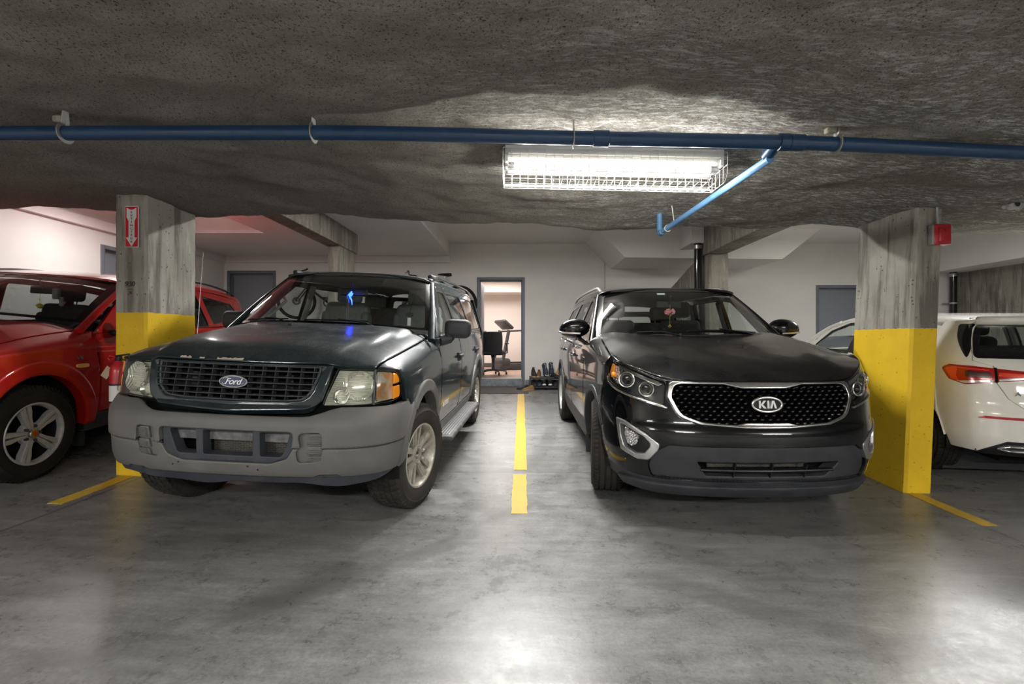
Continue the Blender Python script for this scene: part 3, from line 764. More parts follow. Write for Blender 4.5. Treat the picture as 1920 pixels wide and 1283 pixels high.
# ---------------------------------------------------------------- car building
class Car:
    """local frame: y = 0 at the near bumper, growing away; x right, z up, ground at 0.
    Front sheet F(s, z), top/fender sheet G(q, y), side sheet S(y, z), roof sheet Rf(q, y)"""
    def __init__(c, root, **k):
        c.root = root; c.__dict__.update(k)
        P = [Vector((0, 0))]+[Vector(p) for p in k['plan'][1:]]
        full = [Vector((-p.x, p.y)) for p in P[:0:-1]]+P
        sm = smooth_loop(full, 12, closed=False); i0 = (len(P)-1)*12
        sm = sm[i0:]; s = [0]
        for a, b in zip(sm, sm[1:]): s.append(s[-1]+(b-a).length)
        c.smax = s[-1]; c.cx = crv(list(zip(s, [p.x for p in sm]))); c.cy = crv(list(zip(s, [p.y for p in sm])))
        c.fpf = crv(k['pf']); c.fps = crv(k['ps']); c.ins = crv(k['inset']); c.Wf = crv(k['W']); c.zcf = crv(k['zc']); c.ztop = crv(k['ztop'])
        c.n = k.get('n', 2.6)
        if 'lead_s' in k:
            c.lead = []
            for i in range(41):
                ss = k['lead_s']*i/40; p = c.F(ss, c.ztop(ss)); c.lead.append((p.x, p.y, p.z))
            c.lx = [p[0] for p in c.lead]
            c.ly = crv([(p[0], p[1]) for p in c.lead]); lz = []
            for x, y, z in c.lead: lz.append((x, z-c.zsup(min(x/c.Wf(y), .999), y)))
            c.ldz = crv(lz)
    def F(c, s, z):
        a = abs(s); sg = 1 if s >= 0 else -1
        x, y = c.cx(a), c.cy(a); e = .01
        tx, ty = c.cx(a+e)-c.cx(max(a-e, 0)), c.cy(a+e)-c.cy(max(a-e, 0)); q = math.hypot(tx, ty) or 1
        tx, ty = tx/q, ty/q
        if a < 1e-4: tx, ty = 1, 0
        if a > c.smax: tx, ty = 0, 1; y += a-c.smax
        return Vector((sg*(x-ty*c.fps(z)), y+tx*c.fpf(z), z))
    def zsup(c, t, y): return c.zb+(c.zcf(y)-c.zb)*max(0, 1-t**c.n)**(1/c.n)
    def G(c, q, y):
        sg = 1 if q >= 0 else -1; a = abs(q)
        if a <= 1:
            t = math.sin(a*PI/2); W = c.Wf(y)-c.ins(c.zb); x = W*t; z = c.zsup(t, y)
            if getattr(c, 'lead', None):
                xm = c.lx[-1]; yl = c.ly(min(x, xm)); k = math.exp(-max(0, y-yl)/c.lam)
                dz = c.ldz(min(x, xm))
                if x > xm: dz *= max(0, 1-(x-xm)/(max(.02, W-xm)))
                z += dz*k*(1-min(1, t)**getattr(c, 'dzp', 60))
            for fn in getattr(c, 'bumps', ()): z += fn(x, y)
            return Vector((sg*x, y, z))
        z = c.zb-(a-1); return Vector((sg*(c.Wf(y)-c.ins(z)), y, z))
    def q_of(c, x, y):
        return 2/PI*math.asin(max(-1, min(1, x/(c.Wf(y)-c.ins(c.zb)))))
    def S(c, y, z): return Vector((c.Wf(y)-c.ins(z), y, z))
    def P(c, mb, outline, f, **k):
        """both sides of the car"""
        mb.patch(outline, f, **k); mb.patch(outline, f, mirror=True, **k); return mb
    def part(c, name, mb, m, parent=None, **k): return mb.build(name, m, parent or c.root, **k)
    def side(c, name, outline, f, m, parent=None, **k):
        out = []
        for mir in (False, True):
            mb = MB(); mb.patch(outline, f, mirror=mir, **k); out.append(mb.build(name, m, parent[len(out)] if isinstance(parent, list) else (parent or c.root)))
        return out
    def s_of_y(c, y):
        lo, hi = 0, c.smax
        for _ in range(30):
            m_ = (lo+hi)/2
            if c.cy(m_) < y: lo = m_
            else: hi = m_
        return (lo+hi)/2 if y < c.cy(c.smax) else c.smax+y-c.cy(c.smax)
    def lead_q(c, s0, s1, n=24, gap=.0):
        o = []
        for i in range(n+1):
            s = s0+(s1-s0)*i/n; x = c.cx(abs(s)); p = c.F(s, c.ztop(abs(s)))
            o.append((c.q_of(p.x, p.y), p.y+gap))
        return o
    def glasshouse(c, k):
        """k: roof table zr, edge height ze, belt zbelt, windscreen corners, holes etc."""
        zr, ze = crv(k['zr']), crv(k['ze']); p = k.get('rp', 2.8)
        def Rf(q, y):
            sg = 1 if q >= 0 else -1; a = min(abs(q), 1); t = math.sin(a*PI/2)
            xe = c.S(y, ze(y)).x; return Vector((sg*xe*t, y, ze(y)+(zr(y)-ze(y))*max(0, 1-t**p)**(1/p)))
        c.Rf = Rf; c.ze = ze; c.zr = zr
        (yb, zb_), (yt, zt) = k['apillar']; ybc, zbc = k['wbase']; ytc = k['wtop']
        Bx = c.S(yb, zb_).x-.035; Tx = c.S(yt, zt).x-.03
        def WS(a, b):
            Bp = Vector((a*Bx, ybc+(yb-ybc)*abs(a)**2.4, zbc+(zb_-zbc)*a*a)); yy = ytc+(yt-ytc)*abs(a)**2.4
            Tp = Vector((a*Tx, yy, Rf(2/PI*math.asin(min(.98, abs(a)*Tx/c.S(yy, ze(yy)).x)), yy).z-.008))
            P = Bp.lerp(Tp, b); N = Vector((0, -.75, .66)); return P+N*(.035*math.sin(PI*b)*(1-a*a*.5))
        c.WS = WS
        c.side('cowl_side', [(.70, yb-.10), (.995, yb-.04), (.995, yb+.26), (.70, yb+.26)], c.G, k['paint'], d=.05, r=0, th=.0, off=-.003)
        g_ = MB(); us = [i/14-1 for i in range(29)]; vs_ = [i/14 for i in range(15)]
        g_.grid(WS, us, vs_); ws = g_.build('windshield', k.get('wglass', 'glass'), c.root)
        # black band round the glass
        mb = MB(); bw = k.get('band', (.05, .035, .10))
        mb.patch([(-1, 0), (1, 0), (1, 1), (-1, 1)], lambda a, b: WS(a, b), d=.09, r=0, th=.003, off=.003,
                 holes=[rnd([(-1+bw[0], bw[1], .04), (1-bw[0], bw[1], .04), (1-bw[0]*1.05, 1-bw[2], .10), (-1+bw[0]*1.05, 1-bw[2], .10)])])
        mb.build('windshield_band', 'gloss', ws)
        # roof skin
        n = 20; fr = [(q, ytc+(yt-ytc)*abs(q)**2.4) for q in [1-2*i/n for i in range(n+1)]]
        yr = k['yr']; rr = [(q, yr-(.05*q*q)) for q in [-1+2*i/n for i in range(n+1)]]
        mb = MB(); mb.patch(rr[::-1][::-1]+fr, Rf, d=.08, r=.004, th=.02); mb.build('roof', k['paint'], c.root)
        # headliner below the roof
        mb = MB(); mb.patch([(-.93, yt+.03), (.93, yt+.03), (.93, yr-.12), (-.93, yr-.12)], Rf, d=.15, r=0, th=0, off=-.045); mb.build('headliner', k.get('liner', 'headliner'), c.root)
        # A pillar fairing strip
        for sg in (-1, 1):
            mb = MB(); pts = []
            for i in range(-2, 13):
                b = i/12; W_ = WS(sg*1.0, b); yy = yb+(yt-yb)*b; zz = zb_+(zt-zb_)*b; Sp = c.S(yy, zz); Sp.x *= sg
                pts.append((W_+Sp)/2+Vector((0, -.004, -.002)))
            mb.tube(pts, (k.get('aw', .034), .022), 12, flat=True, up=(0, -.5, .8)); mb.build('windshield_pillar', k.get('apaint', k['paint']), c.root)
        # side frame with window openings
        fo = k['frame']; H = k['windows']
        c.side('side_frame', fo, c.S, k['paint'], d=.07, holes=[rnd(h) for h in H], r=.006, th=.03)
        sg_ = k.get('sglass', 'glassm')
        for i, h in enumerate(H):
            hh = rnd(h)
            c.side('side_window', hh, c.S, sg_[i] if isinstance(sg_, list) else sg_, d=.12, r=0, th=0, off=-.008)
            cx_ = sum(p[0] for p in hh)/len(hh); cy_ = sum(p[1] for p in hh)/len(hh)
            inner = [(p[0]+(cx_-p[0])*.045, p[1]+(cy_-p[1])*.06) for p in hh]
            c.side('window_seal', hh, c.S, k.get('seal', 'blackplast'), d=.06, holes=[inner], r=0, th=.008, off=-.003)

def wheel(root, c, R, wd, rim, side, steer=0, style='ford', tread='block', tm='tyre', am='alloy', camber=0):
    """one wheel: tyre > rim > lug nuts, hub cap; side = +1 when its face points to +x"""
    t = bpy.data.objects.new('wheel', None); COL.objects.link(t); t.parent = root; t.location = c
    t.rotation_euler = (0, camber, steer+(0 if side > 0 else PI)); t.empty_display_size = .1
    h = wd/2; mb = MB()
    sw = R-rim
    prof = [(rim-.004, h-.03), (rim+.004, h-.012), (rim+.012, h-.006), (rim+sw*.35, h+.004), (rim+sw*.62, h+.002), (rim+sw*.66, h+.005), (R-.030, h-.010), (R-.014, h-.022), (R-.004, h-.042), (R-.002, 0), (R-.004, -h+.042), (R-.014, -h+.022), (R-.03, -h+.01), (rim+sw*.5, -h-.004), (rim, -h+.02)]
    if tread == 'rib':
        q = []
        for i, x in enumerate((.36, .12, -.12, -.36)):
            X = x*2*h*.8; q += [(R-.002, X+.007), (R-.012, X+.005), (R-.012, X-.005), (R-.002, X-.007)]
        prof = prof[:9]+q+prof[10:]
    mb.lathe(prof, n=72)
    nb = 54
    if tread == 'block':
        for row, (x, bw, ph) in enumerate(((.40, .17, 0), (.19, .15, .5), (0, .13, .2), (-.19, .15, .7), (-.40, .17, .35))):
            for i in range(nb):
                a = 2*PI*(i+ph)/nb; da = 2*PI/nb*.36; X = x*2*h*.93; bx = bw*h*1.02; sk = (.25 if row % 2 else -.25)*da*1.4
                vs = []
                for rr in (R-.008, R+.004):
                    for xx, aa in ((-bx, -da-sk), (bx, -da+sk), (bx, da+sk), (-bx, da-sk)):
                        r2 = rr-(.012 if abs(X+xx) > h*.86 else 0); vs.append((X+xx, r2*math.cos(a+aa), r2*math.sin(a+aa)))
                mb.add(vs, [[4, 5, 6, 7], [0, 1, 5, 4], [1, 2, 6, 5], [2, 3, 7, 6], [3, 0, 4, 7]])
        for i in range(nb*2//2):       # shoulder lugs
            a = 2*PI*(i+.1)/nb; da = 2*PI/nb*.3
            for sg in (1, -1):
                vs = []
                for dx in (-.006, .004):
                    for rr, aa in ((R-.045, -da), (R-.012, -da), (R-.012, da), (R-.045, da)):
                        X = sg*(h-.012+dx+(.006 if rr < R-.02 else -.006)); vs.append((X, rr*math.cos(a+aa), rr*math.sin(a+aa)))
                mb.add(vs, [[4, 5, 6, 7], [0, 1, 5, 4], [1, 2, 6, 5], [2, 3, 7, 6], [3, 0, 4, 7]])
    else:
        for i in range(70):
            a = 2*PI*i/70
            for sg in (1, -1):
                vs = []
                for xx, rr in ((h*.96, R-.036), (h*.80, R-.003), (h*.62, R-.0008)):
                    for aa in (-.022, .022): vs.append((sg*xx, (rr+.003)*math.cos(a+aa), (rr+.003)*math.sin(a+aa)))
                mb.add(vs, [[0, 1, 3, 2], [2, 3, 5, 4]])
    ty = mb.build('tyre', tm, t, angle=28)
    # rim
    mb = MB()
    mb.lathe([(rim+.006, h-.016), (rim+.009, h-.008), (rim+.004, h-.004), (rim-.006, h-.008), (rim-.012, h-.02), (rim-.018, h-.045)], n=64)
    rm = mb.build('rim', am, t, angle=30)
    mb = MB(); mb.lathe([(rim-.018, h-.045), (rim-.03, h-.09), (rim-.034, -h+.03), (rim, -h+.01)], n=64); mb.build('rim_barrel', am if style == 'ford' else 'blackplast', rm)
    mb = MB(); mb.lathe([(rim-.033, -h*.3), (.001, -h*.32)], n=32); mb.lathe([(.155, h-.14), (.155, h-.12), (.06, h-.11), (.001, h-.11)], n=32); mb.build('brake_disc', 'rust' if style == 'ford' else 'matte', t)
    face = h-.022; mb = MB()
    def spoke(poly, a, x0, x1, dish=0):
        ca, sa = math.cos(a), math.sin(a)
        tip = max(p[0] for p in poly)
        def f(dx):
            return lambda r, w_: Vector((dx+dish*((r/tip)**2-.3), r*ca-w_*sa, r*sa+w_*ca))
        mb.prism(poly, f(x1), f(x0))
        ins = [(p[0]*1.0, p[1]*.72) for p in poly]
        mb.prism(ins, f(x1+.006), f(x1))
    if style == 'ford':
        for i in range(5):
            a = PI/2+2*PI*i/5+.12
            for sg in (-1, 1):
                spoke([(.03, sg*.002), (.06, sg*.036), (.10, sg*.052), (rim-.012, sg*.064), (rim-.012, sg*.028), (.115, sg*.014)], a, face-.05, face-.022, .02)
        mb.lathe([(.070, face-.05), (.072, face-.02), (.055, face-.012), (.036, face-.014), (.034, face-.03)], n=30)
        rmc = mb.build('spoke', am, rm, angle=25)
        mb = MB(); mb.lathe([(.037, face-.035), (.001, face-.03)], n=20); mb.build('hub', 'rust', rm)
        for i in range(5):
            a = 2*PI*i/5+.5; mb = MB()
            mb.lathe([(.012, face-.03), (.012, face+.006), (.008, face+.012), (.001, face+.013)], (0, .052*math.cos(a), .052*math.sin(a)), n=6); mb.build('lug_nut', 'satin', rm)
    elif style == 'red':
        for i in range(5):
            a = PI+2*PI*i/5
            for sg in (-1, 1):
                spoke([(.045, sg*.004), (.05, sg*.026), (.115, sg*.030), (.165, sg*.042), (rim-.006, sg*.042), (rim-.006, sg*.011), (.165, sg*.009), (.10, sg*.004)], a, face-.040, face-.006, .012)
        mb.lathe([(.085, face-.05), (.08, face-.022), (.05, face-.014), (.001, face-.014)], n=30)
        mb.build('spoke', am, rm, angle=25)
        mb = MB(); mb.lathe([(.036, face-.02), (.036, face+.004), (.030, face+.010), (.001, face+.013)], n=24); cap = mb.build('hub_cap', 'chrome', rm)
        mb = MB(); mb.box((face+.013, 0, 0), (.004, .030, .012), None, .002); mb.box((face+.013, .0, .0), (.004, .012, .036), (.5, 0, 0), .002); mb.build('hub_emblem', 'signred', cap)
        for i in range(5):
            a = 2*PI*(i+.5)/5+PI; mb = MB()
            mb.lathe([(.013, face-.024), (.013, face-.004), (.009, face+.002), (.001, face+.002)], (0, .057*math.cos(a), .057*math.sin(a)), n=6); mb.build('lug_nut', 'darkplast', rm)
    else:
        for i in range(5):
            a = 2*PI*i/5+.3
            spoke([(.04, -.03), (.12, -.022), (rim-.012, -.036), (rim-.012, .036), (.12, .022), (.04, .03)], a, face-.05, face-.02, .015)
        mb.lathe([(.075, face-.05), (.075, face-.02), (.03, face-.010), (.001, face-.010)], n=30)
        mb.build('spoke', am, rm, angle=25)
    return t

def seat(root, x, y, z, m, w_=.50, bh=.60, head=True, back=1, nm='seat', tilt=.22, hz=None):
    """front seat facing -y (towards the windscreen) when back = 1"""
    o = bpy.data.objects.new(nm, None); COL.objects.link(o); o.parent = root; o.location = (x, y, z)
    if back < 0: o.rotation_euler = (0, 0, PI)
    mb = MB(); mb.box((0, 0, .0), (w_, .50, .16), (.08, 0, 0), .06); mb.build('cushion', m, o)
    mb = MB(); mb.box((0, .26+bh*.5*math.sin(tilt), .08+bh*.5), (w_*.96, .14, bh), (-tilt, 0, 0), .06)
    for sg in (-1, 1): mb.box((sg*w_*.43, .24+bh*.5*math.sin(tilt), .06+bh*.45), (.08, .17, bh*.8), (-tilt, 0, 0), .04)
    mb.build('backrest', m, o)
    if head:
        zz = .08+bh+(.12 if hz is None else hz); yy = .27+(bh+.1)*math.sin(tilt)
        for sx in ((0,) if w_ < .8 else (-w_*.33, w_*.33)):
            mb = MB(); mb.box((sx, yy, zz), (.27, .11, .19), (-tilt*.6, 0, 0), .05); hr = mb.build('headrest', m, o)
            mb = MB()
            for sg in (-1, 1): mb.tube([(sx+sg*.06, yy, zz-.07), (sx+sg*.06, yy-.02, zz-.16)], .006, 6)
            mb.build('headrest_post', 'chrome', hr)
    return o
def steering(root, x, y, z, m='dash', r=.185, tilt=1.05):
    o = bpy.data.objects.new('steering_wheel', None); COL.objects.link(o); o.parent = root; o.location = (x, y, z); o.rotation_euler = (tilt, 0, 0)
    mb = MB(); mb.tube([(r*math.cos(a), r*math.sin(a), 0) for a in [2*PI*i/32 for i in range(32)]], .015, 8, closed=True); mb.build('rim', m, o)
    mb = MB(); mb.box((0, 0, -.01), (.15, .11, .05), None, .02)
    for a in (0, PI, -PI/2): mb.tube([(0, 0, -.015), (r*math.cos(a), r*math.sin(a), 0)], .014, 6)
    mb.tube([(0, 0, -.02), (0, .02, -.3)], .03, 8); mb.build('hub', m, o)
    return o
def mirror_int(root, p, m='blackplast'):
    mb = MB(); mb.box(p, (.25, .03, .07), (-.12, 0, 0), .013); o = mb.build('inside_mirror', m, root)
    mb = MB(); mb.tube([Vector(p)+Vector((0, -.01, .01)), Vector(p)+Vector((0, -.06, .085))], .011, 8); mb.build('mirror_stem', m, o); return o
def wiper(root, pts, arm, blade='blackplast'):
    mb = MB(); mb.tube(pts, .007, 6); a, b = Vector(pts[0]), Vector(pts[-1]); o = mb.build('wiper', blade, root)
    mb = MB(); mb.tube(arm, (.012, .006), 8, flat=True); mb.tube([arm[0], Vector(arm[0])+Vector((0, 0, .02))], .013, 8); mb.build('wiper_arm', blade, o); return o
def arc_pts(yc, zc, R, a0, a1, n=20, zoff=0):
    return [(yc+R*math.cos(math.radians(a0+(a1-a0)*i/n)), zc+R*math.sin(math.radians(a0+(a1-a0)*i/n))+zoff) for i in range(n+1)]
def ellipse(cx, cy, a, b, n=32, p=2): 
    o = []
    for i in range(n):
        t = 2*PI*i/n; c_, s_ = math.cos(t), math.sin(t)
        o.append((cx+a*(1 if c_ > 0 else -1)*abs(c_)**(2/p), cy+b*(1 if s_ > 0 else -1)*abs(s_)**(2/p)))
    return o
def wellmesh(mb, c, yc, zc, R, x0, x1, zlow=.30):
    """dark liner inside a wheel arch, both sides"""
    for sg in (-1, 1):
        mb = MB(); P = arc_pts(yc, zc, R, -10, 190, 20); n = len(P)
        st = [(sg*x1, p[0], p[1]) for p in P]+[(sg*x0, p[0], p[1]) for p in P]
        mb.add(st, [[i, i+1, n+i+1, n+i] for i in range(n-1)]+[[n+i for i in range(n)]]); mb.build('wheel_well', 'well', c.root)
def tub(c, y0, y1, w_, z, ztop, m='dash'):
    """floor pan, firewall and door liners so that the cabin is closed"""
    mb = MB(); mb.bb(-w_, w_, y0, y1, z-.04, z)
    mb.bb(-w_, w_, y0-.03, y0, z-.3, ztop+.0)
    for sg in (-1, 1): mb.bb(sg*(w_+.012), sg*(w_-.02), y0+.25, y1, z, ztop, .01)
    mb.bb(-w_, w_, y1-.04, y1, z, ztop-.02)
    return mb.build('cabin_tub', m, c.root)
# ================================================================ dark green SUV with grey bumper
FX, FY, FYAW = -1.668, 2.665, -math.radians(2.3)
zf0 = ground(-1.6, 3.52)
ford = thing('suv', 'dark green SUV with plain grey front bumper and cracked yellowed headlamps, by the left pillar', 'car',
             (FX, FY, zf0-.88*.036), (.036, .040, FYAW))
c = Car(ford, plan=[(0, 0), (.3, .008), (.52, .035), (.70, .085), (.82, .175), (.89, .30), (.91, .44), (.915, .62), (.915, .8)],
        pf=[(.30, .10), (.40, .055), (.46, .02), (.52, .008), (.70, .0), (.745, .004), (.80, .045), (.835, .085), (.90, .09), (1.06, .135), (1.15, .17)],
        ps=[(.30, .07), (.42, .035), (.50, .01), (.74, 0), (.80, .008), (.835, .014), (1.06, .028), (1.15, .06)],
        inset=[(.30, .06), (.45, .03), (.62, .008), (.80, 0), (.95, .004), (1.08, .022), (1.20, .055), (1.40, .12), (1.66, .225), (1.80, .29)],
        W=[(.1, .86), (.3, .885), (.5, .905), (.8, .912), (2.4, .915), (4.0, .905), (4.6, .87), (4.8, .82)],
        zc=[(0, 1.07), (.12, 1.10), (.22, 1.135), (.5, 1.18), (.9, 1.23), (1.35, 1.285)],
        ztop=[(0, 1.062), (.55, 1.062), (.8, 1.058), (1.0, 1.05), (1.2, 1.04)], n=3.5, zb=.86, lead_s=1.02, lam=.06)
def hoodbump(x, y):   # raised centre with a crease at each side
    return .026*(1-sstep(.0, .07, abs(x)-.49-.12*(y-.15)))*sstep(.02, .30, y)
c.bumps = (hoodbump,)
PT = 'ford'
# hood, its rounded corner outline
qe = lambda x, y: c.q_of(x, y)
hood = c.lead_q(-.80, .80, 36)
hl = [(qe(.775, .38), .38), (qe(.785, .7), .7), (qe(.785, 1.1), 1.1), (qe(.782, 1.33), 1.33)]
back = [(qe(x, 1.12+.2*(abs(x)/.78)**2.4), 1.12+.22*(abs(x)/.78)**2.4) for x in (.70, .6, .4, .2, 0, -.2, -.4, -.6, -.7)]
out = hood+hl+back+[(-a, b) for a, b in hl[::-1]]
mb = MB(); mb.patch(out, c.G, d=.045, r=.012, th=.03, off=.004); hd = mb.build('hood', PT, ford)
# chipped clear coat along the hood lip
M['chip'] = mat('bare_primer', (.42, .38, .30), .8)
mb = MB(); rc = random.Random(3)
for s0, s1, hgt in ((-.36, -.29, .014), (-.24, -.21, .008), (-.135, .02, .013), (-.10, -.03, .009)):
    pts = []; n = 9
    top = [(s0+(s1-s0)*i/n, .003+hgt*rc.uniform(.2, 1)) for i in range(n+1)]; bot = [(s0+(s1-s0)*i/n, .0) for i in range(n+1)]
    poly = [(qe(a, .14), c.F(a, 1.062).y+b*.8+.001) for a, b in bot]+[(qe(a, .14), c.F(a, 1.062).y+b*.8+.001) for a, b in top[::-1]]
    mb = MB(); mb.patch(poly, c.G, d=.03, r=0, th=.001, off=.0052); mb.build('paint_chip', 'chip', hd)
mb = MB(); P = c.G(-.10, .95); mb.box(P+Vector((0, 0, .012)), (.03, .02, .012), None, .004); P = c.G(-.42, .9); mb.box(P+Vector((0, 0, .008)), (.02, .014, .012), None, .004); mb.build('washer_nozzle', 'blackplast', hd)
mb = MB(); mb.bb(-.70, .70, 1.10, 1.42, 1.17, 1.185); mb.patch([(qe(x, 1.2), 1.10+.22*(abs(x)/.78)**2.4) for x in (-.76, -.6, -.4, -.2, 0, .2, .4, .6, .76)]+[(qe(x, 1.3), 1.24+.22*(abs(x)/.78)**2.4) for x in (.76, .6, .4, .2, 0, -.2, -.4, -.6, -.76)], c.G, d=.08, r=0, th=.01, off=-.012)
mb.build('cowl', 'blackplast', ford)
# fenders with the wheel opening; top runs along the hood gap
YA, ZA, RA = .88, .405, .425
fo = [(a+.008, b) for a, b in hl]+[(qe(.80, 1.38), 1.40), (1.0, 1.42), (1.42, 1.42), (1.42, YA+RA+.02)]
fo += [(1+c.zb-z, y) for y, z in arc_pts(YA, ZA, RA+.03, 10, 150, 16)]
fo += [(1.03, YA-RA+.02), (1.02, .42), (.985, .40)]
led = c.lead_q(1.02, .812, 14); fo += [(a+.004, b+.002) for a, b in led if a < .975]
ff = c.side('fender', fo, c.G, PT, d=.045, r=.010, th=.03)
# painted header between grille and lamps, U shaped
Lmp = [(.572, 1.048), (.80, 1.044), (.985, 1.036, .05), (1.045, .90, .03), (1.035, .872, .02), (.80, .845), (.505, .838), (.535, .93)]
LmpL = [(.570, 1.046), (.797, 1.042), (.797, .846), (.502, .838), (.533, .93)]
LmpA = [(.806, 1.042), (.965, 1.036, .06), (1.025, .98, .05), (1.045, .90, .03), (1.035, .874, .02), (.92, .853), (.806, .846)]
gr = [(-.487, 1.052), (-.478, 1.0), (-.452, .915, .06), (-.405, .868, .06), (-.30, .858), (0, .854), (.30, .858), (.405, .868, .06), (.452, .915, .06), (.478, 1.0), (.487, 1.052)]
hdr = [(-.545, 1.058), (-.532, .97), (-.500, .86, .07), (-.44, .812, .06), (0, .792), (.44, .812, .06), (.500, .86, .07), (.532, .97), (.545, 1.058)]
mb = MB(); mb.patch(rnd(hdr), c.F, d=.03, holes=[rnd(gr)], r=.012, th=.04, off=.022); mb.build('grille_surround', PT, ford)
gi = [(a*.952, 1.050+(b-1.052)*.93) for a, b, *r_ in gr]
mb = MB(); mb.patch(rnd(gr), c.F, d=.04, holes=[[(a*.965, .955+(b-.955)*.93) for a, b in rnd(gr)]], r=.004, th=.03, off=.012); grl = mb.build('grille', 'grillgrey', ford)
GI = [(p[0], p[1]) for p in rnd(gr)]
def xr(z, m_=.0):
    v = [p[0] for p in resamp(GI, .006) if abs(p[1]-z) < .006 and p[0] > 0]; return (max(v) if v else .3)-m_
mb = MB()
for i in range(5):
    z = .890+i*.0335; X = xr(z)
    pts = [c.F(X*t/12, z)+Vector((0, -.006, 0)) for t in range(-12, 13)]; mb.tube(pts, (.016, .0032), 8, flat='box', up=(0, 0, 1))
    pts = [c.F(X*t/12, z)+Vector((0, .03, -.003)) for t in range(-12, 13)]; mb.tube(pts, (.022, .0022), 8, flat='box', up=(0, 0, 1))
mb.build('grille_bar', 'grillgrey', grl)
mb = MB()
for i in range(-6, 7):
    s = (i+.0)*.0735; z0 = .856+(.022 if abs(s) > .40 else 0)+(.04 if abs(s) > .43 else 0)
    mb.tube([c.F(s, z0)+Vector((0, .012, 0)), c.F(s, 1.052)+Vector((0, .012, 0))], (.0024, .022), 8, flat='box', up=(0, 1, 0))
mb.build('grille_slat', 'grillgrey', grl)
mb = MB(); mb.patch(rnd(gr), c.F, d=.1, r=0, th=0, off=-.12); 
mb.build('grille_back', 'matte', grl)
mb = MB(); mb.tube([c.F(-.42, .93)+Vector((0, .09, 0)), c.F(.42, .93)+Vector((0, .09, 0))], .014, 8)
for s in (-.3, -.12, .1, .27): mb.box(c.F(s, .955)+Vector((0, .09, 0)), (.05, .03, .08), None, .004)
mb.build('radiator_support', 'darkplast', grl)
# oval badge
BO = c.F(0, .958)+Vector((0, -.012, 0)); RX = Matrix.Rotation(PI/2-.12, 4, 'X')
el = ellipse(0, 0, .082, .034, 40)
bd = MB(); bd.prism(el, lambda a, b: Vector((a, -.010, b)), lambda a, b: Vector((a, .012, b))); bo = bd.build('badge', 'chromed', ford, loc=BO, rot=(-.12, 0, 0))
mb = MB(); mb.prism(ellipse(0, 0, .076, .029, 40), lambda a, b: Vector((a, -.0112, b)), lambda a, b: Vector((a, -.010, b))); M['fblue'] = mat('badge_blue', (.012, .025, .09), .3, coat=.5); mb.build('badge_field', 'fblue', bo)
mb = MB(); mb.tube([(a, -.0115, b) for a, b in ellipse(0, 0, .0785, .0315, 40)], .0014, 5, closed=True); mb.build('badge_ring', 'chrome', bo)
mb = MB(); M4 = Matrix.Translation((-.002, -.013, -.0005)) @ Matrix.Rotation(PI/2, 4, 'X')
mb.text('Ford', .050, M4, .0008, shear=.42, bold=.0002, sx=1.02, space=.92)
mb.tube([(-.060, -.0135, .012), (-.052, -.0135, .019), (-.036, -.0135, .020), (-.018, -.0135, .0165)], .0016, 5); mb.tube([(-.056, -.0135, -.006), (-.062, -.0135, -.013), (-.054, -.0135, -.0165), (-.044, -.0135, -.012)], .0013, 5)
mb.tube([(.046, -.0135, -.010), (.054, -.0135, -.013), (.062, -.0135, -.006)], .0012, 5)
mb.build('badge_script', mat('badge_silver', (.75, .76, .78), .35, .3), bo)
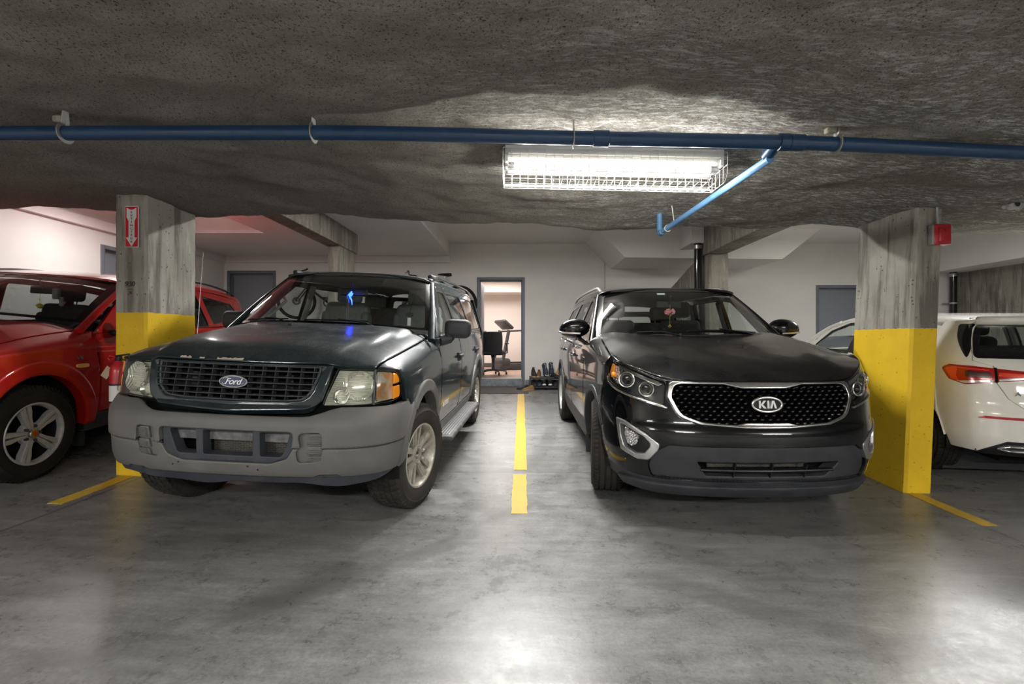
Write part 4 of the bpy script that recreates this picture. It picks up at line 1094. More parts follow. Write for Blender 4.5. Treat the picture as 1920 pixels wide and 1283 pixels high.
# lamps
for mir in (False, True):
    fl = (lambda v: Vector((-v.x, v.y, v.z))) if mir else (lambda v: v)
    lt = bpy.data.objects.new('headlight', None); COL.objects.link(lt); lt.parent = ford
    mb = MB(); mb.patch(rnd(Lmp), c.F, d=.04, r=0, th=.05, off=-.055, mirror=mir); mb.build('lamp_housing', 'chromed', lt)
    mb = MB(); mb.patch(rnd(LmpL), c.F, d=.04, r=0, th=.02, off=-.045, mirror=mir); mb.build('reflector', 'reflector', lt)
    def bowl(s, z, r_, dep, mt, nm, sq=1):
        mb = MB(); P0 = c.F(s, z); N = (c.F(s+.01, z)-c.F(s-.01, z)).cross(c.F(s, z+.01)-c.F(s, z-.01)).normalized()
        prof = [(r_*.04, -dep*.85), (r_*.5, -dep*.65), (r_*.8, -dep*.3), (r_, 0), (r_*1.06, .002), (r_*1.06, -.01)]
        mb.lathe(prof, axis='Y', n=28); Rm = N.to_track_quat('Y', 'Z').to_matrix().to_4x4()
        mb.xf(Matrix.Translation(P0+N*-.03) @ Rm @ Matrix.Diagonal((sq, 1, 1, 1)))
        if mir: mb.v = [(-a, b, d) for a, b, d in mb.v]
        return mb.build(nm, mt, lt)
    bowl(.70, .955, .083, .06, 'fluted', 'reflector_bowl'); bowl(.598, .885, .040, .035, 'chromed', 'reflector_bowl')
    mb = MB(); mb.ball(fl(c.F(.598, .885)+Vector((.004, .045, 0))), .019, 10); mb.build('bulb', 'lens', lt)
    mb = MB(); mb.ball(fl(c.F(.70, .96)+Vector((.01, .075, 0))), .018, 10); mb.build('bulb', 'lens', lt)
    mb = MB(); mb.patch(rnd(LmpL), c.F, d=.03, r=.006, th=.02, off=.006, mirror=mir); mb.build('lamp_lens', 'lensy', lt)
    # turn signal
    mb = MB(); mb.patch(rnd(LmpA), c.F, d=.03, r=.006, th=.02, off=.006, mirror=mir); tl = mb.build('turn_signal', 'lensy', lt)
    mb = MB(); mb.patch(rnd([(.82, 1.032), (.95, 1.026, .03), (.955, .955), (.955, .868), (.82, .856)]), c.F, d=.04, r=0, th=.01, off=-.014, mirror=mir)
    m_ = mat('signal_reflector', (.62, .47, .36), .2, .8); g = NG(m_); g.l(g.bump(g.n('ShaderNodeTexWave', _bands_direction='Z', Scale=30).outputs['Fac'], .5, .01), g.b.inputs['Normal'])
    g.l(g.ramp(g.noise(30, 4), [(.42, (.72, .70, .66)), (.6, (.80, .40, .16))]), g.b.inputs['Base Color'])
    mb.build('signal_reflector', m_, tl)
    mb = MB(); mb.patch(rnd([(.953, 1.022, .0), (.985, 1.015, .02), (1.018, .985, .02), (1.022, .962), (.957, .955)]), c.F, d=.03, r=.004, th=.012, off=-.004, mirror=mir)
    mb.patch(rnd([(.957, .94), (1.024, .945), (1.032, .90, .02), (1.02, .876, .01), (.955, .866)]), c.F, d=.03, r=.004, th=.012, off=-.004, mirror=mir); mb.build('amber_block', 'amber', tl)
    mb = MB(); mb.patch(rnd([(.797, 1.046), (.806, 1.046), (.806, .84), (.797, .84)]), c.F, d=.05, r=0, th=.05, off=-.004, mirror=mir); mb.build('lamp_divider', 'grillgrey', lt)
mb = MB(); mb.patch([(-1.06, 1.05), (1.06, 1.05), (1.06, .80), (-1.06, .80)], c.F, d=.06, r=0, th=0, off=-.075, holes=[rnd([(-.48, 1.04), (-.40, .86), (.40, .86), (.48, 1.04)])]); mb.build('front_panel', 'matte', ford)
# bumper: upper band, groove, lower band
def zt(s): return .832-.048*(1-sstep(.42, .62, abs(s)))
ctr = [(-.385, .702, .03), (.385, .702, .03), (.375, .60), (.345, .545, .05), (.25, .515, .03), (-.25, .515, .03), (-.345, .545, .05), (-.375, .60)]
pock = [(.405, .695, .04), (.535, .700, .03), (.538, .60), (.525, .535, .03), (.40, .522, .03), (.395, .59, .02), (.42, .615)]
pk = lambda sg: rnd([(sg*p[0],)+tuple(p[1:]) for p in pock])
end_u = [(1.17, .832), (1.335, .785), (1.30, .742), (1.225, .66), (1.195, .612)]
up = [(s, zt(s)) for s in [-1.16+2.32*i/46 for i in range(47)]][::-1]
upo = [(-a, b) for a, b in end_u]+[(a, b) for a, b in end_u[::-1]]+up[1:-1]
mb = MB()
mb.patch([(-1.16, .42), (1.16, .42), (1.16, .79), (-1.16, .79)], c.F, d=.07, r=0, th=0, off=-.07, holes=[rnd(ctr)])
mb.build('bumper_core', 'matte', ford)
mb = MB(); mb.patch(upo, c.F, d=.028, holes=[rnd(ctr), pk(1), pk(-1)], r=.007, th=.05)
end_l = [(1.190, .603), (1.165, .53), (1.150, .46), (1.10, .425)]
lo = [(-a, b) for a, b in end_l]+[(-.70, .432), (-.64, .432), (-.62, .447), (-.52, .447), (-.48, .428), (.48, .428), (.52, .447), (.62, .447), (.64, .432), (.70, .432)]+[(a, b) for a, b in end_l[::-1]]
mb.patch(lo, c.F, d=.028, holes=[rnd(ctr), pk(1), pk(-1)], r=.008, th=.04, off=-.010)
bp = mb.build('front_bumper', 'greyplast', ford)
c.side('bumper_groove', [(.545, .585), (1.18, .585), (1.18, .63), (.545, .63)], c.F, 'greyplast', d=.05, r=0, th=0, off=-.022)
# moulded edge that continues the flare down the bumper end
c.side('bumper_flare', [(1.335, .785), (1.30, .742), (1.225, .66), (1.190, .603), (1.165, .53), (1.148, .445), (1.075, .43), (1.085, .53), (1.11, .62), (1.15, .70), (1.215, .77), (1.25, .812)], c.F, 'greyplast', d=.03, off=.007, r=.012, th=.05)
for sg in (1, -1):
    mb = MB(); P_ = [(sg*a, b) for a, b in ((.39, .515), (.54, .515), (.54, .70), (.39, .70))]
    mb.patch(P_, c.F, d=.03, r=0, th=0, off=-.030); o = mb.build('fog_lamp_blank', 'greyplast', bp)
    for z0, z1 in ((.628, .690), (.572, .618), (.530, .562)):
        mb = MB(); P_ = [(sg*a, b) for a, b in ((.455, z0), (.535, z0), (.535, z1), (.465, z1))]; mb.patch(P_, c.F, d=.03, r=.002, th=.02, off=-.018)
        for k in range(5 if z0 > .6 else 3): z = z0+.008+k*.011; mb.tube([c.F(sg*.468, z)+Vector((0, .009, 0)), c.F(sg*.53, z)+Vector((0, .009, 0))], .0022, 5)
        mb.build('louvre', 'greyplast', o)
# centre intake with dark insert
mb = MB(); inn = [rnd([(-.335, .690, .015), (-.175, .690, .01), (-.175, .552, .01), (-.29, .552, .03)]), rnd([(-.135, .690, .01), (.15, .690, .01), (.15, .552, .01), (-.135, .552, .01)]), rnd([(.19, .690, .01), (.358, .690, .01), (.335, .60), (.31, .552, .03), (.19, .552, .01)])]
mb.patch(rnd(ctr), c.F, d=.03, holes=inn, r=.008, th=.07, off=-.022); it = mb.build('lower_intake', 'valance', ford)
mb = MB(); mb.box((0, .095, .655), (.74, .02, .062)); mb.build('crash_bar', noisy('dusty_metal', (.08, .08, .085), (.16, .16, .16), 30, .7), it)
M['coil'] = m = mat('radiator_fins', (.30, .28, .24), .6, .5); g = NG(m); bk = g.n('ShaderNodeTexBrick'); bk.inputs['Scale'].default_value = 16; bk.inputs['Mortar Size'].default_value = .012
bk.inputs['Color1'].default_value = (.03, .03, .03, 1); bk.inputs['Color2'].default_value = (.07, .06, .05, 1); bk.inputs['Mortar'].default_value = (.22, .21, .17, 1); bk.inputs['Row Height'].default_value = .16
tc = g.n('ShaderNodeTexCoord'); sx_ = g.sep(tc.outputs['Object']); cb = g.n('ShaderNodeCombineXYZ'); g.l(sx_[0], cb.inputs[0]); g.l(sx_[2], cb.inputs[1]); g.l(cb.outputs[0], bk.inputs['Vector'])
g.l(g.mix(g.rng(g.noise(20, 4), .45, .6, 0, .6), bk.outputs[0], (.05, .05, .045)), g.b.inputs['Base Color'])
mb = MB(); mb.box((.10, .135, .59), (.47, .02, .085)); mb.build('radiator', 'coil', it)
mb = MB()
for x, z in ((-.27, .505), (-.305, .490), (.13, .500), (.185, .482)): P = c.F(x, z); mb.lathe([(.0045, -.0125), (.001, -.0125)], (P.x, P.y+.018, P.z), 'Y', 8)
mb.build('screw_hole', 'matte', bp)
# rubber valance under the bumper, its lower edge wavy
mb = MB(); top = [(s, .432) for s in [1.10-2.2*i/30 for i in range(31)]]
bot = [(s, .372+.010*math.sin(s*7)+.006*math.sin(s*17+1)+.035*sstep(.75, 1.1, abs(s))) for s in [-1.10+2.2*i/60 for i in range(61)]]
mb.patch(bot+top, c.F, d=.04, r=.006, th=.02, off=-.022); mb.build('valance', 'valance', ford)
mb = MB()
for sg in (-1, 1): mb.tube([c.F(sg*.60, .438)+Vector((0, .06, 0)), c.F(sg*.53, .438)+Vector((0, .03, .004))], .012, 8)
mb.build('tow_hook', 'darkplast', ford)
# wheel arch flares
for yc in (YA, 3.77):
    a0 = 128 if yc < 1 else 178
    ring = arc_pts(yc, ZA, RA, -6, a0, 24)+arc_pts(yc, ZA, RA+.082, a0, -6, 24)
    if yc < 1: ring = arc_pts(yc, ZA, RA, -6, 127, 24)+arc_pts(yc, ZA, RA+.085, 134, -6, 24)
    c.side('wheel_arch_trim', ring, c.S, 'greyplast', d=.035, off=.016, r=.014, th=.09)
# doors
sill = .47
d1 = [(1.425, sill), (2.36, sill), (2.40, .8), (2.42, 1.190), (1.425, 1.192)]
arcr = arc_pts(3.77, ZA, RA+.06, 168, 98, 12)
d2 = [(2.372, sill), (3.20, sill)]+[(3.33, .47)]+[(y, z) for y, z in arc_pts(3.77, ZA, RA+.055, 172, 118, 10)]+[(3.62, .95), (3.64, 1.188), (2.432, 1.190), (2.412, .8)]
dr = c.side('front_door', rnd(d1), c.S, PT, d=.07, r=.006, th=.03)
dr2 = c.side('rear_door', rnd(d2), c.S, PT, d=.06, r=.006, th=.03)
q3 = [(y, z) for y, z in arc_pts(3.77, ZA, RA+.055, 116, 4, 12)]+[(4.30, .50), (4.78, .52), (4.80, 1.0), (4.77, 1.187), (3.652, 1.188), (3.632, .95)]
c.side('quarter_panel', q3, c.S, PT, d=.07, r=.006, th=.03)
def cladding(y0, y1): return [(y0, .375), (y1, .375), (y1, .462), (y0, .462)]
c.side('sill_trim', [(1.32, .365), (3.31, .365), (3.31, .462), (1.32, .462)], c.S, 'greyplast', d=.08, r=.008, th=.05, off=.004)
c.side('rear_bumper', [(4.27, .42), (4.80, .45), (4.86, .78), (4.40, .80), (4.33, .62)], c.S, 'greyplast', d=.06, r=.01, th=.05, off=.012)
for k, (D, yy) in enumerate(((dr, 2.27), (dr2, 3.50))):
    for i, sg in enumerate((1, -1)):
        P = c.S(yy, .985); mb = MB(); mb.box((sg*(P.x+.004), yy, .985), (.010, .16, .085), None, .004); mb.box((sg*(P.x+.022), yy, .992), (.028, .17, .035), None, .012); mb.build('door_handle', 'darkplast', D[i])
for i, sg in enumerate((1, -1)):       # white lettering low on the front doors
    mb = MB(); P = c.S(1.95, .60); RZ = Matrix.Rotation(PI/2*sg, 4, 'Z') @ Matrix.Rotation(PI/2, 4, 'X')
    mb.text('4x4 SPORT', .055, Matrix.Translation((sg*(P.x+.004), 1.62, .62)) @ RZ, .0006, shear=.3, bold=.001); mb.build('door_lettering', 'signwhite', dr[i])
# running boards
for sg in (1, -1):
    mb = MB(); mb.box((sg*.925, 2.33, .345), (.17, 1.78, .05), None, .022)
    rb = mb.build('running_board', noisy('dirty_step_plastic', (.05, .055, .065), (.22, .17, .10), 11, .6, .8, .1, 60, lo=.5, hi=.75), ford)
    mb = MB()
    for k in range(5): mb.bb(sg*(.868+k*.024), sg*(.880+k*.024), 1.50, 3.16, .366, .374, .002)
    mb.build('step_rib', 'satin', rb)
    for yy in (1.75, 2.35, 2.95):
        mb = MB(); mb.box((sg*.80, yy, .36), (.22, .05, .03), (0, sg*.2, 0)); mb.build('step_bracket', 'darkplast', rb)
# glasshouse
c.glasshouse(dict(paint=PT, zr=[(1.7, 1.735), (1.95, 1.765), (2.6, 1.795), (4.0, 1.79), (4.6, 1.765), (4.85, 1.73)], ze=[(1.7, 1.645), (1.95, 1.665), (2.6, 1.685), (4.2, 1.68), (4.85, 1.65)],
    apillar=((1.37, 1.255), (1.93, 1.655)), wbase=(1.16, 1.285), wtop=1.80, yr=4.80, band=(.045, .03, .07), aw=.030, wglass='glass',
    frame=[(1.40, 1.196), (4.77, 1.192), (4.80, 1.40), (4.74, 1.652), (4.2, 1.682), (2.6, 1.687), (1.95, 1.666)],
    windows=[[(1.56, 1.225, .03), (2.40, 1.22, .03), (2.34, 1.63, .04), (2.05, 1.632, .06)], [(2.49, 1.22, .03), (3.34, 1.215, .03), (3.30, 1.635, .04), (2.43, 1.635, .04)],
             [(3.45, 1.23, .05), (4.55, 1.23, .08), (4.42, 1.62, .06), (3.41, 1.63, .05)]]))
# roof rails and crossbar ends
for sg in (-1, 1):
    mb = MB(); P = []
    for i in range(25):
        y = 1.98+2.55*i/24; b = c.Rf(.80, y); h = .034*sstep(0, .07, i/24)*sstep(0, .07, 1-i/24); P.append((sg*(b.x), y, b.z+h+.006))
    mb.tube(P, (.020, .014), 10, flat=True, up=(0, 0, 1)); rr_ = mb.build('roof_rail', PT, ford)
    mb = MB(); mb.tube([P[0], (P[0][0], P[0][1]-.07, P[0][2]-.012)], (.03, .014), 10, flat=True, up=(0, 0, 1)); mb.box((P[1][0], 2.04, P[2][2]-.02), (.05, .14, .05), None, .02); mb.build('rail_foot', 'darkplast', rr_)
# rear end
mb = MB(); rg = [(-.60, 1.24), (.60, 1.24), (.55, 1.60), (-.55, 1.60)]
Fr = lambda x, z: Vector((x, 4.86-.10*(x/.85)**2-.10*max(0, z-1.1), z))
mb.patch([(-.80, .50), (.80, .50), (.84, 1.15), (.68, 1.66), (-.68, 1.66), (-.84, 1.15)], lambda x, z: Vector((-x, Fr(x, z).y, z)), d=.1, holes=[rnd([p+(.05,) for p in rg])], r=.005, th=.04); tg = mb.build('tailgate', PT, ford)
mb = MB(); mb.patch(rg, lambda x, z: Vector((-x, Fr(x, z).y-.01, z)), d=.2, r=0, th=0); mb.build('rear_window', 'glassm', tg)
mb = MB(); mb.box((0, 4.83, .60), (1.70, .20, .26), None, .06); mb.build('rear_bumper', 'greyplast', ford)
# outside mirrors
for sg in (1, -1):
    mb = MB(); mb.box((sg*.915, 1.62, 1.225), (.06, .11, .09), (0, 0, sg*.2), .025)
    mb.tube([(sg*.86, 1.58, 1.17), (sg*.93, 1.60, 1.18), (sg*.93, 1.63, 1.205)], [.05, .035, .045], 12)
    o = mb.build('side_mirror', 'darkplast', ford)
    mb = MB(); mb.box((sg*.995, 1.63, 1.275), (.23, .13, .165), (0, 0, sg*.10), .055); mb.build('mirror_shell', 'darkplast', o)
    mb = MB(); mb.box((sg*.995, 1.697, 1.275), (.20, .004, .13), (0, 0, sg*.10), .002); mb.build('mirror_glass', 'chrome', o)
    mb = MB(); mb.patch([(1.38, 1.20), (1.55, 1.205), (1.60, 1.33)], c.S, d=.05, r=.004, th=.02, off=.006, mirror=sg < 0); mb.build('mirror_base', 'darkplast', o)
# wheels, wells, underbody
for y, sd, st in ((YA, 1, -math.radians(12.5)), (YA, -1, -math.radians(12.5)), (3.77, 1, 0), (3.77, -1, 0)):
    wheel(ford, (sd*.785, y, .368), .372, .245, .222, sd, st, 'ford')
mb = MB(); wellmesh(mb, c, YA, ZA, RA+.02, .52, .86); wellmesh(mb, c, 3.77, ZA, RA+.02, .52, .86)
mb = MB(); mb.bb(-.52, .52, .35, 4.6, .36, .52); mb.bb(-.80, .80, 1.33, 3.3, .36, .46); mb.bb(-.80, .80, 4.22, 4.75, .42, .55)
mb.tube([(-.7, YA, .368), (.7, YA, .368)], .05, 8); mb.tube([(-.7, 3.77, .368), (.7, 3.77, .368)], .06, 8); mb.build('underbody', 'matte', ford)
mb = MB(); mb.bb(-.66, .66, .30, 1.2, .5, .95); mb.bb(-.52, .52, .2, .32, .5, 1.0); mb.build('engine_bay', 'matte', ford)
# whip antenna on the left front wing
P = c.G(-.88, 1.0); mb = MB(); mb.tube([P, P+Vector((0, 0, .03))], [.012, .007], 8); mb.tube([P+Vector((0, 0, .02)), P+Vector((.0, .06, .76))], .0022, 6); mb.ball(P+Vector((0, .06, .762)), .005, 6); mb.build('antenna', 'satin', ford)
wiper(ford, [c.WS(-.86+.5*i/6, .045)+Vector((0, -.015, .006)) for i in range(7)], [c.WS(-.30, -.03), c.WS(-.45, .02)+Vector((0, -.02, .02)), c.WS(-.62, .05)+Vector((0, -.02, .014))])
wiper(ford, [c.WS(-.18+.62*i/6, .035+.02*i/6)+Vector((0, -.015, .006)) for i in range(7)], [c.WS(.58, -.05), c.WS(.42, .01)+Vector((0, -.02, .02)), c.WS(.16, .05)+Vector((0, -.02, .014))])
# cabin
tub(c, 1.42, 4.70, .80, .50, 1.17, 'dash')
mb = MB()
mb.box((0, 1.50, 1.135), (1.52, .42, .16), None, .06); mb.tube([(-.72, 1.32, 1.20), (0, 1.22, 1.225), (.72, 1.32, 1.20)], .03, 8); mb.build('dashboard', 'dash', ford)
mb = MB(); mb.box((.40, 1.56, 1.20), (.42, .24, .10), None, .05); mb.build('instrument_hood', 'beige', ford)
steering(ford, .40, 1.80, 1.10, 'dash', .19)
for sx in (-.38, .40): seat(ford, sx, 2.22, .82, 'seatgrey', hz=.08)
seat(ford, 0, 3.12, .84, 'seatgrey', w_=1.25, bh=.55, hz=.06)
for sg in (-1, 1):
    for yy, tp in ((2.40, 2.36), (3.39, 3.36), (4.60, 4.5)):
        a, b = c.S(yy, 1.2), c.S(tp, 1.64); mb = MB(); mb.tube([(sg*(a.x-.06), yy, 1.2), (sg*(b.x-.045), tp, 1.64)], (.05, .02), 8, flat=True, up=(1, 0, 0)); mb.build('pillar_trim', 'beige', ford)
    mb = MB(); mb.tube([(sg*(c.S(1.62, 1.30).x-.09), 1.66, 1.30), (sg*(c.S(1.7, 1.3).x-.10), 1.72, 1.34), (sg*(c.S(1.8, 1.5).x-.085), 1.86, 1.47), (sg*(c.S(1.8, 1.5).x-.06), 1.87, 1.50)], .014, 8); mb.build('grab_handle', 'beige', ford)
mirror_int(ford, (0, 1.80, 1.57))
# hanging things inside the windscreen
t = thing('hanging_ornament', 'string of dark beads with a glowing blue charm hanging inside the green car windscreen', 'ornament'); t.location = Matrix.Translation(ford.location) @ ford.rotation_euler.to_matrix().to_4x4() @ Vector((-.035, 1.72, 1.54)); t.rotation_euler = ford.rotation_euler
M['glow'] = mat('blue_glow', (.02, .05, 1), .4, emit=(.01, .04, 1), es=14)
mb = MB(); mb.tube([(.0, 0, 0), (.0, .0, -.28)], .0015, 5); mb.tube([(.018, 0, 0), (.012, .0, -.26)], .0015, 5); mb.build('cord', 'chrome', t)
mb = MB(); mb.box((.05, -.03, .005), (.026, .012, .03), (0, .5, 0), .004); mb.tube([(.055, -.03, .03), (.03, -.03, .0), (.055, -.03, -.05), (.06, -.03, -.09)], [.006, .010, .006, .002], 8); mb.build('charm', 'glow', t)
mb = MB(); rr = random.Random(5)
for i in range(16): mb.ball((rr.uniform(-.028, .03), rr.uniform(-.01, .01), -.245-.012*(i//2)-rr.uniform(0, .006)), .0075, 8)
mb.build('beads', 'chromed', t)
l = bpy.data.lights.new('charm_light', 'POINT'); l.energy = .12; l.color = (.03, .06, 1); l.shadow_soft_size = .02; o = bpy.data.objects.new('charm_light', l); COL.objects.link(o); o.parent = t; o.location = (.04, -.06, -.02)
t = thing('parking_card', 'round black clip with white card hanging inside the green car windscreen at right', 'card'); t.location = Matrix.Translation(ford.location) @ ford.rotation_euler.to_matrix().to_4x4() @ Vector((.565, 1.62, 1.36)); t.rotation_euler = ford.rotation_euler
mb = MB(); mb.prism(ellipse(0, 0, .030, .020, 20), lambda a, b: Vector((a, -.01, b+.02)), lambda a, b: Vector((a, .01, b+.02))); mb.build('clip', 'blackplast', t)
mb = MB(); mb.bb(-.016, .014, -.002, .002, -.075, -.005, .001); mb.build('card', 'signwhite', t)
mb = MB(); mb.tube([(0, 0, .04), (.03, .04, .19)], .002, 5); mb.build('cord', 'blackplast', t)
# ================================================================ black SUV with honeycomb grille
KX, KY = 1.515, 2.95
kia = thing('suv', 'glossy black SUV with chrome framed mesh grille and pink flower in the windscreen', 'car', (KX, KY, ground(1.5, 3.88)-.93*.036+.004), (.035, 0, math.radians(.6)))
PK = 'kia'
c = Car(kia, plan=[(0, 0), (.3, .016), (.5, .05), (.66, .11), (.78, .20), (.87, .33), (.915, .47), (.935, .62), (.94, .8)],
        pf=[(.20, .13), (.27, .07), (.34, .035), (.45, .012), (.56, .0), (.64, .004), (.70, .03), (.82, .055), (.96, .10), (1.02, .145), (1.12, .26)],
        ps=[(.20, .10), (.27, .06), (.36, .02), (.50, 0), (.70, 0), (.86, .012), (1.0, .028), (1.12, .05)],
        inset=[(.25, .055), (.40, .02), (.58, .004), (.72, 0), (.88, .003), (1.0, .014), (1.10, .040), (1.30, .115), (1.56, .225), (1.70, .30)],
        W=[(.1, .90), (.4, .925), (.8, .94), (2.4, .945), (3.9, .935), (4.4, .90), (4.7, .84)],
        zc=[(0, .99), (.12, 1.02), (.3, 1.082), (.6, 1.14), (1.0, 1.205), (1.4, 1.26)],
        ztop=[(0, .952), (.25, .955), (.5, .952), (.60, .962), (.80, 1.02), (1.0, 1.065), (1.16, 1.10), (1.3, 1.10)], n=4.0, zb=.975, lead_s=1.16, lam=.16, dzp=14)
def kb(x, y):
    a = abs(x); e = .52+.20*sstep(0, 1.3, y)
    return .018*math.exp(-((a-e)/.11)**2)*sstep(.02, .5, y)-.010*math.exp(-(a/.3)**2)*sstep(.1, .6, y)
c.bumps = (kb,)
qe = lambda x, y: c.q_of(x, y)
# bonnet: front edge follows grille and lamps
hood = c.lead_q(-.98, .98, 40, gap=.002)
xe = c.F(.98, c.ztop(.98))
hl = [(qe(.858, .50), .50), (qe(.845, .8), .8), (qe(.825, 1.1), 1.1), (qe(.80, 1.36), 1.40)]
back = [(qe(x, 1.15+.2*(abs(x)/.78)**2.4), 1.12+.27*(abs(x)/.80)**2.4) for x in (.72, .6, .4, .2, 0, -.2, -.4, -.6, -.72)]
mb = MB(); mb.patch(hood+hl+back+[(-a, b) for a, b in hl[::-1]], c.G, d=.04, r=.008, th=.03, off=.002); khood = mb.build('hood', PK, kia)
mb = MB(); mb.patch([(qe(x, 1.2), 1.10+.26*(abs(x)/.8)**2.4) for x in (-.78, -.6, -.4, -.2, 0, .2, .4, .6, .78)]+[(qe(x, 1.3), 1.26+.24*(abs(x)/.8)**2.4) for x in (.78, .6, .4, .2, 0, -.2, -.4, -.6, -.78)], c.G, d=.08, r=0, th=.01, off=-.012)
mb.build('cowl', 'blackplast', kia)
YA, ZA, RA = .93, .375, .405
fo = [(a+.004, b+.004) for a, b in c.lead_q(.99, 1.16, 8)]
fo = [(a, b) for a, b in fo[::-1]][::-1]
top = [(qe(.866, .50), .50), (qe(.853, .8), .8), (qe(.833, 1.1), 1.1), (qe(.808, 1.36), 1.40), (.985, 1.44), (1+c.zb-.45, 1.46), (1+c.zb-.41, YA+RA+.05)]
arcw = [(1+c.zb-z, y) for y, z in arc_pts(YA, ZA, RA+.035, 10, 148, 18)]
fo = [(a, b+.004) for a, b in c.lead_q(1.15, 1.0, 8)]+top+arcw+[(1+c.zb-.76, .585), (1+c.zb-.84, .565), (1+c.zb-.93, .50)]
c.side('fender', fo, c.G, PK, d=.045, r=.006, th=.03)
# one-piece nose: paint with openings for grille, lamps, intake and fog lamps
GR = [(-.585, .938, .05), (-.56, .950, .03), (0, .952), (.56, .950, .03), (.585, .938, .05), (.600, .86, .05), (.535, .735, .12), (.40, .692, .10), (.14, .676), (-.14, .676), (-.40, .692, .10), (-.535, .735, .12), (-.600, .86, .05)]
LP = [(.612, .948), (.80, 1.008), (1.0, 1.055), (1.125, 1.083, .02), (1.15, 1.06, .02), (1.165, .985, .03), (1.12, .93, .03), (.98, .885), (.80, .846), (.625, .806, .01)]
FG = [(.985, .690, .012), (.905, .680, .02), (.745, .618, .03), (.655, .560, .04), (.665, .520, .04), (.72, .450, .05), (.80, .444, .05), (.935, .485, .03), (.965, .58)]
IN = [(-.60, .560, .02), (.60, .560, .02), (.70, .500, .03), (.735, .41, .05), (.715, .335, .03), (-.715, .335, .03), (-.735, .41, .05), (-.70, .500, .03)]
mp = lambda P_, sg: rnd([(sg*p[0],)+tuple(p[1:]) for p in P_])
zl = lambda s: .262+.03*sstep(.75, 1.15, abs(s))
S_ = [-1.22+2.44*i/60 for i in range(61)]
outl = [(s, .330+.035*sstep(.8, 1.2, abs(s))) for s in S_]+[(1.235, .50), (1.28, .65), (1.315, .76), (1.26, .83), (1.19, .90), (1.17, .985)]+[(s, c.ztop(abs(s))) for s in [1.16-2.32*i/60 for i in range(61)]]+[(-1.17, .985), (-1.19, .90), (-1.26, .83), (-1.315, .76), (-1.28, .65), (-1.235, .50)]
mb = MB(); mb.patch(outl, c.F, d=.025, holes=[rnd(GR), mp(LP, 1), mp(LP, -1), mp(FG, 1), mp(FG, -1), rnd(IN)], r=.006, th=.045)
mb.build('front_bumper', PK, kia)
mb = MB(); mb.patch([(-1.22, .30), (1.22, .30), (1.16, .98), (.6, .93), (-.6, .93), (-1.16, .98)], c.F, d=.08, r=0, th=0, off=-.12); mb.build('bumper_core', 'matte', kia)
# lower black lip
mb = MB(); lip = [(s, .335+.035*sstep(.8, 1.2, abs(s))) for s in S_]
mb.patch([(s, zl(s)-.03) for s in S_]+lip[::-1], c.F, d=.035, r=.008, th=.05, off=-.004); mb.build('lower_lip', 'darkplast', kia)
mb = MB(); S2 = [-.98+1.96*i/40 for i in range(41)]
mb.patch([(s, .232+.012*sstep(.7, 1., abs(s))) for s in S2]+[(1.02, .295)]+[(s, .305) for s in (.86, .5, 0, -.5, -.86)]+[(-1.02, .295)], c.F, d=.035, r=.010, th=.05, off=.020); mb.build('skid_strip', 'darkplast', kia)
# intake
slot = rnd([(-.43, .455, .01), (.49, .455, .01), (.40, .362, .02), (-.37, .362, .02)])
mb = MB(); mb.patch(rnd(IN), c.F, d=.03, holes=[slot], r=.010, th=.08, off=-.016); it = mb.build('lower_intake', 'darkplast', kia)
mb = MB(); mb.tube([c.F(-.40+.84*i/12, .408)+Vector((0, .025, 0)) for i in range(13)], (.02, .007), 8, flat='box', up=(0, 0, 1))
for s in (-.20, .03, .25): mb.tube([c.F(s, .365)+Vector((0, .03, 0)), c.F(s+.01, .452)+Vector((0, .03, 0))], (.003, .02), 8, flat='box', up=(0, 1, 0))
mb.build('intake_slat', 'blackplast', it)
M['coilk'] = M['coil']
mb = MB(); mb.box((-.03, .12, .437), (.62, .02, .05)); mb.build('radiator', 'coil', it)
# grille frame, honeycomb
gin = [(-.555, .928, .05), (-.50, .938, .02), (-.25, .938, .03), (-.14, .915, .03), (.14, .915, .03), (.25, .938, .03), (.50, .938, .02), (.555, .928, .05), (.575, .86, .05), (.515, .748, .11), (.39, .707, .08), (.19, .693, .02), (.13, .708, .02), (-.13, .708, .02), (-.19, .693, .02), (-.39, .707, .08), (-.515, .748, .11), (-.575, .86, .05)]
GIN = rnd(gin)
mb = MB(); mb.patch(rnd([(p[0]*1.004,)+tuple(p[1:]) for p in GR]), c.F, d=.014, holes=[GIN], r=.006, th=.03, off=.010); kg = mb.build('grille', 'chromed', kia)
mb = MB(); mb.patch(GIN, c.F, d=.05, r=0, th=0, off=-.055); mb.build('grille_back', 'matte', kg)
mb = MB(); cw, chh = .0485, .0262
def cell(s, z):
    vs = []; hw, hh = cw*.50, chh*.86
    ring = [(-hw, 0), (-hw*.45, hh*.52), (0, hh*.66), (hw*.45, hh*.52), (hw, 0), (hw*.45, -hh*.52), (0, -hh*.66), (-hw*.45, -hh*.52)]
    for k_, dy in ((1.0, .004), (.62, .03)):
        for a, b in ring: vs.append(c.F(s+a*k_, z+b*k_)+Vector((0, dy, 0)))
    mb.add(vs, [[i, (i+1) % 8, 8+(i+1) % 8, 8+i] for i in range(8)])
for j in range(-1, 12):
    z = .690+j*chh*.92
    for i in range(-13, 14):
        s = (i+(.5 if j % 2 else 0))*cw
        if pip(s, z, GIN) and not (abs(s) < .10 and abs(z-.815) < .04): cell(s, z)
mb.build('grille_mesh', 'gloss', kg)
mb = MB()
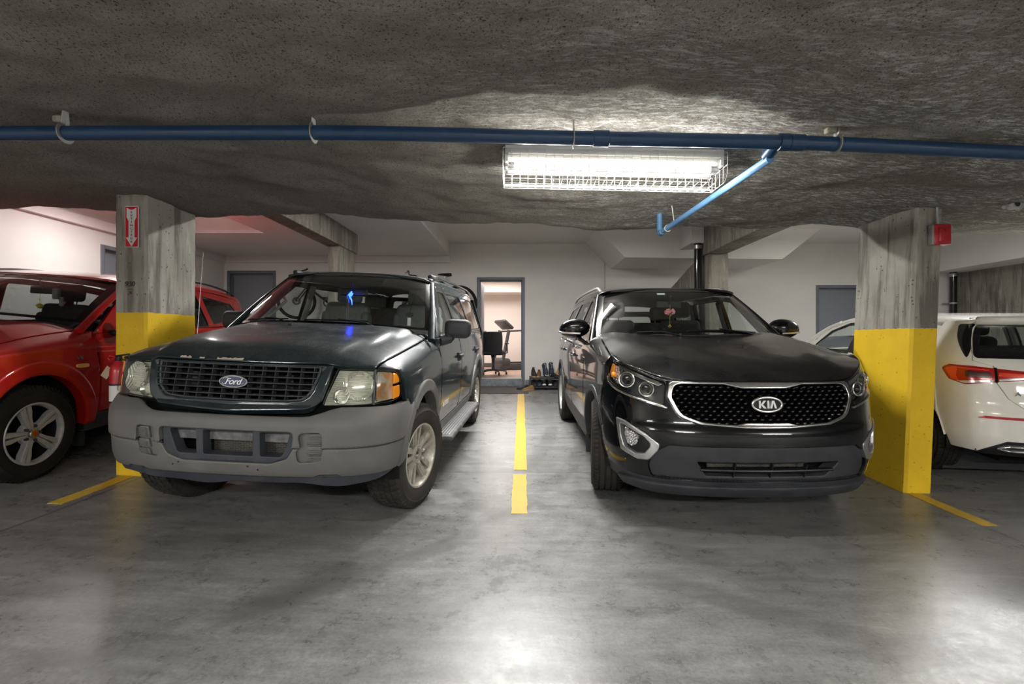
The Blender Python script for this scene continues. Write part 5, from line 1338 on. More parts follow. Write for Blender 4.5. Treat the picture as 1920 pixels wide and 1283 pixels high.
for j in range(-1, 12):
    z = .690+j*chh*.92
    for i in range(-13, 14):
        s = (i+(.5 if j % 2 else 0))*cw; zz = z+chh*.50
        if pip(s+.5*cw*0, zz, GIN) and not (abs(s) < .10 and abs(zz-.815) < .045):
            P = c.F(s, zz); vs = [P+Vector(v) for v in ((-.013, .006, 0), (-.004, -.004, .0055), (.004, -.004, .0055), (.013, .006, 0), (.004, .002, -.005), (-.004, .002, -.005))]
            mb.add(vs, [[0, 5, 4, 3], [0, 1, 5], [1, 2, 4, 5], [2, 3, 4], [0, 3, 2, 1]])
mb.build('grille_studs', mat('dark_chrome', (.25, .25, .26), .25, .9), kg)
BO = c.F(0, .822)+Vector((0, -.016, 0))
mb = MB(); mb.prism(ellipse(0, 0, .098, .050, 40), lambda a, b: Vector((a, .0, b)), lambda a, b: Vector((a, .03, b))); bo = mb.build('badge', 'gloss', kia, loc=BO, rot=(-.10, 0, 0))
mb = MB(); mb.tube([(a, -.002, b) for a, b in ellipse(0, 0, .091, .044, 48)], (.008, .006), 10, closed=True, flat=True, up=(0, 1, 0)); mb.build('badge_ring', 'chromed', bo)
mb = MB(); bx_ = lambda poly: mb.prism(poly, lambda a, b: Vector((a, -.008, b)), lambda a, b: Vector((a, .001, b)))
h_ = .0235; t_ = .0125
bx_([(-.055, -h_), (-.055+t_, -h_), (-.055+t_, h_), (-.055, h_)]); bx_([(-.042, .002), (-.026, h_), (-.010, h_), (-.030, .000), (-.008, -h_), (-.025, -h_), (-.042, -.004)])
bx_([(-.003, -h_), (.0095, -h_), (.0095, h_), (-.003, h_)])
bx_([(.014, -h_), (.028, h_), (.041, h_), (.056, -h_), (.043, -h_), (.0345, h_*.35), (.027, -h_)])
mb.build('badge_letters', 'satin', bo)
# lamps
for mir in (False, True):
    lt = bpy.data.objects.new('headlight', None); COL.objects.link(lt); lt.parent = kia
    fl = (lambda v: Vector((-v.x, v.y, v.z))) if mir else (lambda v: v)
    L_ = rnd(LP)
    mb = MB(); mb.patch(L_, c.F, d=.04, r=0, th=.05, off=-.060, mirror=mir); mb.build('lamp_housing', 'darkplast', lt)
    def bezel(s, z, r_):
        P0 = c.F(s, z); N = (c.F(s+.01, z)-c.F(s-.01, z)).cross(c.F(s, z+.01)-c.F(s, z-.01)).normalized(); N = (N+Vector((0, -1.6, 0))).normalized()
        Rm = Matrix.Translation(P0-N*.030) @ N.to_track_quat('Y', 'Z').to_matrix().to_4x4()
        for nm, mt, pr in (('lamp_ring', 'chrome', [(r_*.72, -.03), (r_*.80, .004), (r_*.92, .012), (r_*1.08, .010), (r_*1.10, -.02)]), ('projector_lens', 'gloss', [(.001, .018), (r_*.35, .012), (r_*.60, -.004), (r_*.72, -.022)]), ('projector_ring', 'satin', [(r_*.62, -.012), (r_*.70, -.006), (r_*.76, -.012)])):
            mb = MB(); mb.lathe(pr, axis='Y', n=30); mb.xf(Rm)
            if mir: mb.v = [(-a, b, d) for a, b, d in mb.v]
            mb.build(nm, mt, lt)
    bezel(.90, .945, .050); bezel(.735, .895, .046)
    mb = MB(); mb.patch(rnd([(.62, .945), (.80, 1.002), (1.0, 1.048), (1.10, 1.070), (1.02, 1.025), (.82, .978), (.66, .925)]), c.F, d=.04, r=.004, th=.03, off=-.03, mirror=mir); mb.build('lamp_brow', 'chromed', lt)
    mb = MB(); mb.patch(rnd([(1.00, 1.025, .02), (1.10, 1.04, .02), (1.145, .99, .02), (1.10, .925, .03), (.985, .900, .01)]), c.F, d=.03, r=.003, th=.03, off=-.022, mirror=mir); ts = mb.build('turn_reflector', 'facet', lt)
    mb = MB(); mb.patch(rnd([(1.085, 1.035, .01), (1.125, 1.045, .01), (1.15, .98, .02), (1.12, .94, .01), (1.10, .96)]), c.F, d=.03, r=.003, th=.01, off=-.015, mirror=mir)
    P0 = c.F(1.035, .965); mb2 = MB(); mb2.ball(fl(P0+Vector((0, .03, 0))), .020, 10); mb2.build('signal_bulb', 'amber', ts); mb.build('amber_reflector', 'amber', ts)
    mb = MB(); mb.patch(L_, c.F, d=.03, r=.006, th=.015, off=.002, mirror=mir); mb.build('lamp_lens', 'lens', lt)
    edge = [(p[0], p[1]) for p in rnd([(.60, .795), (.80, .838), (.98, .876), (1.12, .918), (1.172, .975), (1.172, .965), (1.125, .905), (.98, .864), (.80, .826), (.602, .781)])]
    mb = MB(); mb.patch(edge, c.F, d=.04, r=.003, th=.01, off=.008, mirror=mir); mb.build('lamp_trim', 'chromed', lt)
    # fog lamp
    fg = bpy.data.objects.new('fog_lamp', None); COL.objects.link(fg); fg.parent = kia
    F0 = rnd(FG); cxx = sum(p[0] for p in F0)/len(F0); czz = sum(p[1] for p in F0)/len(F0)
    FI = rnd([(.945, .662, .02), (.895, .650, .02), (.76, .600, .04), (.715, .560, .03), (.72, .535, .02), (.755, .487, .03), (.82, .482, .04), (.905, .510, .04), (.935, .58)])
    mb = MB(); mb.patch(F0, c.F, d=.025, holes=[FI], r=.008, th=.04, off=.008, mirror=mir); mb.build('fog_surround', 'satin', fg)
    mb = MB(); mb.patch(FI, c.F, d=.03, r=0, th=.01, off=-.022, mirror=mir); mb.build('fog_panel', 'blackplast', fg)
    mb = MB(); mb.patch(rnd([(.915, .640, .012), (.80, .600, .015), (.815, .540, .015), (.855, .515, .02), (.895, .535, .015), (.918, .59)]), c.F, d=.02, r=.006, th=.02, off=-.010, mirror=mir); fl_ = mb.build('fog_lens', 'facet', fg)
mb = MB()
for a in (-.9,): P = c.F(a, .425); mb.ball(P, .004, 6)
mb.build('bumper_sensor', 'chrome', kia)
# plastic arch trims, sills, doors
for yc in (YA, 3.71):
    a1 = 150 if yc < 1 else 186
    ring = arc_pts(yc, ZA, RA, -6, a1, 26)+arc_pts(yc, ZA, RA+.05, a1, -6, 26)
    c.side('wheel_arch_trim', ring, c.S, 'darkplast', d=.035, off=.010, r=.010, th=.08)
d1 = [(1.465, .45), (2.42, .45), (2.46, .80), (2.47, 1.085), (1.465, 1.095)]
d2 = [(2.432, .45), (3.22, .45)]+[(y, z) for y, z in arc_pts(3.71, ZA, RA+.04, 170, 122, 10)]+[(3.58, .95), (3.60, 1.10), (2.482, 1.087), (2.472, .8)]
dk = c.side('front_door', rnd(d1), c.S, PK, d=.07, r=.005, th=.03); dk2 = c.side('rear_door', rnd(d2), c.S, PK, d=.06, r=.005, th=.03)
q3 = [(y, z) for y, z in arc_pts(3.71, ZA, RA+.04, 120, 2, 12)]+[(4.25, .42), (4.68, .45), (4.74, .9), (4.68, 1.105), (3.612, 1.10), (3.592, .95)]
c.side('quarter_panel', q3, c.S, PK, d=.07, r=.005, th=.03)
c.side('sill_trim', [(1.35, .26), (3.29, .26), (3.26, .445), (1.38, .445)], c.S, 'darkplast', d=.08, r=.01, th=.06, off=.004)
for D, yy in ((dk, 2.30), (dk2, 3.42)):
    for i, sg in enumerate((1, -1)):
        P = c.S(yy, .98); mb = MB(); mb.tube([(sg*(P.x+.004), yy-.10, .985), (sg*(P.x+.032), yy-.07, .985), (sg*(P.x+.032), yy+.07, .985), (sg*(P.x+.004), yy+.10, .985)], .012, 8); mb.box((sg*(P.x+.002), yy, .985), (.008, .13, .05), None, .003); mb.build('door_handle', 'chrome', D[i])
c.glasshouse(dict(paint=PK, zr=[(1.7, 1.64), (2.0, 1.68), (2.6, 1.715), (3.4, 1.71), (4.2, 1.66), (4.75, 1.58)], ze=[(1.7, 1.555), (2.0, 1.59), (2.6, 1.625), (3.4, 1.615), (4.2, 1.555), (4.75, 1.48)],
    apillar=((1.42, 1.165), (2.10, 1.580)), wbase=(1.14, 1.245), wtop=1.88, yr=4.62, band=(.055, .045, .09), aw=.026, liner='headlinerd', sglass='glassm', seal='gloss',
    frame=[(1.44, 1.099), (4.66, 1.110), (4.70, 1.30), (4.60, 1.505), (4.2, 1.555), (3.4, 1.616), (2.6, 1.625), (2.12, 1.595)],
    windows=[[(1.66, 1.125, .03), (2.44, 1.12, .03), (2.38, 1.578, .04), (2.14, 1.55, .08)], [(2.52, 1.12, .03), (3.36, 1.125, .04), (3.20, 1.568, .06), (2.47, 1.58, .04)],
             [(3.46, 1.15, .05), (4.25, 1.19, .10), (4.0, 1.50, .08), (3.32, 1.55, .05)]]))
for sg in (-1, 1):
    mb = MB(); P = []
    for i in range(25):
        y = 2.12+2.2*i/24; b = c.Rf(.80, y); h = .034*sstep(0, .10, i/24)*sstep(0, .10, 1-i/24); P.append((sg*b.x, y, b.z+h+.003))
    mb.tube(P, (.017, .014), 10, flat=True, up=(0, 0, 1)); rr_ = mb.build('roof_rail', 'satin', kia)
mb = MB(); Fr = lambda x, z: Vector((-x, 4.74-.12*(x/.85)**2-.35*max(0, z-1.05), z)); rg = [(-.60, 1.13), (.60, 1.13), (.52, 1.43), (-.52, 1.43)]
mb.patch([(-.82, .45), (.82, .45), (.86, 1.05), (.66, 1.50), (-.66, 1.50), (-.86, 1.05)], Fr, d=.1, holes=[rnd([p+(.06,) for p in rg])], r=.005, th=.04); tg = mb.build('tailgate', PK, kia)
mb = MB(); mb.patch(rg, Fr, d=.2, r=0, th=0, off=-.01); mb.build('rear_window', 'glassm', tg)
for sg in (1, -1):
    o = bpy.data.objects.new('side_mirror', None); COL.objects.link(o); o.parent = kia
    mb = MB(); mb.tube([(sg*.86, 1.66, 1.10), (sg*.91, 1.65, 1.15), (sg*.96, 1.64, 1.185)], [.03, .022, .026], 12); mb.build('mirror_arm', PK, o)
    mb = MB(); mb.ball((sg*.995, 1.655, 1.272), .115, 20, sc=(1.28, .60, .78), rot=Matrix.Rotation(sg*.10, 3, 'Y')); mb.v = [(a, min(b, 1.685), d) for a, b, d in mb.v]; mb.build('mirror_shell', PK, o)
    mb = MB(); mb.tube([(sg*(1.148), 1.655, 1.24), (sg*1.125, 1.612, 1.235), (sg*1.05, 1.586, 1.230), (sg*.95, 1.588, 1.226)], (.004, .008), 8, flat=True, up=(0, 0, 1)); mb.build('mirror_signal', 'clearlens', o)
    mb = MB(); mb.prism(ellipse(sg*.995, 1.272, .12, .068, 20), lambda a, b: Vector((a, 1.686, b)), lambda a, b: Vector((a, 1.688, b))); mb.build('mirror_glass', 'chrome', o)
for y, sd in ((YA, 1), (YA, -1), (3.71, 1), (3.71, -1)):
    wheel(kia, (sd*.822, y, .363), .367, .235, .225, sd, -math.radians(8) if y < 1 else 0, 'kia', 'rib', am='alloyg')
mb = MB(); wellmesh(mb, c, YA, ZA, RA+.02, .55, .90); wellmesh(mb, c, 3.71, ZA, RA+.02, .55, .90)
for sg in (-1, 1):
    for yy in (1.36, 4.14):
        mb = MB(); mb.bb(sg*.70, sg*.925, yy, yy+.012, .17, .44, .004); mb.build('mud_flap', 'darkplast', kia)
mb = MB(); mb.bb(-.55, .55, .35, 4.4, .22, .40); mb.bb(-.84, .84, 1.40, 3.2, .24, .42); mb.bb(-.80, .80, 4.2, 4.6, .30, .5); mb.bb(-.6, .6, .25, 1.2, .4, .9); mb.build('underbody', 'matte', kia)
wiper(kia, [c.WS(-.88+.52*i/6, .025)+Vector((0, -.015, .006)) for i in range(7)], [c.WS(-.20, -.05), c.WS(-.38, .0)+Vector((0, -.02, .018)), c.WS(-.60, .03)+Vector((0, -.02, .014))])
wiper(kia, [c.WS(-.12+.74*i/6, .015+.03*i/6)+Vector((0, -.015, .006)) for i in range(7)], [c.WS(.70, -.06), c.WS(.50, .0)+Vector((0, -.02, .018)), c.WS(.2, .04)+Vector((0, -.02, .014))])
tub(c, 1.46, 4.55, .82, .42, 1.07)
mb = MB(); mb.box((0, 1.62, 1.03), (1.56, .55, .16), None, .06); mb.box((.40, 1.72, 1.10), (.44, .26, .10), None, .05); mb.build('dashboard', 'dash', kia)
steering(kia, .40, 1.98, 1.03, 'dash', .19)
for sx in (-.39, .39): seat(kia, sx, 2.42, .68, 'seatdark', bh=.60)
seat(kia, 0, 3.32, .70, 'seatdark', w_=1.3, bh=.55)
for sg in (-1, 1):
    for yy, tp in ((2.48, 2.42), (3.41, 3.26), (4.3, 4.05)):
        a, b = c.S(yy, 1.1), c.S(tp, 1.54); mb = MB(); mb.tube([(sg*(a.x-.06), yy, 1.1), (sg*(b.x-.045), tp, 1.54)], (.05, .02), 8, flat=True, up=(1, 0, 0)); mb.build('pillar_trim', 'headlinerd', kia)
mirror_int(kia, (-.0, 1.98, 1.51), 'dash')
mb = MB(); W0 = c.WS(-.20, .86); mb.box(W0+Vector((0, .012, -.004)), (.075, .003, .024), (-.85, 0, 0)); st = mb.build('windshield_sticker', mat('pale_sticker', (.55, .72, .72), .5), kia)
mb = MB(); mb.box(W0+Vector((0, .009, -.007)), (.055, .002, .009), (-.85, 0, 0)); mb.build('sticker_print', mat('sticker_blue', (.1, .3, .4), .5), st)
# pink flower hanging from the mirror
t = thing('flower_ornament', 'pink artificial flower with small gold charm hanging inside the black car windscreen', 'ornament', Matrix.Translation(kia.location) @ kia.rotation_euler.to_matrix().to_4x4() @ Vector((.0, 1.94, 1.435)), kia.rotation_euler)
M['pink'] = noisy('pink_petals', (.85, .16, .27), (.95, .45, .5), 60, .6); M['gold'] = mat('gold_charm', (.75, .55, .08), .35, .5)
rr = random.Random(2); mb = MB()
for i in range(26):
    a = rr.uniform(0, 2*PI); b = rr.uniform(-.9, .9); r_ = .028
    p = Vector((math.cos(a)*r_*1.5*math.cos(b), math.sin(a)*r_*.7*math.cos(b), r_*math.sin(b)))
    mb.ball(p, .0135, 6, sc=(1.2, .5, .9), rot=Matrix.Rotation(rr.uniform(0, 3), 3, 'Y'))
mb.build('petals', 'pink', t)
mb = MB()
for i in range(5): a = rr.uniform(0, 6); mb.ball((.04*math.cos(a), -.01, .028*math.sin(a)), .010, 6, sc=(1.8, .3, .7), rot=Matrix.Rotation(a, 3, 'Y'))
mb.build('leaf', mat('olive_leaf', (.15, .22, .06), .7), t)
mb = MB(); mb.tube([(0, 0, .07), (0, 0, -.13)], .0016, 5); mb.build('cord', 'gold', t)
mb = MB(); mb.ball((0, 0, -.135), .011, 8); mb.ball((-.012, 0, -.145), .007, 6); mb.ball((.012, 0, -.145), .007, 6); mb.ball((0, 0, -.155), .006, 6); mb.build('charm', 'gold', t)
# ================================================================ red SUV on the left
red = thing('suv', 'bright red SUV with six-bolt style silver double-spoke wheels at the far left', 'car', (-4.485, 2.626, ground(-4.4, 3.6)-.93*.036+.0), (.036, .046, math.radians(5)))
red['label'] = 'bright red SUV with silver double-spoke wheels at the far left'
c = Car(red, plan=[(0, 0), (.3, .02), (.5, .06), (.66, .13), (.78, .22), (.86, .34), (.90, .48), (.92, .62), (.925, .8)],
        pf=[(.20, .1), (.35, .03), (.5, 0), (.7, .01), (.95, .10), (1.05, .2)], ps=[(.20, .08), (.4, .01), (.7, 0), (1.05, .04)],
        inset=[(.25, .05), (.42, .015), (.60, .0), (.80, .002), (.96, .02), (1.10, .055), (1.30, .12), (1.58, .215), (1.7, .28)],
        W=[(.1, .88), (.4, .91), (.8, .925), (2.4, .925), (3.9, .915), (4.3, .87), (4.55, .78)],
        zc=[(0, .98), (.2, 1.02), (.6, 1.08), (1.0, 1.17), (1.5, 1.235)],
        ztop=[(0, .96), (.6, .97), (1.2, .98)], n=2.7, zb=.93, lead_s=1.1, lam=.15)
qe = lambda x, y: c.q_of(x, y); PR = 'red'
c.bumps = (lambda x, y: .012*math.exp(-((abs(x)-.60)/.10)**2)*sstep(.1, .5, y),)
hl = [(qe(.80, .45), .45), (qe(.80, .8), .8), (qe(.79, 1.1), 1.1), (qe(.785, 1.40), 1.42)]
back = [(qe(x, 1.2), 1.14+.26*(abs(x)/.80)**2.4) for x in (.72, .6, .4, .2, 0, -.2, -.4, -.6, -.72)]
mb = MB(); mb.patch(c.lead_q(-.9, .9, 30)+hl+back+[(-a, b) for a, b in hl[::-1]], c.G, d=.05, r=.008, th=.03, off=.003); mb.build('hood', PR, red)
mb = MB(); mb.patch([(qe(x, 1.2), 1.12+.26*(abs(x)/.8)**2.4) for x in (-.78, -.6, -.4, -.2, 0, .2, .4, .6, .78)]+[(qe(x, 1.3), 1.26+.24*(abs(x)/.8)**2.4) for x in (.78, .6, .4, .2, 0, -.2, -.4, -.6, -.78)], c.G, d=.08, r=0, th=.01, off=-.012); mb.build('cowl', 'blackplast', red)
YA, ZA, RA = .93, .365, .435
fo = [(qe(.808, .46), .46), (qe(.808, .8), .8), (qe(.798, 1.1), 1.1), (qe(.79, 1.42), 1.44), (.99, 1.47), (1.12, 1.49), (1.55, 1.49), (1.58, YA+RA+.04)]+[(1+c.zb-z, y) for y, z in arc_pts(YA, ZA, RA+.02, 8, 165, 20)]+[(1.40, .50), (1.15, .45), (.99, .42)]
ff = c.side('fender', fo, c.G, PR, d=.045, r=.006, th=.03)
ring = arc_pts(YA, ZA, RA, -4, 176, 26)+arc_pts(YA, ZA, RA+.115, 176, -4, 26)
c.side('wheel_arch', ring, c.S, PR, d=.03, off=.018, r=.03, th=.09)
outl = [(-1.22, .33), (1.22, .33), (1.25, .6), (1.16, .98), (.6, .965), (0, .955), (-.6, .965), (-1.16, .98), (-1.25, .6)]
LPR = [(.62, .93), (1.0, .95, .03), (1.14, .93, .03), (1.10, .80, .03), (.70, .79, .04)]
mb = MB(); mb.patch(outl, c.F, d=.05, holes=[rnd(LPR), rnd([(-p[0],)+tuple(p[1:]) for p in LPR]), rnd([(-.5, .88, .03), (.5, .88, .03), (.45, .70, .04), (-.45, .70, .04)])], r=.006, th=.04); mb.build('front_bumper', PR, red)
mb = MB(); mb.patch(rnd([(-.5, .88, .03), (.5, .88, .03), (.45, .70, .04), (-.45, .70, .04)]), c.F, d=.06, r=0, th=.02, off=-.02); mb.build('grille', 'gloss', red)
for s in (1, -1):
    mb = MB(); mb.patch(rnd(LPR), c.F, d=.04, r=.004, th=.03, off=-.004, mirror=s < 0); mb.build('headlight', 'facet', red)
mb = MB(); mb.patch([(-1.2, .24), (1.2, .24), (1.22, .34), (-1.22, .34)], c.F, d=.06, r=.006, th=.05, off=-.01); mb.build('lower_lip', 'darkplast', red)
d1 = [(1.505, .42), (2.42, .42), (2.46, .80), (2.47, 1.116), (1.505, 1.096)]
d2 = [(2.432, .42), (3.20, .42)]+[(y, z) for y, z in arc_pts(3.64, ZA, RA+.06, 172, 122, 10)]+[(3.52, .95), (3.54, 1.134), (2.482, 1.116), (2.472, .8)]
dk = c.side('front_door', rnd(d1), c.S, PR, d=.07, r=.006, th=.03); dk2 = c.side('rear_door', rnd(d2), c.S, PR, d=.06, r=.006, th=.03)
q3 = [(y, z) for y, z in arc_pts(3.64, ZA, RA+.06, 120, 2, 12)]+[(4.2, .42), (4.5, .45), (4.56, .9), (4.5, 1.154), (3.552, 1.136), (3.532, .95)]
c.side('quarter_panel', q3, c.S, PR, d=.07, r=.006, th=.03)
ring = arc_pts(3.64, ZA, RA, -4, 184, 26)+arc_pts(3.64, ZA, RA+.075, 184, -4, 26)
c.side('wheel_arch', ring, c.S, PR, d=.04, off=.012, r=.018, th=.08)
c.side('sill_trim', [(1.38, .27), (3.18, .27), (3.18, .415), (1.40, .415)], c.S, 'darkplast', d=.08, r=.01, th=.06, off=.004)
for D, yy in ((dk, 2.30), (dk2, 3.36)):
    for i, sg in enumerate((1, -1)):
        P = c.S(yy, .98); mb = MB(); mb.tube([(sg*(P.x+.004), yy-.10, .985), (sg*(P.x+.032), yy-.07, .985), (sg*(P.x+.032), yy+.07, .985), (sg*(P.x+.004), yy+.10, .985)], .012, 8); mb.build('door_handle', PR, D[i])
c.glasshouse(dict(paint=PR, zr=[(1.7, 1.575), (2.0, 1.63), (2.6, 1.68), (3.4, 1.67), (4.2, 1.62), (4.5, 1.56)], ze=[(1.7, 1.50), (2.0, 1.545), (2.6, 1.585), (3.4, 1.575), (4.2, 1.50), (4.5, 1.44)],
    apillar=((1.46, 1.185), (2.08, 1.535)), wbase=(1.16, 1.245), wtop=1.86, yr=4.5, band=(.06, .04, .05), aw=.040, sglass=['glassm', 'glassd', 'glassd'], seal='gloss', apaint=PR,
    frame=[(1.50, 1.10), (4.46, 1.16), (4.52, 1.30), (4.44, 1.46), (4.2, 1.50), (3.4, 1.576), (2.6, 1.585), (2.10, 1.552)],
    windows=[[(1.80, 1.13, .03), (2.42, 1.125, .03), (2.38, 1.54, .04), (2.16, 1.52, .08)], [(2.50, 1.125, .03), (3.30, 1.14, .04), (3.20, 1.53, .06), (2.46, 1.54, .04)],
             [(3.40, 1.17, .04), (4.22, 1.24, .08), (3.98, 1.44, .06), (3.30, 1.52, .05)]]))
for sg in (-1, 1):
    mb = MB(); P = []
    for i in range(29):
        y = 2.05+2.15*i/28; b = c.Rf(.82, y); h = .055*math.sin(PI*i/28)**.6; P.append((sg*b.x, y, b.z+h+.004))
    mb.tube(P, (.020, .013), 10, flat=True, up=(0, 0, 1)); rr_ = mb.build('roof_rail', 'darkplast', red)
    for k in (2, 14, 26):
        mb = MB(); q = P[k]; mb.tube([(q[0], q[1]-.02, q[2]), (q[0], q[1]+.01, q[2]-.075)], (.018, .05), 8, flat=True, up=(0, 1, 0)); mb.build('rail_foot', 'darkplast', rr_)
mb = MB(); Fr = lambda x, z: Vector((-x, 4.58-.14*(x/.85)**2-.38*max(0, z-1.05), z)); rg = [(-.58, 1.16), (.58, 1.16), (.5, 1.42), (-.5, 1.42)]
mb.patch([(-.80, .42), (.80, .42), (.82, 1.05), (.62, 1.50), (-.62, 1.50), (-.82, 1.05)], Fr, d=.1, holes=[rnd([p+(.06,) for p in rg])], r=.005, th=.04); tg = mb.build('tailgate', PR, red)
mb = MB(); mb.patch(rg, Fr, d=.2, r=0, th=0, off=-.01); mb.build('rear_window', 'glassd', tg)
for sg in (1, -1):
    o = bpy.data.objects.new('side_mirror', None); COL.objects.link(o); o.parent = red
    mb = MB(); mb.box((sg*.90, 1.70, 1.10), (.10, .08, .05), None, .02); mb.build('mirror_arm', 'blackplast', o)
    mb = MB(); mb.box((sg*1.02, 1.70, 1.17), (.21, .13, .15), None, .055); mb.build('mirror_shell', PR, o)
for y, sd in ((YA, 1), (YA, -1), (3.64, 1), (3.64, -1)):
    wheel(red, (sd*.785, y, .358), .362, .235, .226, sd, -math.radians(3) if y < 1 else 0, 'red', 'rib', tm='tyred', am='alloyg')
mb = MB(); wellmesh(mb, c, YA, ZA, RA+.02, .52, .88); wellmesh(mb, c, 3.64, ZA, RA+.02, .52, .88)
mb = MB(); mb.bb(-.52, .52, .35, 4.3, .24, .42); mb.bb(-.82, .82, 1.40, 3.1, .26, .44); mb.bb(-.76, .76, 4.1, 4.45, .30, .5); mb.bb(-.6, .6, .3, 1.2, .4, .9); mb.build('underbody', 'matte', red)
wiper(red, [c.WS(.0+.62*i/6, .015)+Vector((0, -.015, .006)) for i in range(7)], [c.WS(-.10, -.05), c.WS(.05, .0)+Vector((0, -.02, .018)), c.WS(.3, .03)+Vector((0, -.02, .014))])
wiper(red, [c.WS(-.75+.6*i/6, .02)+Vector((0, -.015, .006)) for i in range(7)], [c.WS(-.85, -.05), c.WS(-.7, .0)+Vector((0, -.02, .018)), c.WS(-.45, .03)+Vector((0, -.02, .014))])
tub(c, 1.50, 4.40, .80, .42, 1.06)
mb = MB(); mb.box((0, 1.66, 1.02), (1.5, .5, .14), None, .05); mb.build('dashboard', 'dash', red)
steering(red, .40, 1.98, 1.02, 'dash', .19)
for sx in (-.38, .38): seat(red, sx, 2.42, .68, 'seatdark', bh=.58)
seat(red, 0, 3.25, .70, 'seatdark', w_=1.25, bh=.55)
mirror_int(red, (.06, 1.98, 1.46), 'blackplast')
mb = MB(); mb.box((.17, 1.97, 1.43), (.05, .05, .10), None, .012); mb.box((.20, 1.99, 1.36), (.035, .03, .09), None, .01); mb.build('dash_camera', 'seatgrey', red)
P = c.S(1.40, .905); fd = ff[0]
mb = MB(); RZ = Matrix.Rotation(PI/2, 4, 'Z') @ Matrix.Rotation(PI/2, 4, 'X')
mb.text('V6', .045, Matrix.Translation((c.S(1.28, .90).x+.006, 1.28, .905)) @ RZ, .002, bold=.001, sx=1.35); mb.build('fender_badge', 'chrome', fd)
mb = MB(); mb.prism(ellipse(1.30, .84, .060, .016, 20, p=3.5), lambda y, z: Vector((c.S(y, z).x+.012, y, z)), lambda y, z: Vector((c.S(y, z).x, y, z))); mb.build('side_marker', mat('amber_marker', (.85, .50, .16), .35), fd)
t = thing('hanging_ornament', 'small gold bell hanging from the mirror inside the red car windscreen', 'ornament', Matrix.Translation(red.location) @ red.rotation_euler.to_matrix().to_4x4() @ Vector((.05, 1.94, 1.42)), red.rotation_euler)
mb = MB(); mb.tube([(0, 0, 0), (0, 0, -.09)], .002, 5); mb.ball((0, 0, -.05), .006, 6); mb.build('cord', 'gold', t)
mb = MB(); mb.ball((0, 0, -.112), .024, 12); mb.lathe([(.0, -.098), (.026, -.102), (.030, -.110), (.001, -.112)], axis='Z', n=16); mb.build('bell', 'gold', t)

# ================================================================ white hatchback on the right, seen from behind
wht = thing('hatchback', 'white hatchback parked nose in at the far right, red tail lamp showing', 'car', (4.40, 3.60, ground(4.4, 4.3)-.74*.036), (.036, 0, -math.radians(8)))
c = Car(wht, plan=[(0, 0), (.3, .012), (.5, .045), (.66, .11), (.78, .21), (.85, .36), (.88, .56), (.893, .80)],
        pf=[(.22, .12), (.30, .05), (.42, .01), (.60, 0), (.68, .03), (.80, .055), (.95, .09), (1.04, .14), (1.31, .34), (1.36, .30), (1.40, .34)],
        ps=[(.22, .09), (.32, .03), (.45, 0), (.85, .0), (1.0, .018), (1.1, .05), (1.31, .155), (1.40, .21)],
        inset=[(.22, .05), (.38, .012), (.55, .0), (.80, .0), (.92, .018), (1.0, .045), (1.2, .12), (1.36, .205), (1.45, .26)],
        W=[(.1, .86), (.4, .88), (.8, .893), (2.4, .898), (3.6, .89), (4.1, .82), (4.4, .7)],
        zc=[(0, 1), (1, 1)], ztop=[(0, 1.36), (2, 1.36)], zb=.8)
PW = 'white'
hatch = [(.80, 1.025), (.665, .99), (.655, .85), (.60, .735), (.52, .665, .04), (-.52, .665, .04), (-.60, .735), (-.655, .85), (-.665, .99), (-.80, 1.025), (-.775, 1.352), (.775, 1.352)]
gl_ = [(.80, 1.045, .05), (.745, 1.318, .03), (-.745, 1.318, .03), (-.80, 1.045, .05)]
tri = [(.850, 1.04, .02), (.80, 1.12), (.765, 1.325), (1.08, 1.325, .02), (.98, 1.20)]
trm = lambda sg: rnd([(sg*p[0],)+tuple(p[1:]) for p in tri])
wa = [(c.s_of_y(y), z) for y, z in arc_pts(.74, .335, .359, 176, 96, 12)]
mb = MB(); outl = [(-1.02, .30), (-.80, .292), (-.62, .40), (.62, .40), (.80, .292), (1.02, .30)]+wa+[(1.27, .72), (1.27, 1.36), (-1.27, 1.36), (-1.27, .72)]+[(-a, b) for a, b in wa[::-1]]
mb.patch(outl, c.F, d=.035, holes=[rnd([(p[0]*1.006, p[1]) + tuple(p[2:]) for p in hatch]), trm(1), trm(-1)], r=.004, th=.03); wb = mb.build('rear_body', PW, wht)
mb = MB(); mb.patch(rnd(hatch), c.F, d=.035, holes=[rnd(gl_)], r=.005, th=.03, off=.002); ht = mb.build('hatch', PW, wht)
for sg in (1, -1):
    mb = MB(); mb.patch(trm(1), c.F, d=.04, r=.004, th=.02, off=.0, mirror=sg < 0); mb.build('quarter_trim', 'gloss', wht)
mb = MB(); mb.patch(rnd(gl_), c.F, d=.05, r=0, th=.01, off=-.002, holes=[rnd([(.74, 1.065, .05), (.685, 1.298, .05), (-.685, 1.298, .05), (-.74, 1.065, .05)])]); mb.build('rear_window_band', 'gloss', ht)
mb = MB(); mb.patch(rnd(gl_), c.F, d=.07, r=0, th=0, off=-.004); mb.build('rear_window', 'glassm', ht)
mb = MB(); mb.patch([(.86, 1.335), (.86, 1.372), (-.86, 1.372), (-.86, 1.335)], c.F, d=.05, r=.01, th=.10, off=.035); sp = mb.build('spoiler', PW, wht)
mb = MB(); mb.patch([(.22, 1.338), (-.22, 1.338), (-.22, 1.350), (.22, 1.350)], c.F, d=.05, r=.002, th=.01, off=.042); mb.build('brake_light', 'redlens', sp)
TL = [(1.075, .955, .02), (1.0, .988, .04), (.80, .982), (.43, .945, .01), (.43, .885, .01), (.66, .862), (.86, .830, .03), (.99, .865, .03)]
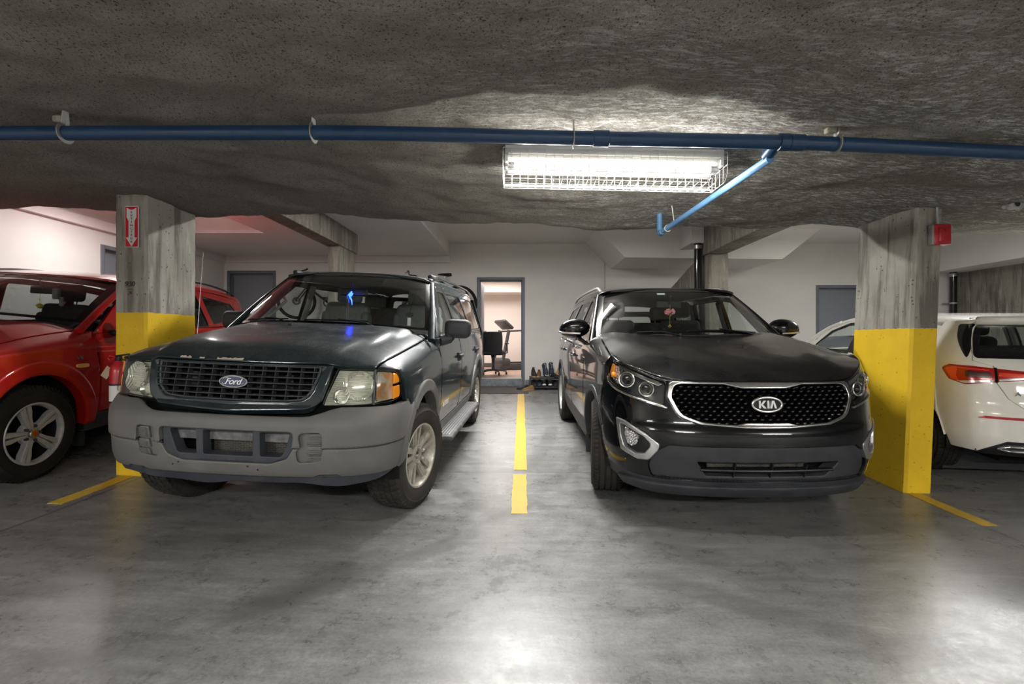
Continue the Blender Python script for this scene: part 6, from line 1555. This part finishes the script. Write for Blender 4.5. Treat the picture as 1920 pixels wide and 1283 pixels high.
for sg in (1, -1):
    mr = sg < 0; k_ = lambda P_: rnd(P_)
    mb = MB(); mb.patch(k_(TL), c.F, d=.035, r=.010, th=.02, off=.008, mirror=mr); tl = mb.build('tail_lamp', 'redlens', wht)
    mb = MB(); mb.patch(k_([(1.03, .952, .01), (.97, .968, .02), (.92, .972), (.93, .90), (.90, .852, .01), (.96, .865, .02)]), c.F, d=.03, r=.002, th=.01, off=.012, mirror=mr)
    mb.patch(k_([(.92, .968), (.70, .955), (.70, .948), (.92, .958)]), c.F, d=.03, r=.001, th=.01, off=.012, mirror=mr)
    mb.patch(k_([(.645, .935), (.45, .925), (.45, .905), (.645, .905)]), c.F, d=.03, r=.001, th=.01, off=.012, mirror=mr); mb.build('lamp_light_guide', 'redlens2', tl)
    mb = MB(); mb.patch(k_([(.86, .945, .01), (.69, .935, .01), (.69, .888, .01), (.86, .895, .01)]), c.F, d=.03, r=.002, th=.01, off=.011, mirror=mr); mb.build('lamp_core', mat('dark_red_lens', (.06, .002, .002), .2, coat=1), tl)
    mb = MB(); mb.patch(k_([(.93, .855), (.675, .880), (.675, .862), (.86, .838, .01)]), c.F, d=.03, r=.002, th=.01, off=.012, mirror=mr); mb.patch(k_([(.645, .885), (.45, .905), (.45, .890), (.645, .866)]), c.F, d=.03, r=.002, th=.01, off=.012, mirror=mr); mb.build('reversing_lens', 'clearlens', tl)
    mb = MB(); mb.patch(k_([(.668, .972), (.652, .970), (.652, .858), (.668, .856)]), c.F, d=.03, r=0, th=.01, off=.0125, mirror=mr); mb.build('lamp_gap', 'matte', tl)
    mb = MB(); mb.patch(k_([(.80, .575), (.44, .575, .004), (.44, .596, .004), (.76, .594, .01)]), c.F, d=.03, r=.002, th=.01, off=.006, mirror=mr); mb.build('bumper_reflector', 'redlens', wht)
    mb = MB(); mb.patch(k_([(.70, .335, .02), (.60, .365, .02), (.36, .365, .02), (.36, .315, .02), (.60, .315, .02)]), c.F, d=.02, holes=[k_([(.672, .336, .01), (.595, .353, .01), (.375, .353, .01), (.375, .327, .01), (.595, .327, .01)])], r=.003, th=.04, off=.010, mirror=mr); mb.build('exhaust_trim', 'chrome', wht)
mb = MB(); mb.patch([(-.82, .272), (.82, .272), (.70, .345), (.60, .405), (-.60, .405), (-.70, .345)], c.F, d=.04, r=.004, th=.05, off=-.004); mb.build('diffuser', 'blackplast', wht)
mb = MB(); P = c.F(-.55, .80); mb.text('A', .045, Matrix.Translation((P.x, c.F(-.55, .775).y-.012, .775)) @ Matrix.Rotation(PI/2, 4, 'X'), .002, bold=.0008, sx=1.3); mb.build('hatch_letter', 'chromed', ht)
YB, ZB, RB = .74, .335, .355
d0 = [(1.28, .40), (1.28, .92), (1.24, .985), (.80, 1.02), (.42, 1.02), (.40, .42)]
quar = [(.86, .975), (1.60, .965), (1.50, .60), (1.12, .42)]+[(y, z) for y, z in arc_pts(YB, ZB, RB+.004, 8, 172, 20)]+[(.42, .50), (.46, .60), (.52, .98)]
c.side('quarter_panel', quar, c.S, PW, d=.05, r=.004, th=.03)
dr1 = c.side('rear_door', [(1.13, .40), (1.95, .38), (1.97, .965), (1.612, .965), (1.512, .60)], c.S, PW, d=.06, r=.004, th=.03)
dr2 = c.side('front_door', [(1.962, .38), (3.02, .38), (3.08, .94), (1.982, .965)], c.S, PW, d=.06, r=.004, th=.03)
c.side('fender', [(3.032, .38), (3.09, .40)]+arc_pts(3.47, ZB, RB+.004, 168, 6, 20)+[(3.85, .36), (4.15, .42), (4.25, .62), (4.0, .80), (3.10, .93)], c.S, PW, d=.06, r=.004, th=.03)
c.side('sill_trim', [(1.10, .22), (3.10, .22), (3.10, .37), (1.12, .39)], c.S, PW, d=.08, r=.01, th=.05)
fr_ = [(.56, 1.0), (1.2, .975), (3.10, .955), (3.02, 1.01), (2.55, 1.27), (2.25, 1.345), (1.5, 1.37), (.9, 1.34), (.62, 1.30)]
w1 = rnd([(1.96, .985, .02), (2.90, .975, .04), (2.52, 1.225, .08), (2.20, 1.318, .08), (1.92, 1.33, .02)]); w2 = rnd([(1.10, 1.005, .05), (1.84, .988, .02), (1.81, 1.335, .02), (1.45, 1.335, .08), (1.0, 1.28, .1)])
c.side('side_frame', fr_, c.S, PW, d=.06, holes=[w1, w2], r=.004, th=.03)
for h in (w1, w2):
    c.side('side_window', h, c.S, 'glassm', d=.12, r=0, th=0, off=-.008)
    hx = sum(p[0] for p in h)/len(h); hz = sum(p[1] for p in h)/len(h)
    c.side('window_seal', [(hx+(p[0]-hx)*1.05, hz+(p[1]-hz)*1.07) for p in h], c.S, 'gloss', d=.06, holes=[[(hx+(p[0]-hx)*.93, hz+(p[1]-hz)*.86) for p in h]], r=0, th=.01, off=.003)
c.side('door_pillar', [(1.83, .985), (1.97, .985), (1.93, 1.335), (1.80, 1.338)], c.S, 'gloss', d=.06, r=.003, th=.01, off=.003)
zr, ze = crv([(.3, 1.385), (.8, 1.41), (1.6, 1.432), (2.2, 1.42), (2.6, 1.36), (3.1, 1.15)]), crv([(.3, 1.335), (.8, 1.352), (1.6, 1.372), (2.2, 1.352), (2.6, 1.26), (3.1, 1.0)])
def RW(q, y):
    a = min(abs(q), 1); t_ = math.sin(a*PI/2); return Vector(((1 if q >= 0 else -1)*c.S(y, ze(y)).x*t_, y, ze(y)+(zr(y)-ze(y))*max(0, 1-t_**2.8)**(1/2.8)))
mb = MB(); mb.patch([(-1, .32+.12), (-.5, .33), (.5, .33), (1, .44), (1, 2.45), (.5, 2.36), (-.5, 2.36), (-1, 2.45)], RW, d=.08, r=.004, th=.02); mb.build('roof', PW, wht)
mb = MB(); mb.patch([(-.98, 2.46), (-.5, 2.37), (.5, 2.37), (.98, 2.46), (.98, 3.08), (-.98, 3.08)], RW, d=.12, r=0, th=0, off=-.006); mb.build('windshield', 'glass', wht)
for sg in (-1, 1):
    mb = MB(); mb.tube([(sg*RW(.97, y).x, y, RW(.97, y).z) for y in (2.40, 2.6, 2.8, 3.0, 3.12)], .025, 8); mb.build('windshield_pillar', PW, wht)
Hd = lambda q, y: Vector((q*(c.Wf(y)-.02), y, .80+(crv([(3.0, .20), (3.6, .14), (4.2, .02), (4.4, -.12)])(y))*max(0, 1-abs(q)**3)**(1/3)))
mb = MB(); mb.patch([(-1, 3.0), (1, 3.0), (1, 4.15), (.6, 4.36), (-.6, 4.36), (-1, 4.15)], Hd, d=.08, r=.004, th=.02); mb.build('hood', PW, wht)
mb = MB(); mb.box((0, 4.24, .50), (1.55, .26, .50), None, .1); mb.build('front_bumper', PW, wht)
tub(c, .55, 3.05, .78, .36, .93)
mb = MB(); mb.box((0, 2.95, .90), (1.45, .4, .14), None, .05); mb.build('dashboard', 'dash', wht)
steering(wht, -.36, 2.62, .90, 'dash', .18, -1.05)
for sx in (-.37, .37): seat(wht, sx, 2.25, .50, 'seatdark', bh=.60, back=-1, hz=.10)
seat(wht, 0, 1.30, .52, 'seatdark', w_=1.2, bh=.52, back=-1, hz=.06)
for y, sd in ((YB, 1), (YB, -1), (3.47, 1), (3.47, -1)):
    wheel(wht, (sd*.775, y, .318), .320, .215, .218, sd, 0, 'kia', 'block', tm='tyred', am='alloyg')
mb = MB(); wellmesh(mb, c, YB, ZB, RB+.01, .50, .85); wellmesh(mb, c, 3.47, ZB, RB+.01, .50, .85)
mb = MB(); mb.bb(-.52, .52, .28, 4.1, .20, .38); mb.bb(-.78, .78, 1.15, 3.05, .20, .38); mb.bb(-.74, .74, .22, .36, .30, .62); mb.build('underbody', 'matte', wht)
for sg in (-1, 1):
    mb = MB(); mb.box((sg*.97, 2.72, 1.0), (.20, .12, .12), None, .045); mb.tube([(sg*.82, 2.72, .965), (sg*.93, 2.72, .98)], .022, 8); mb.build('side_mirror', PW, wht)
# ---------------------------------------------------------------- lit room behind the open door
RMX0, RMX1, RY = -2.6, 1.4, 14.1
mb = MB(); mb.bb(RMX0, RMX1, RY, RY+.1, .4, 2.95); struct(mb.build('wall_room_back', 'peach'))
mb = MB(); mb.bb(RMX0-.1, RMX0, 10.05, RY, .4, 2.95); struct(mb.build('wall_room_left', 'peach'))
mb = MB(); mb.bb(RMX1, RMX1+.1, 10.05, RY, .4, 2.95); struct(mb.build('wall_room_right', 'peach'))
mb = MB(); mb.bb(RMX0, RMX1, 10.03, RY, 2.9, 3.0); struct(mb.build('ceiling', 'peach'))
mb = MB(); mb.bb(RMX0, RMX1, 13.2, RY, 2.52, 2.9); struct(mb.build('trim_7', 'peach'))
m = mat('brown_plank_floor', (.3, .2, .14), .45); g = NG(m); bk = g.n('ShaderNodeTexBrick'); bk.inputs['Scale'].default_value = 1.6
bk.inputs['Color1'].default_value = (.30, .19, .14, 1); bk.inputs['Color2'].default_value = (.38, .25, .19, 1); bk.inputs['Mortar'].default_value = (.12, .07, .05, 1); bk.inputs['Mortar Size'].default_value = .01; g.l(g.co(), bk.inputs['Vector'])
g.l(g.mix(g.rng(g.noise(9, 5, co=g.co((.4, 3, 1))), .4, .7, 0, .5), bk.outputs[0], (.45, .34, .28)), g.b.inputs['Base Color']); M['plank'] = m
mb = MB(); mb.bb(RMX0, RMX1, 10.03, RY, .34, .415); struct(mb.build('floor', 'plank'))
mb = MB(); mb.bb(RMX0, RMX1, RY-.03, RY, .415, .53, .004); struct(mb.build('baseboard_room', mat('dark_baseboard', (.10, .08, .08), .5)))

# desk chair
t = thing('office_chair', 'black padded office chair on castors just inside the open doorway', 'chair', (-.64, 10.9, .415), (0, 0, -.12))
mb = MB(); mb.box((0, .0, .50), (.50, .48, .10), None, .045); mb.build('seat', 'seatdark', t)
mb = MB()
prof = smooth_loop([(-.21, .52), (.21, .52), (.24, .60), (.25, .75), (.24, .93), (.20, .97), (-.20, .97), (-.24, .93), (-.25, .75), (-.24, .60)], 5)
mb.patch(prof, lambda x, z: Vector((x, -.24+.35*x*x-.08*(z-.5), z)), d=.05, r=.02, th=.07); mb.build('backrest', 'blackplast', t)
mb = MB(); mb.tube([(0, -.05, .44), (0, 0, .28), (0, 0, .12)], [.05, .03, .028], 12); mb.build('gas_lift', 'darkplast', t)
for i in range(5):
    a = 2*PI*i/5+.3; mb = MB(); e = Vector((.30*math.cos(a), .30*math.sin(a), .075)); mb.tube([(0, 0, .115), e*.6+Vector((0, 0, .06)), e], [.026, .02, .014], 8); lg = mb.build('leg', 'darkplast', t)
    mb = MB(); mb.tube([e+Vector((-.02, 0, -.045)), e+Vector((.02, 0, -.045))], .029, 12); mb.build('castor', 'gloss', lg)
for sg in (-1, 1):
    mb = MB(); mb.tube([(sg*.22, .05, .48), (sg*.31, .05, .50), (sg*.31, .0, .70)], .016, 8); mb.box((sg*.31, .0, .71), (.06, .24, .03), None, .012); mb.build('armrest', 'blackplast', t)
# treadmill
M['tread'] = mat('grey_machine_plastic', (.05, .048, .048), .45)
t = thing('treadmill', 'grey exercise treadmill with tilted console behind the office chair', 'exercise machine', (-.42, 12.9, .415), (0, 0, math.radians(-68)))
mb = MB(); mb.box((0, .5, .09), (.75, 1.6, .18), None, .03); mb.build('deck', 'tread', t)
mb = MB(); mb.box((0, .5, .185), (.48, 1.5, .012)); mb.build('belt', 'matte', t)
for sg in (-1, 1):
    mb = MB(); mb.tube([(sg*.36, -.25, .1), (sg*.36, -.05, 1.05)], (.03, .045), 10, flat=True, up=(0, 1, 0)); mb.build('upright', 'tread', t)
    mb = MB(); mb.tube([(sg*.36, -.02, 1.02), (sg*.37, .45, 1.05), (sg*.37, .50, 1.05)], .022, 8); mb.build('handrail', 'tread', t)
mb = MB(); mb.box((0, -.06, 1.20), (.80, .08, .34), (.85, 0, 0), .03); cs = mb.build('console', 'tread', t)
mb = MB(); mb.box((0, -.015, 1.23), (.42, .02, .2), (.85, 0, 0), .006); mb.build('screen', 'seatgrey', cs)
mb = MB(); mb.box((0, -.15, .2), (.78, .30, .22), None, .07); mb.build('motor_cover', 'tread', t)

# door mat
M['mat'] = noisy('dark_brown_mat', (.055, .045, .042), (.09, .075, .07), 120, .95)
gz = ground(-.4, 9.4)
vs = MB(); zf = lambda x, y: ground(x, y)
mb = MB(); X0_, X1_, Y0_, Y1_ = -.86, .13, 8.97, 9.85
mb.add([Vector((x, y, ground(x, y)+h)) for h in (.001, .014) for x, y in ((X0_, Y0_), (X1_, Y0_), (X1_, Y1_), (X0_, Y1_))], [[4, 5, 6, 7], [0, 1, 5, 4], [1, 2, 6, 5], [2, 3, 7, 6], [3, 0, 4, 7], [3, 2, 1, 0]])
tag(mb.build('door_mat', 'mat'), 'dark brown mat on the garage floor in front of the open door', 'mat')

# shoe rack with shoes
g0 = ground(.5, 9.6)
t = thing('shoe_rack', 'low black shoe rack against the back wall beside the open doorway', 'rack', (.50, 9.62, g0))
for sx in (-.33, .33):
    for sy in (-.14, .14):
        mb = MB(); mb.bb(sx-.014, sx+.014, sy-.014, sy+.014, 0, .25, .002); mb.build('leg', 'darkplast', t)
for nm, z in (('lower_shelf', .055), ('top_shelf', .235)):
    mb = MB(); mb.bb(-.34, .34, -.15, .15, z-.01, z+.008, .003); mb.bb(-.34, .34, -.155, -.14, z-.028, z+.014, .002); mb.bb(-.008, .008, -.15, -.14, .0, .25); mb.build(nm, 'darkplast', t)
def shoe(loc, rot, up, sole, lab, toe=None, L=.28, tall=.10, grp=None, name='shoe'):
    t = thing(name, lab, 'shoe', loc, rot, grp); W_ = .048
    prof = [(-.5, .030, .9, .55), (-.42, .042, 1.0, 1.0), (-.2, .040, 1.0, 1.0), (0, .042, .95, .80), (.2, .050, .95, .55), (.36, .048, .9, .45), (.46, .034, .85, .36), (.5, .012, .8, .25)]
    mb = MB(); rings = []
    for p, w_, _, h in prof:
        n = 12; rings.append([Vector((w_*math.cos(a)*(1 if math.sin(a) < .5 else .82), p*L, .020+tall*h*max(0, math.sin(a))**.8+(-.002 if math.sin(a) < 0 else 0))) for a in [2*PI*i/n for i in range(n)]])
    vs = [v for r_ in rings for v in r_]; n = 12
    mb.add(vs, [[i*n+j, i*n+(j+1) % n, (i+1)*n+(j+1) % n, (i+1)*n+j] for i in range(len(rings)-1) for j in range(n)]+[list(range(n))[::-1], [(len(rings)-1)*n+j for j in range(n)]])
    mb.build('upper', up, t, angle=60)
    mb = MB(); ol = smooth_loop([(-.032, -.44*L), (0, -.5*L), (.032, -.44*L), (.038, -.1*L), (.052, .22*L), (.045, .42*L), (.012, .51*L), (-.03, .45*L), (-.05, .24*L), (-.036, -.1*L)], 4)
    mb.prism(ol, lambda x, y: Vector((x, y, .024)), lambda x, y: Vector((x, y, 0))); mb.build('sole', sole, t)
    mb = MB(); mb.lathe([(.024, 0), (.030, .004), (.030, -.01)], (0, -.30*L, .020+tall*.98), 'Z', 14); mb.build('collar', toe or sole, t)
    if toe:
        mb = MB(); mb.ball((0, .40*L, .034), .036, 10, sc=(1.1, 1.0, .62)); mb.build('toe_cap', toe, t)
    mb = MB()
    for k in range(4): y = (-.12+.07*k)*L; z = .022+tall*(.92-.11*k); mb.tube([(-.022, y, z-.008), (0, y, z+.003), (.022, y, z-.008)], .0028, 5)
    mb.build('laces', toe or 'ink', t)
    return t
M['sblack'] = mat('black_shoe', (.018, .018, .02), .7); M['sbrown'] = mat('brown_shoe', (.16, .07, .03), .7); M['stan'] = mat('tan_shoe', (.36, .24, .11), .8); M['swhite'] = mat('white_trim', (.65, .65, .64), .6); M['sgum'] = mat('tan_sole', (.42, .25, .14), .7); M['snavy'] = mat('dark_navy_shoe', (.03, .037, .06), .7); M['syellow'] = mat('yellow_brown_shoe', (.22, .14, .04), .8)
T = g0+.244; GR_ = 'shoes on top of the rack'
shoe((.245, 9.60, T), (0, 0, PI+.1), 'sblack', 'sgum', 'black ankle shoe with tan sole, leftmost on top of the rack', toe=None, tall=.17, grp=GR_)
shoe((.345, 9.60, T), (0, 0, PI-.1), 'sbrown', 'sgum', 'brown and black shoe with tan sole, second from left on the rack', tall=.12, grp=GR_)
shoe((.465, 9.67, T+.115), (-.95, 0, PI+.35), 'snavy', 'sblack', 'navy sneaker with white toe leaning up, left one of the leaning pair', toe='swhite', tall=.11, grp=GR_)
shoe((.59, 9.68, T+.135), (-1.1, 0, PI+.2), 'snavy', 'sblack', 'navy sneaker with white toe leaning highest, right one of the leaning pair', toe='swhite', tall=.11, grp=GR_)
shoe((.655, 9.53, T+.0), (0, 0, PI+.5), 'sblack', 'sblack', 'low black shoe lying in front of the leaning navy sneakers', tall=.07, grp=GR_)
shoe((.76, 9.62, T+.06), (-.2, .2, 2.6), 'stan', 'swhite', 'tan shoe with pale sole at the right end of the rack top', tall=.10, grp=GR_)
T2 = g0+.064; GL = 'shoes on the lower shelf'
shoe((.255, 9.58, T2), (0, 0, PI+.05), 'sblack', 'sblack', 'plain black shoe, leftmost on the lower shelf', tall=.09, grp=GL)
shoe((.355, 9.58, T2), (0, 0, PI-.05), 'snavy', 'sblack', 'dark navy shoe, second from left on the lower shelf', tall=.09, grp=GL)
shoe((.445, 9.58, T2), (0, 0, PI), 'sblack', 'sblack', 'black shoe with white toe left of the middle post on the lower shelf', toe='swhite', tall=.08, grp=GL)
shoe((.565, 9.58, T2), (0, 0, PI), 'sblack', 'sblack', 'black shoe with white toe right of the middle post on the lower shelf', toe='swhite', tall=.08, grp=GL)
shoe((.67, 9.58, T2), (0, 0, PI+.05), 'sblack', 'sblack', 'plain black shoe, rightmost in view on the lower shelf', tall=.09, grp=GL)
gf = ground(.1, 9.55)
shoe((.03, 9.50, gf+.014), (0, .0, 2.2), 'sblack', 'sblack', 'black sandal lying on the floor beside the door mat', tall=.05)
shoe((.13, 9.36, gf-.002), (0, 0, 2.3), 'syellow', 'sgum', 'yellow and brown shoe lying on the floor in front of the rack', tall=.07)

# ---------------------------------------------------------------- bicycles hung on the back wall
M['bikeblk'] = mat('bike_black', (.012, .012, .013), .4); M['spoke'] = mat('spoke_steel', (.55, .55, .55), .35, .8); M['bikered'] = mat('bike_red_frame', (.45, .04, .03), .4, coat=.5)
def bicycle(loc, rz, lab, fm, R=.34, wb=1.06, steer=.0):
    """front wheel at -x; wheels' axle height is z = 0"""
    t = thing('bicycle', lab, 'bicycle', loc, (0, 0, rz), 'bicycles behind the green car')
    for nm, x in (('front_wheel', -wb/2), ('rear_wheel', wb/2)):
        w_ = bpy.data.objects.new(nm, None); COL.objects.link(w_); w_.parent = t; w_.location = (x, 0, 0); w_.rotation_euler = (0, 0, steer if x < 0 else 0)
        mb = MB(); mb.tube([(R*math.cos(a), 0, R*math.sin(a)) for a in [2*PI*i/48 for i in range(48)]], .024, 8, closed=True); mb.build('tyre', 'tyred', w_)
        mb = MB(); mb.tube([((R-.03)*math.cos(a), 0, (R-.03)*math.sin(a)) for a in [2*PI*i/48 for i in range(48)]], .010, 6, closed=True); mb.build('rim', 'bikeblk', w_)
        mb = MB()
        for i in range(28):
            a = 2*PI*i/28; b_ = a+(.5 if i % 2 else -.5); mb.tube([(.02*math.cos(b_), .02*(1 if i % 4 < 2 else -1), .02*math.sin(b_)), ((R-.03)*math.cos(a), 0, (R-.03)*math.sin(a))], .0016, 4, caps=False)
        mb.build('spokes', 'spoke', w_)
        mb = MB(); mb.tube([(0, -.05, 0), (0, .05, 0)], .02, 10); mb.lathe([(.08, -.002), (.08, .002), (.04, .002), (.04, -.002)], (0, .03, 0), 'Y', 20); mb.build('hub', 'bikeblk', w_)
    hb = Vector((-wb/2+.17, 0, .42)); bb = Vector((.10, 0, -.04)); st = Vector((.22, 0, .42)); ra = Vector((wb/2, 0, 0)); fa = Vector((-wb/2, 0, 0)); hl = hb+Vector((.035, 0, -.14))
    mb = MB(); mb.tube([hb, st], .019, 8); mb.tube([hl, bb], .022, 8); mb.tube([bb, st], .018, 8)
    for s in (-.05, .05): mb.tube([bb+Vector((0, s*.5, 0)), ra+Vector((0, s, 0))], .011, 6); mb.tube([st, ra+Vector((0, s, 0))], .010, 6)
    mb.tube([hb+Vector((-.01, 0, .03)), hl+Vector((.01, 0, -.03))], .024, 8); mb.build('frame', fm, t)
    mb = MB(); mb.tube([hb, hl+Vector((-.01, 0, -.02))], .016, 8)
    for s in (-.055, .055): mb.tube([hl+Vector((0, s*.4, -.01)), hl+Vector((-.03, s, -.06)), fa+Vector((0, s, 0))], .014, 8)
    mb.build('fork', 'bikeblk', t)
    mb = MB(); q = hb+Vector((-.02, 0, .13)); mb.tube([hb, q, q+Vector((-.06, 0, .01))], .015, 8)
    R_ = Matrix.Rotation(steer, 3, 'Z')
    mb.tube([q+Vector((-.06, 0, .01))+R_ @ Vector(v) for v in ((.04, -.33, .03), (0, -.12, .02), (-.01, 0, 0), (0, .12, .02), (.04, .33, .03))], .013, 8); mb.build('handlebar', 'bikeblk', t)
    for s in (-1, 1):
        mb = MB(); a = q+Vector((-.06, 0, .01))+R_ @ Vector((.03, s*.24, .028)); b_ = q+Vector((-.06, 0, .01))+R_ @ Vector((.045, s*.36, .032)); mb.tube([a, b_], .018, 8); mb.tube([a, a+Vector((-.06, s*.05, -.02))], .006, 5); mb.build('grip', 'bikeblk', t)
    mb = MB(); mb.tube([st, st+Vector((.03, 0, .13))], .013, 8); mb.build('seat_post', 'spoke', t)
    mb = MB(); sp = st+Vector((.03, 0, .145)); mb.tube([sp+Vector((-.14, 0, .01)), sp+Vector((-.05, 0, .012)), sp+Vector((.06, 0, .015)), sp+Vector((.13, 0, .022))], [.012, .026, .05, .045], 10); mb.v = [(a, b_, min(d, sp.z+.035)) for a, b_, d in mb.v]; mb.build('saddle', 'bikeblk', t)
    mb = MB(); mb.lathe([(.09, -.002), (.09, .002), (.06, .002), (.06, -.002)], (bb.x, -.05, bb.z), 'Y', 24)
    mb.tube([bb+Vector((0, -.05, 0)), bb+Vector((.12, -.07, -.11))], .011, 6); mb.tube([bb+Vector((0, .05, 0)), bb+Vector((-.12, .07, .11))], .011, 6); mb.box(bb+Vector((.12, -.11, -.115)), (.09, .09, .02)); mb.box(bb+Vector((-.12, .11, .115)), (.09, .09, .02)); mb.build('crankset', 'bikeblk', t)
    mb = MB(); mb.tube([(-.03, .0, .42), (-.03, 9.9-loc[1], .42)], .012, 6); mb.tube([(.15, .0, .40), (.15, 9.9-loc[1], .40)], .012, 6)
    if abs(rz) < .3: mb.build('wall_hook', 'strap', t)
    return t
bicycle((-3.92, 9.50, 1.98), .0, 'bicycle hung on the back wall, its handlebar above the green car roof at left', 'bikeblk', steer=.6)
bicycle((-1.77, 9.52, 1.93), .0, 'bicycle hung on the back wall nearest the open door, wheel beside the green car', 'bikeblk')
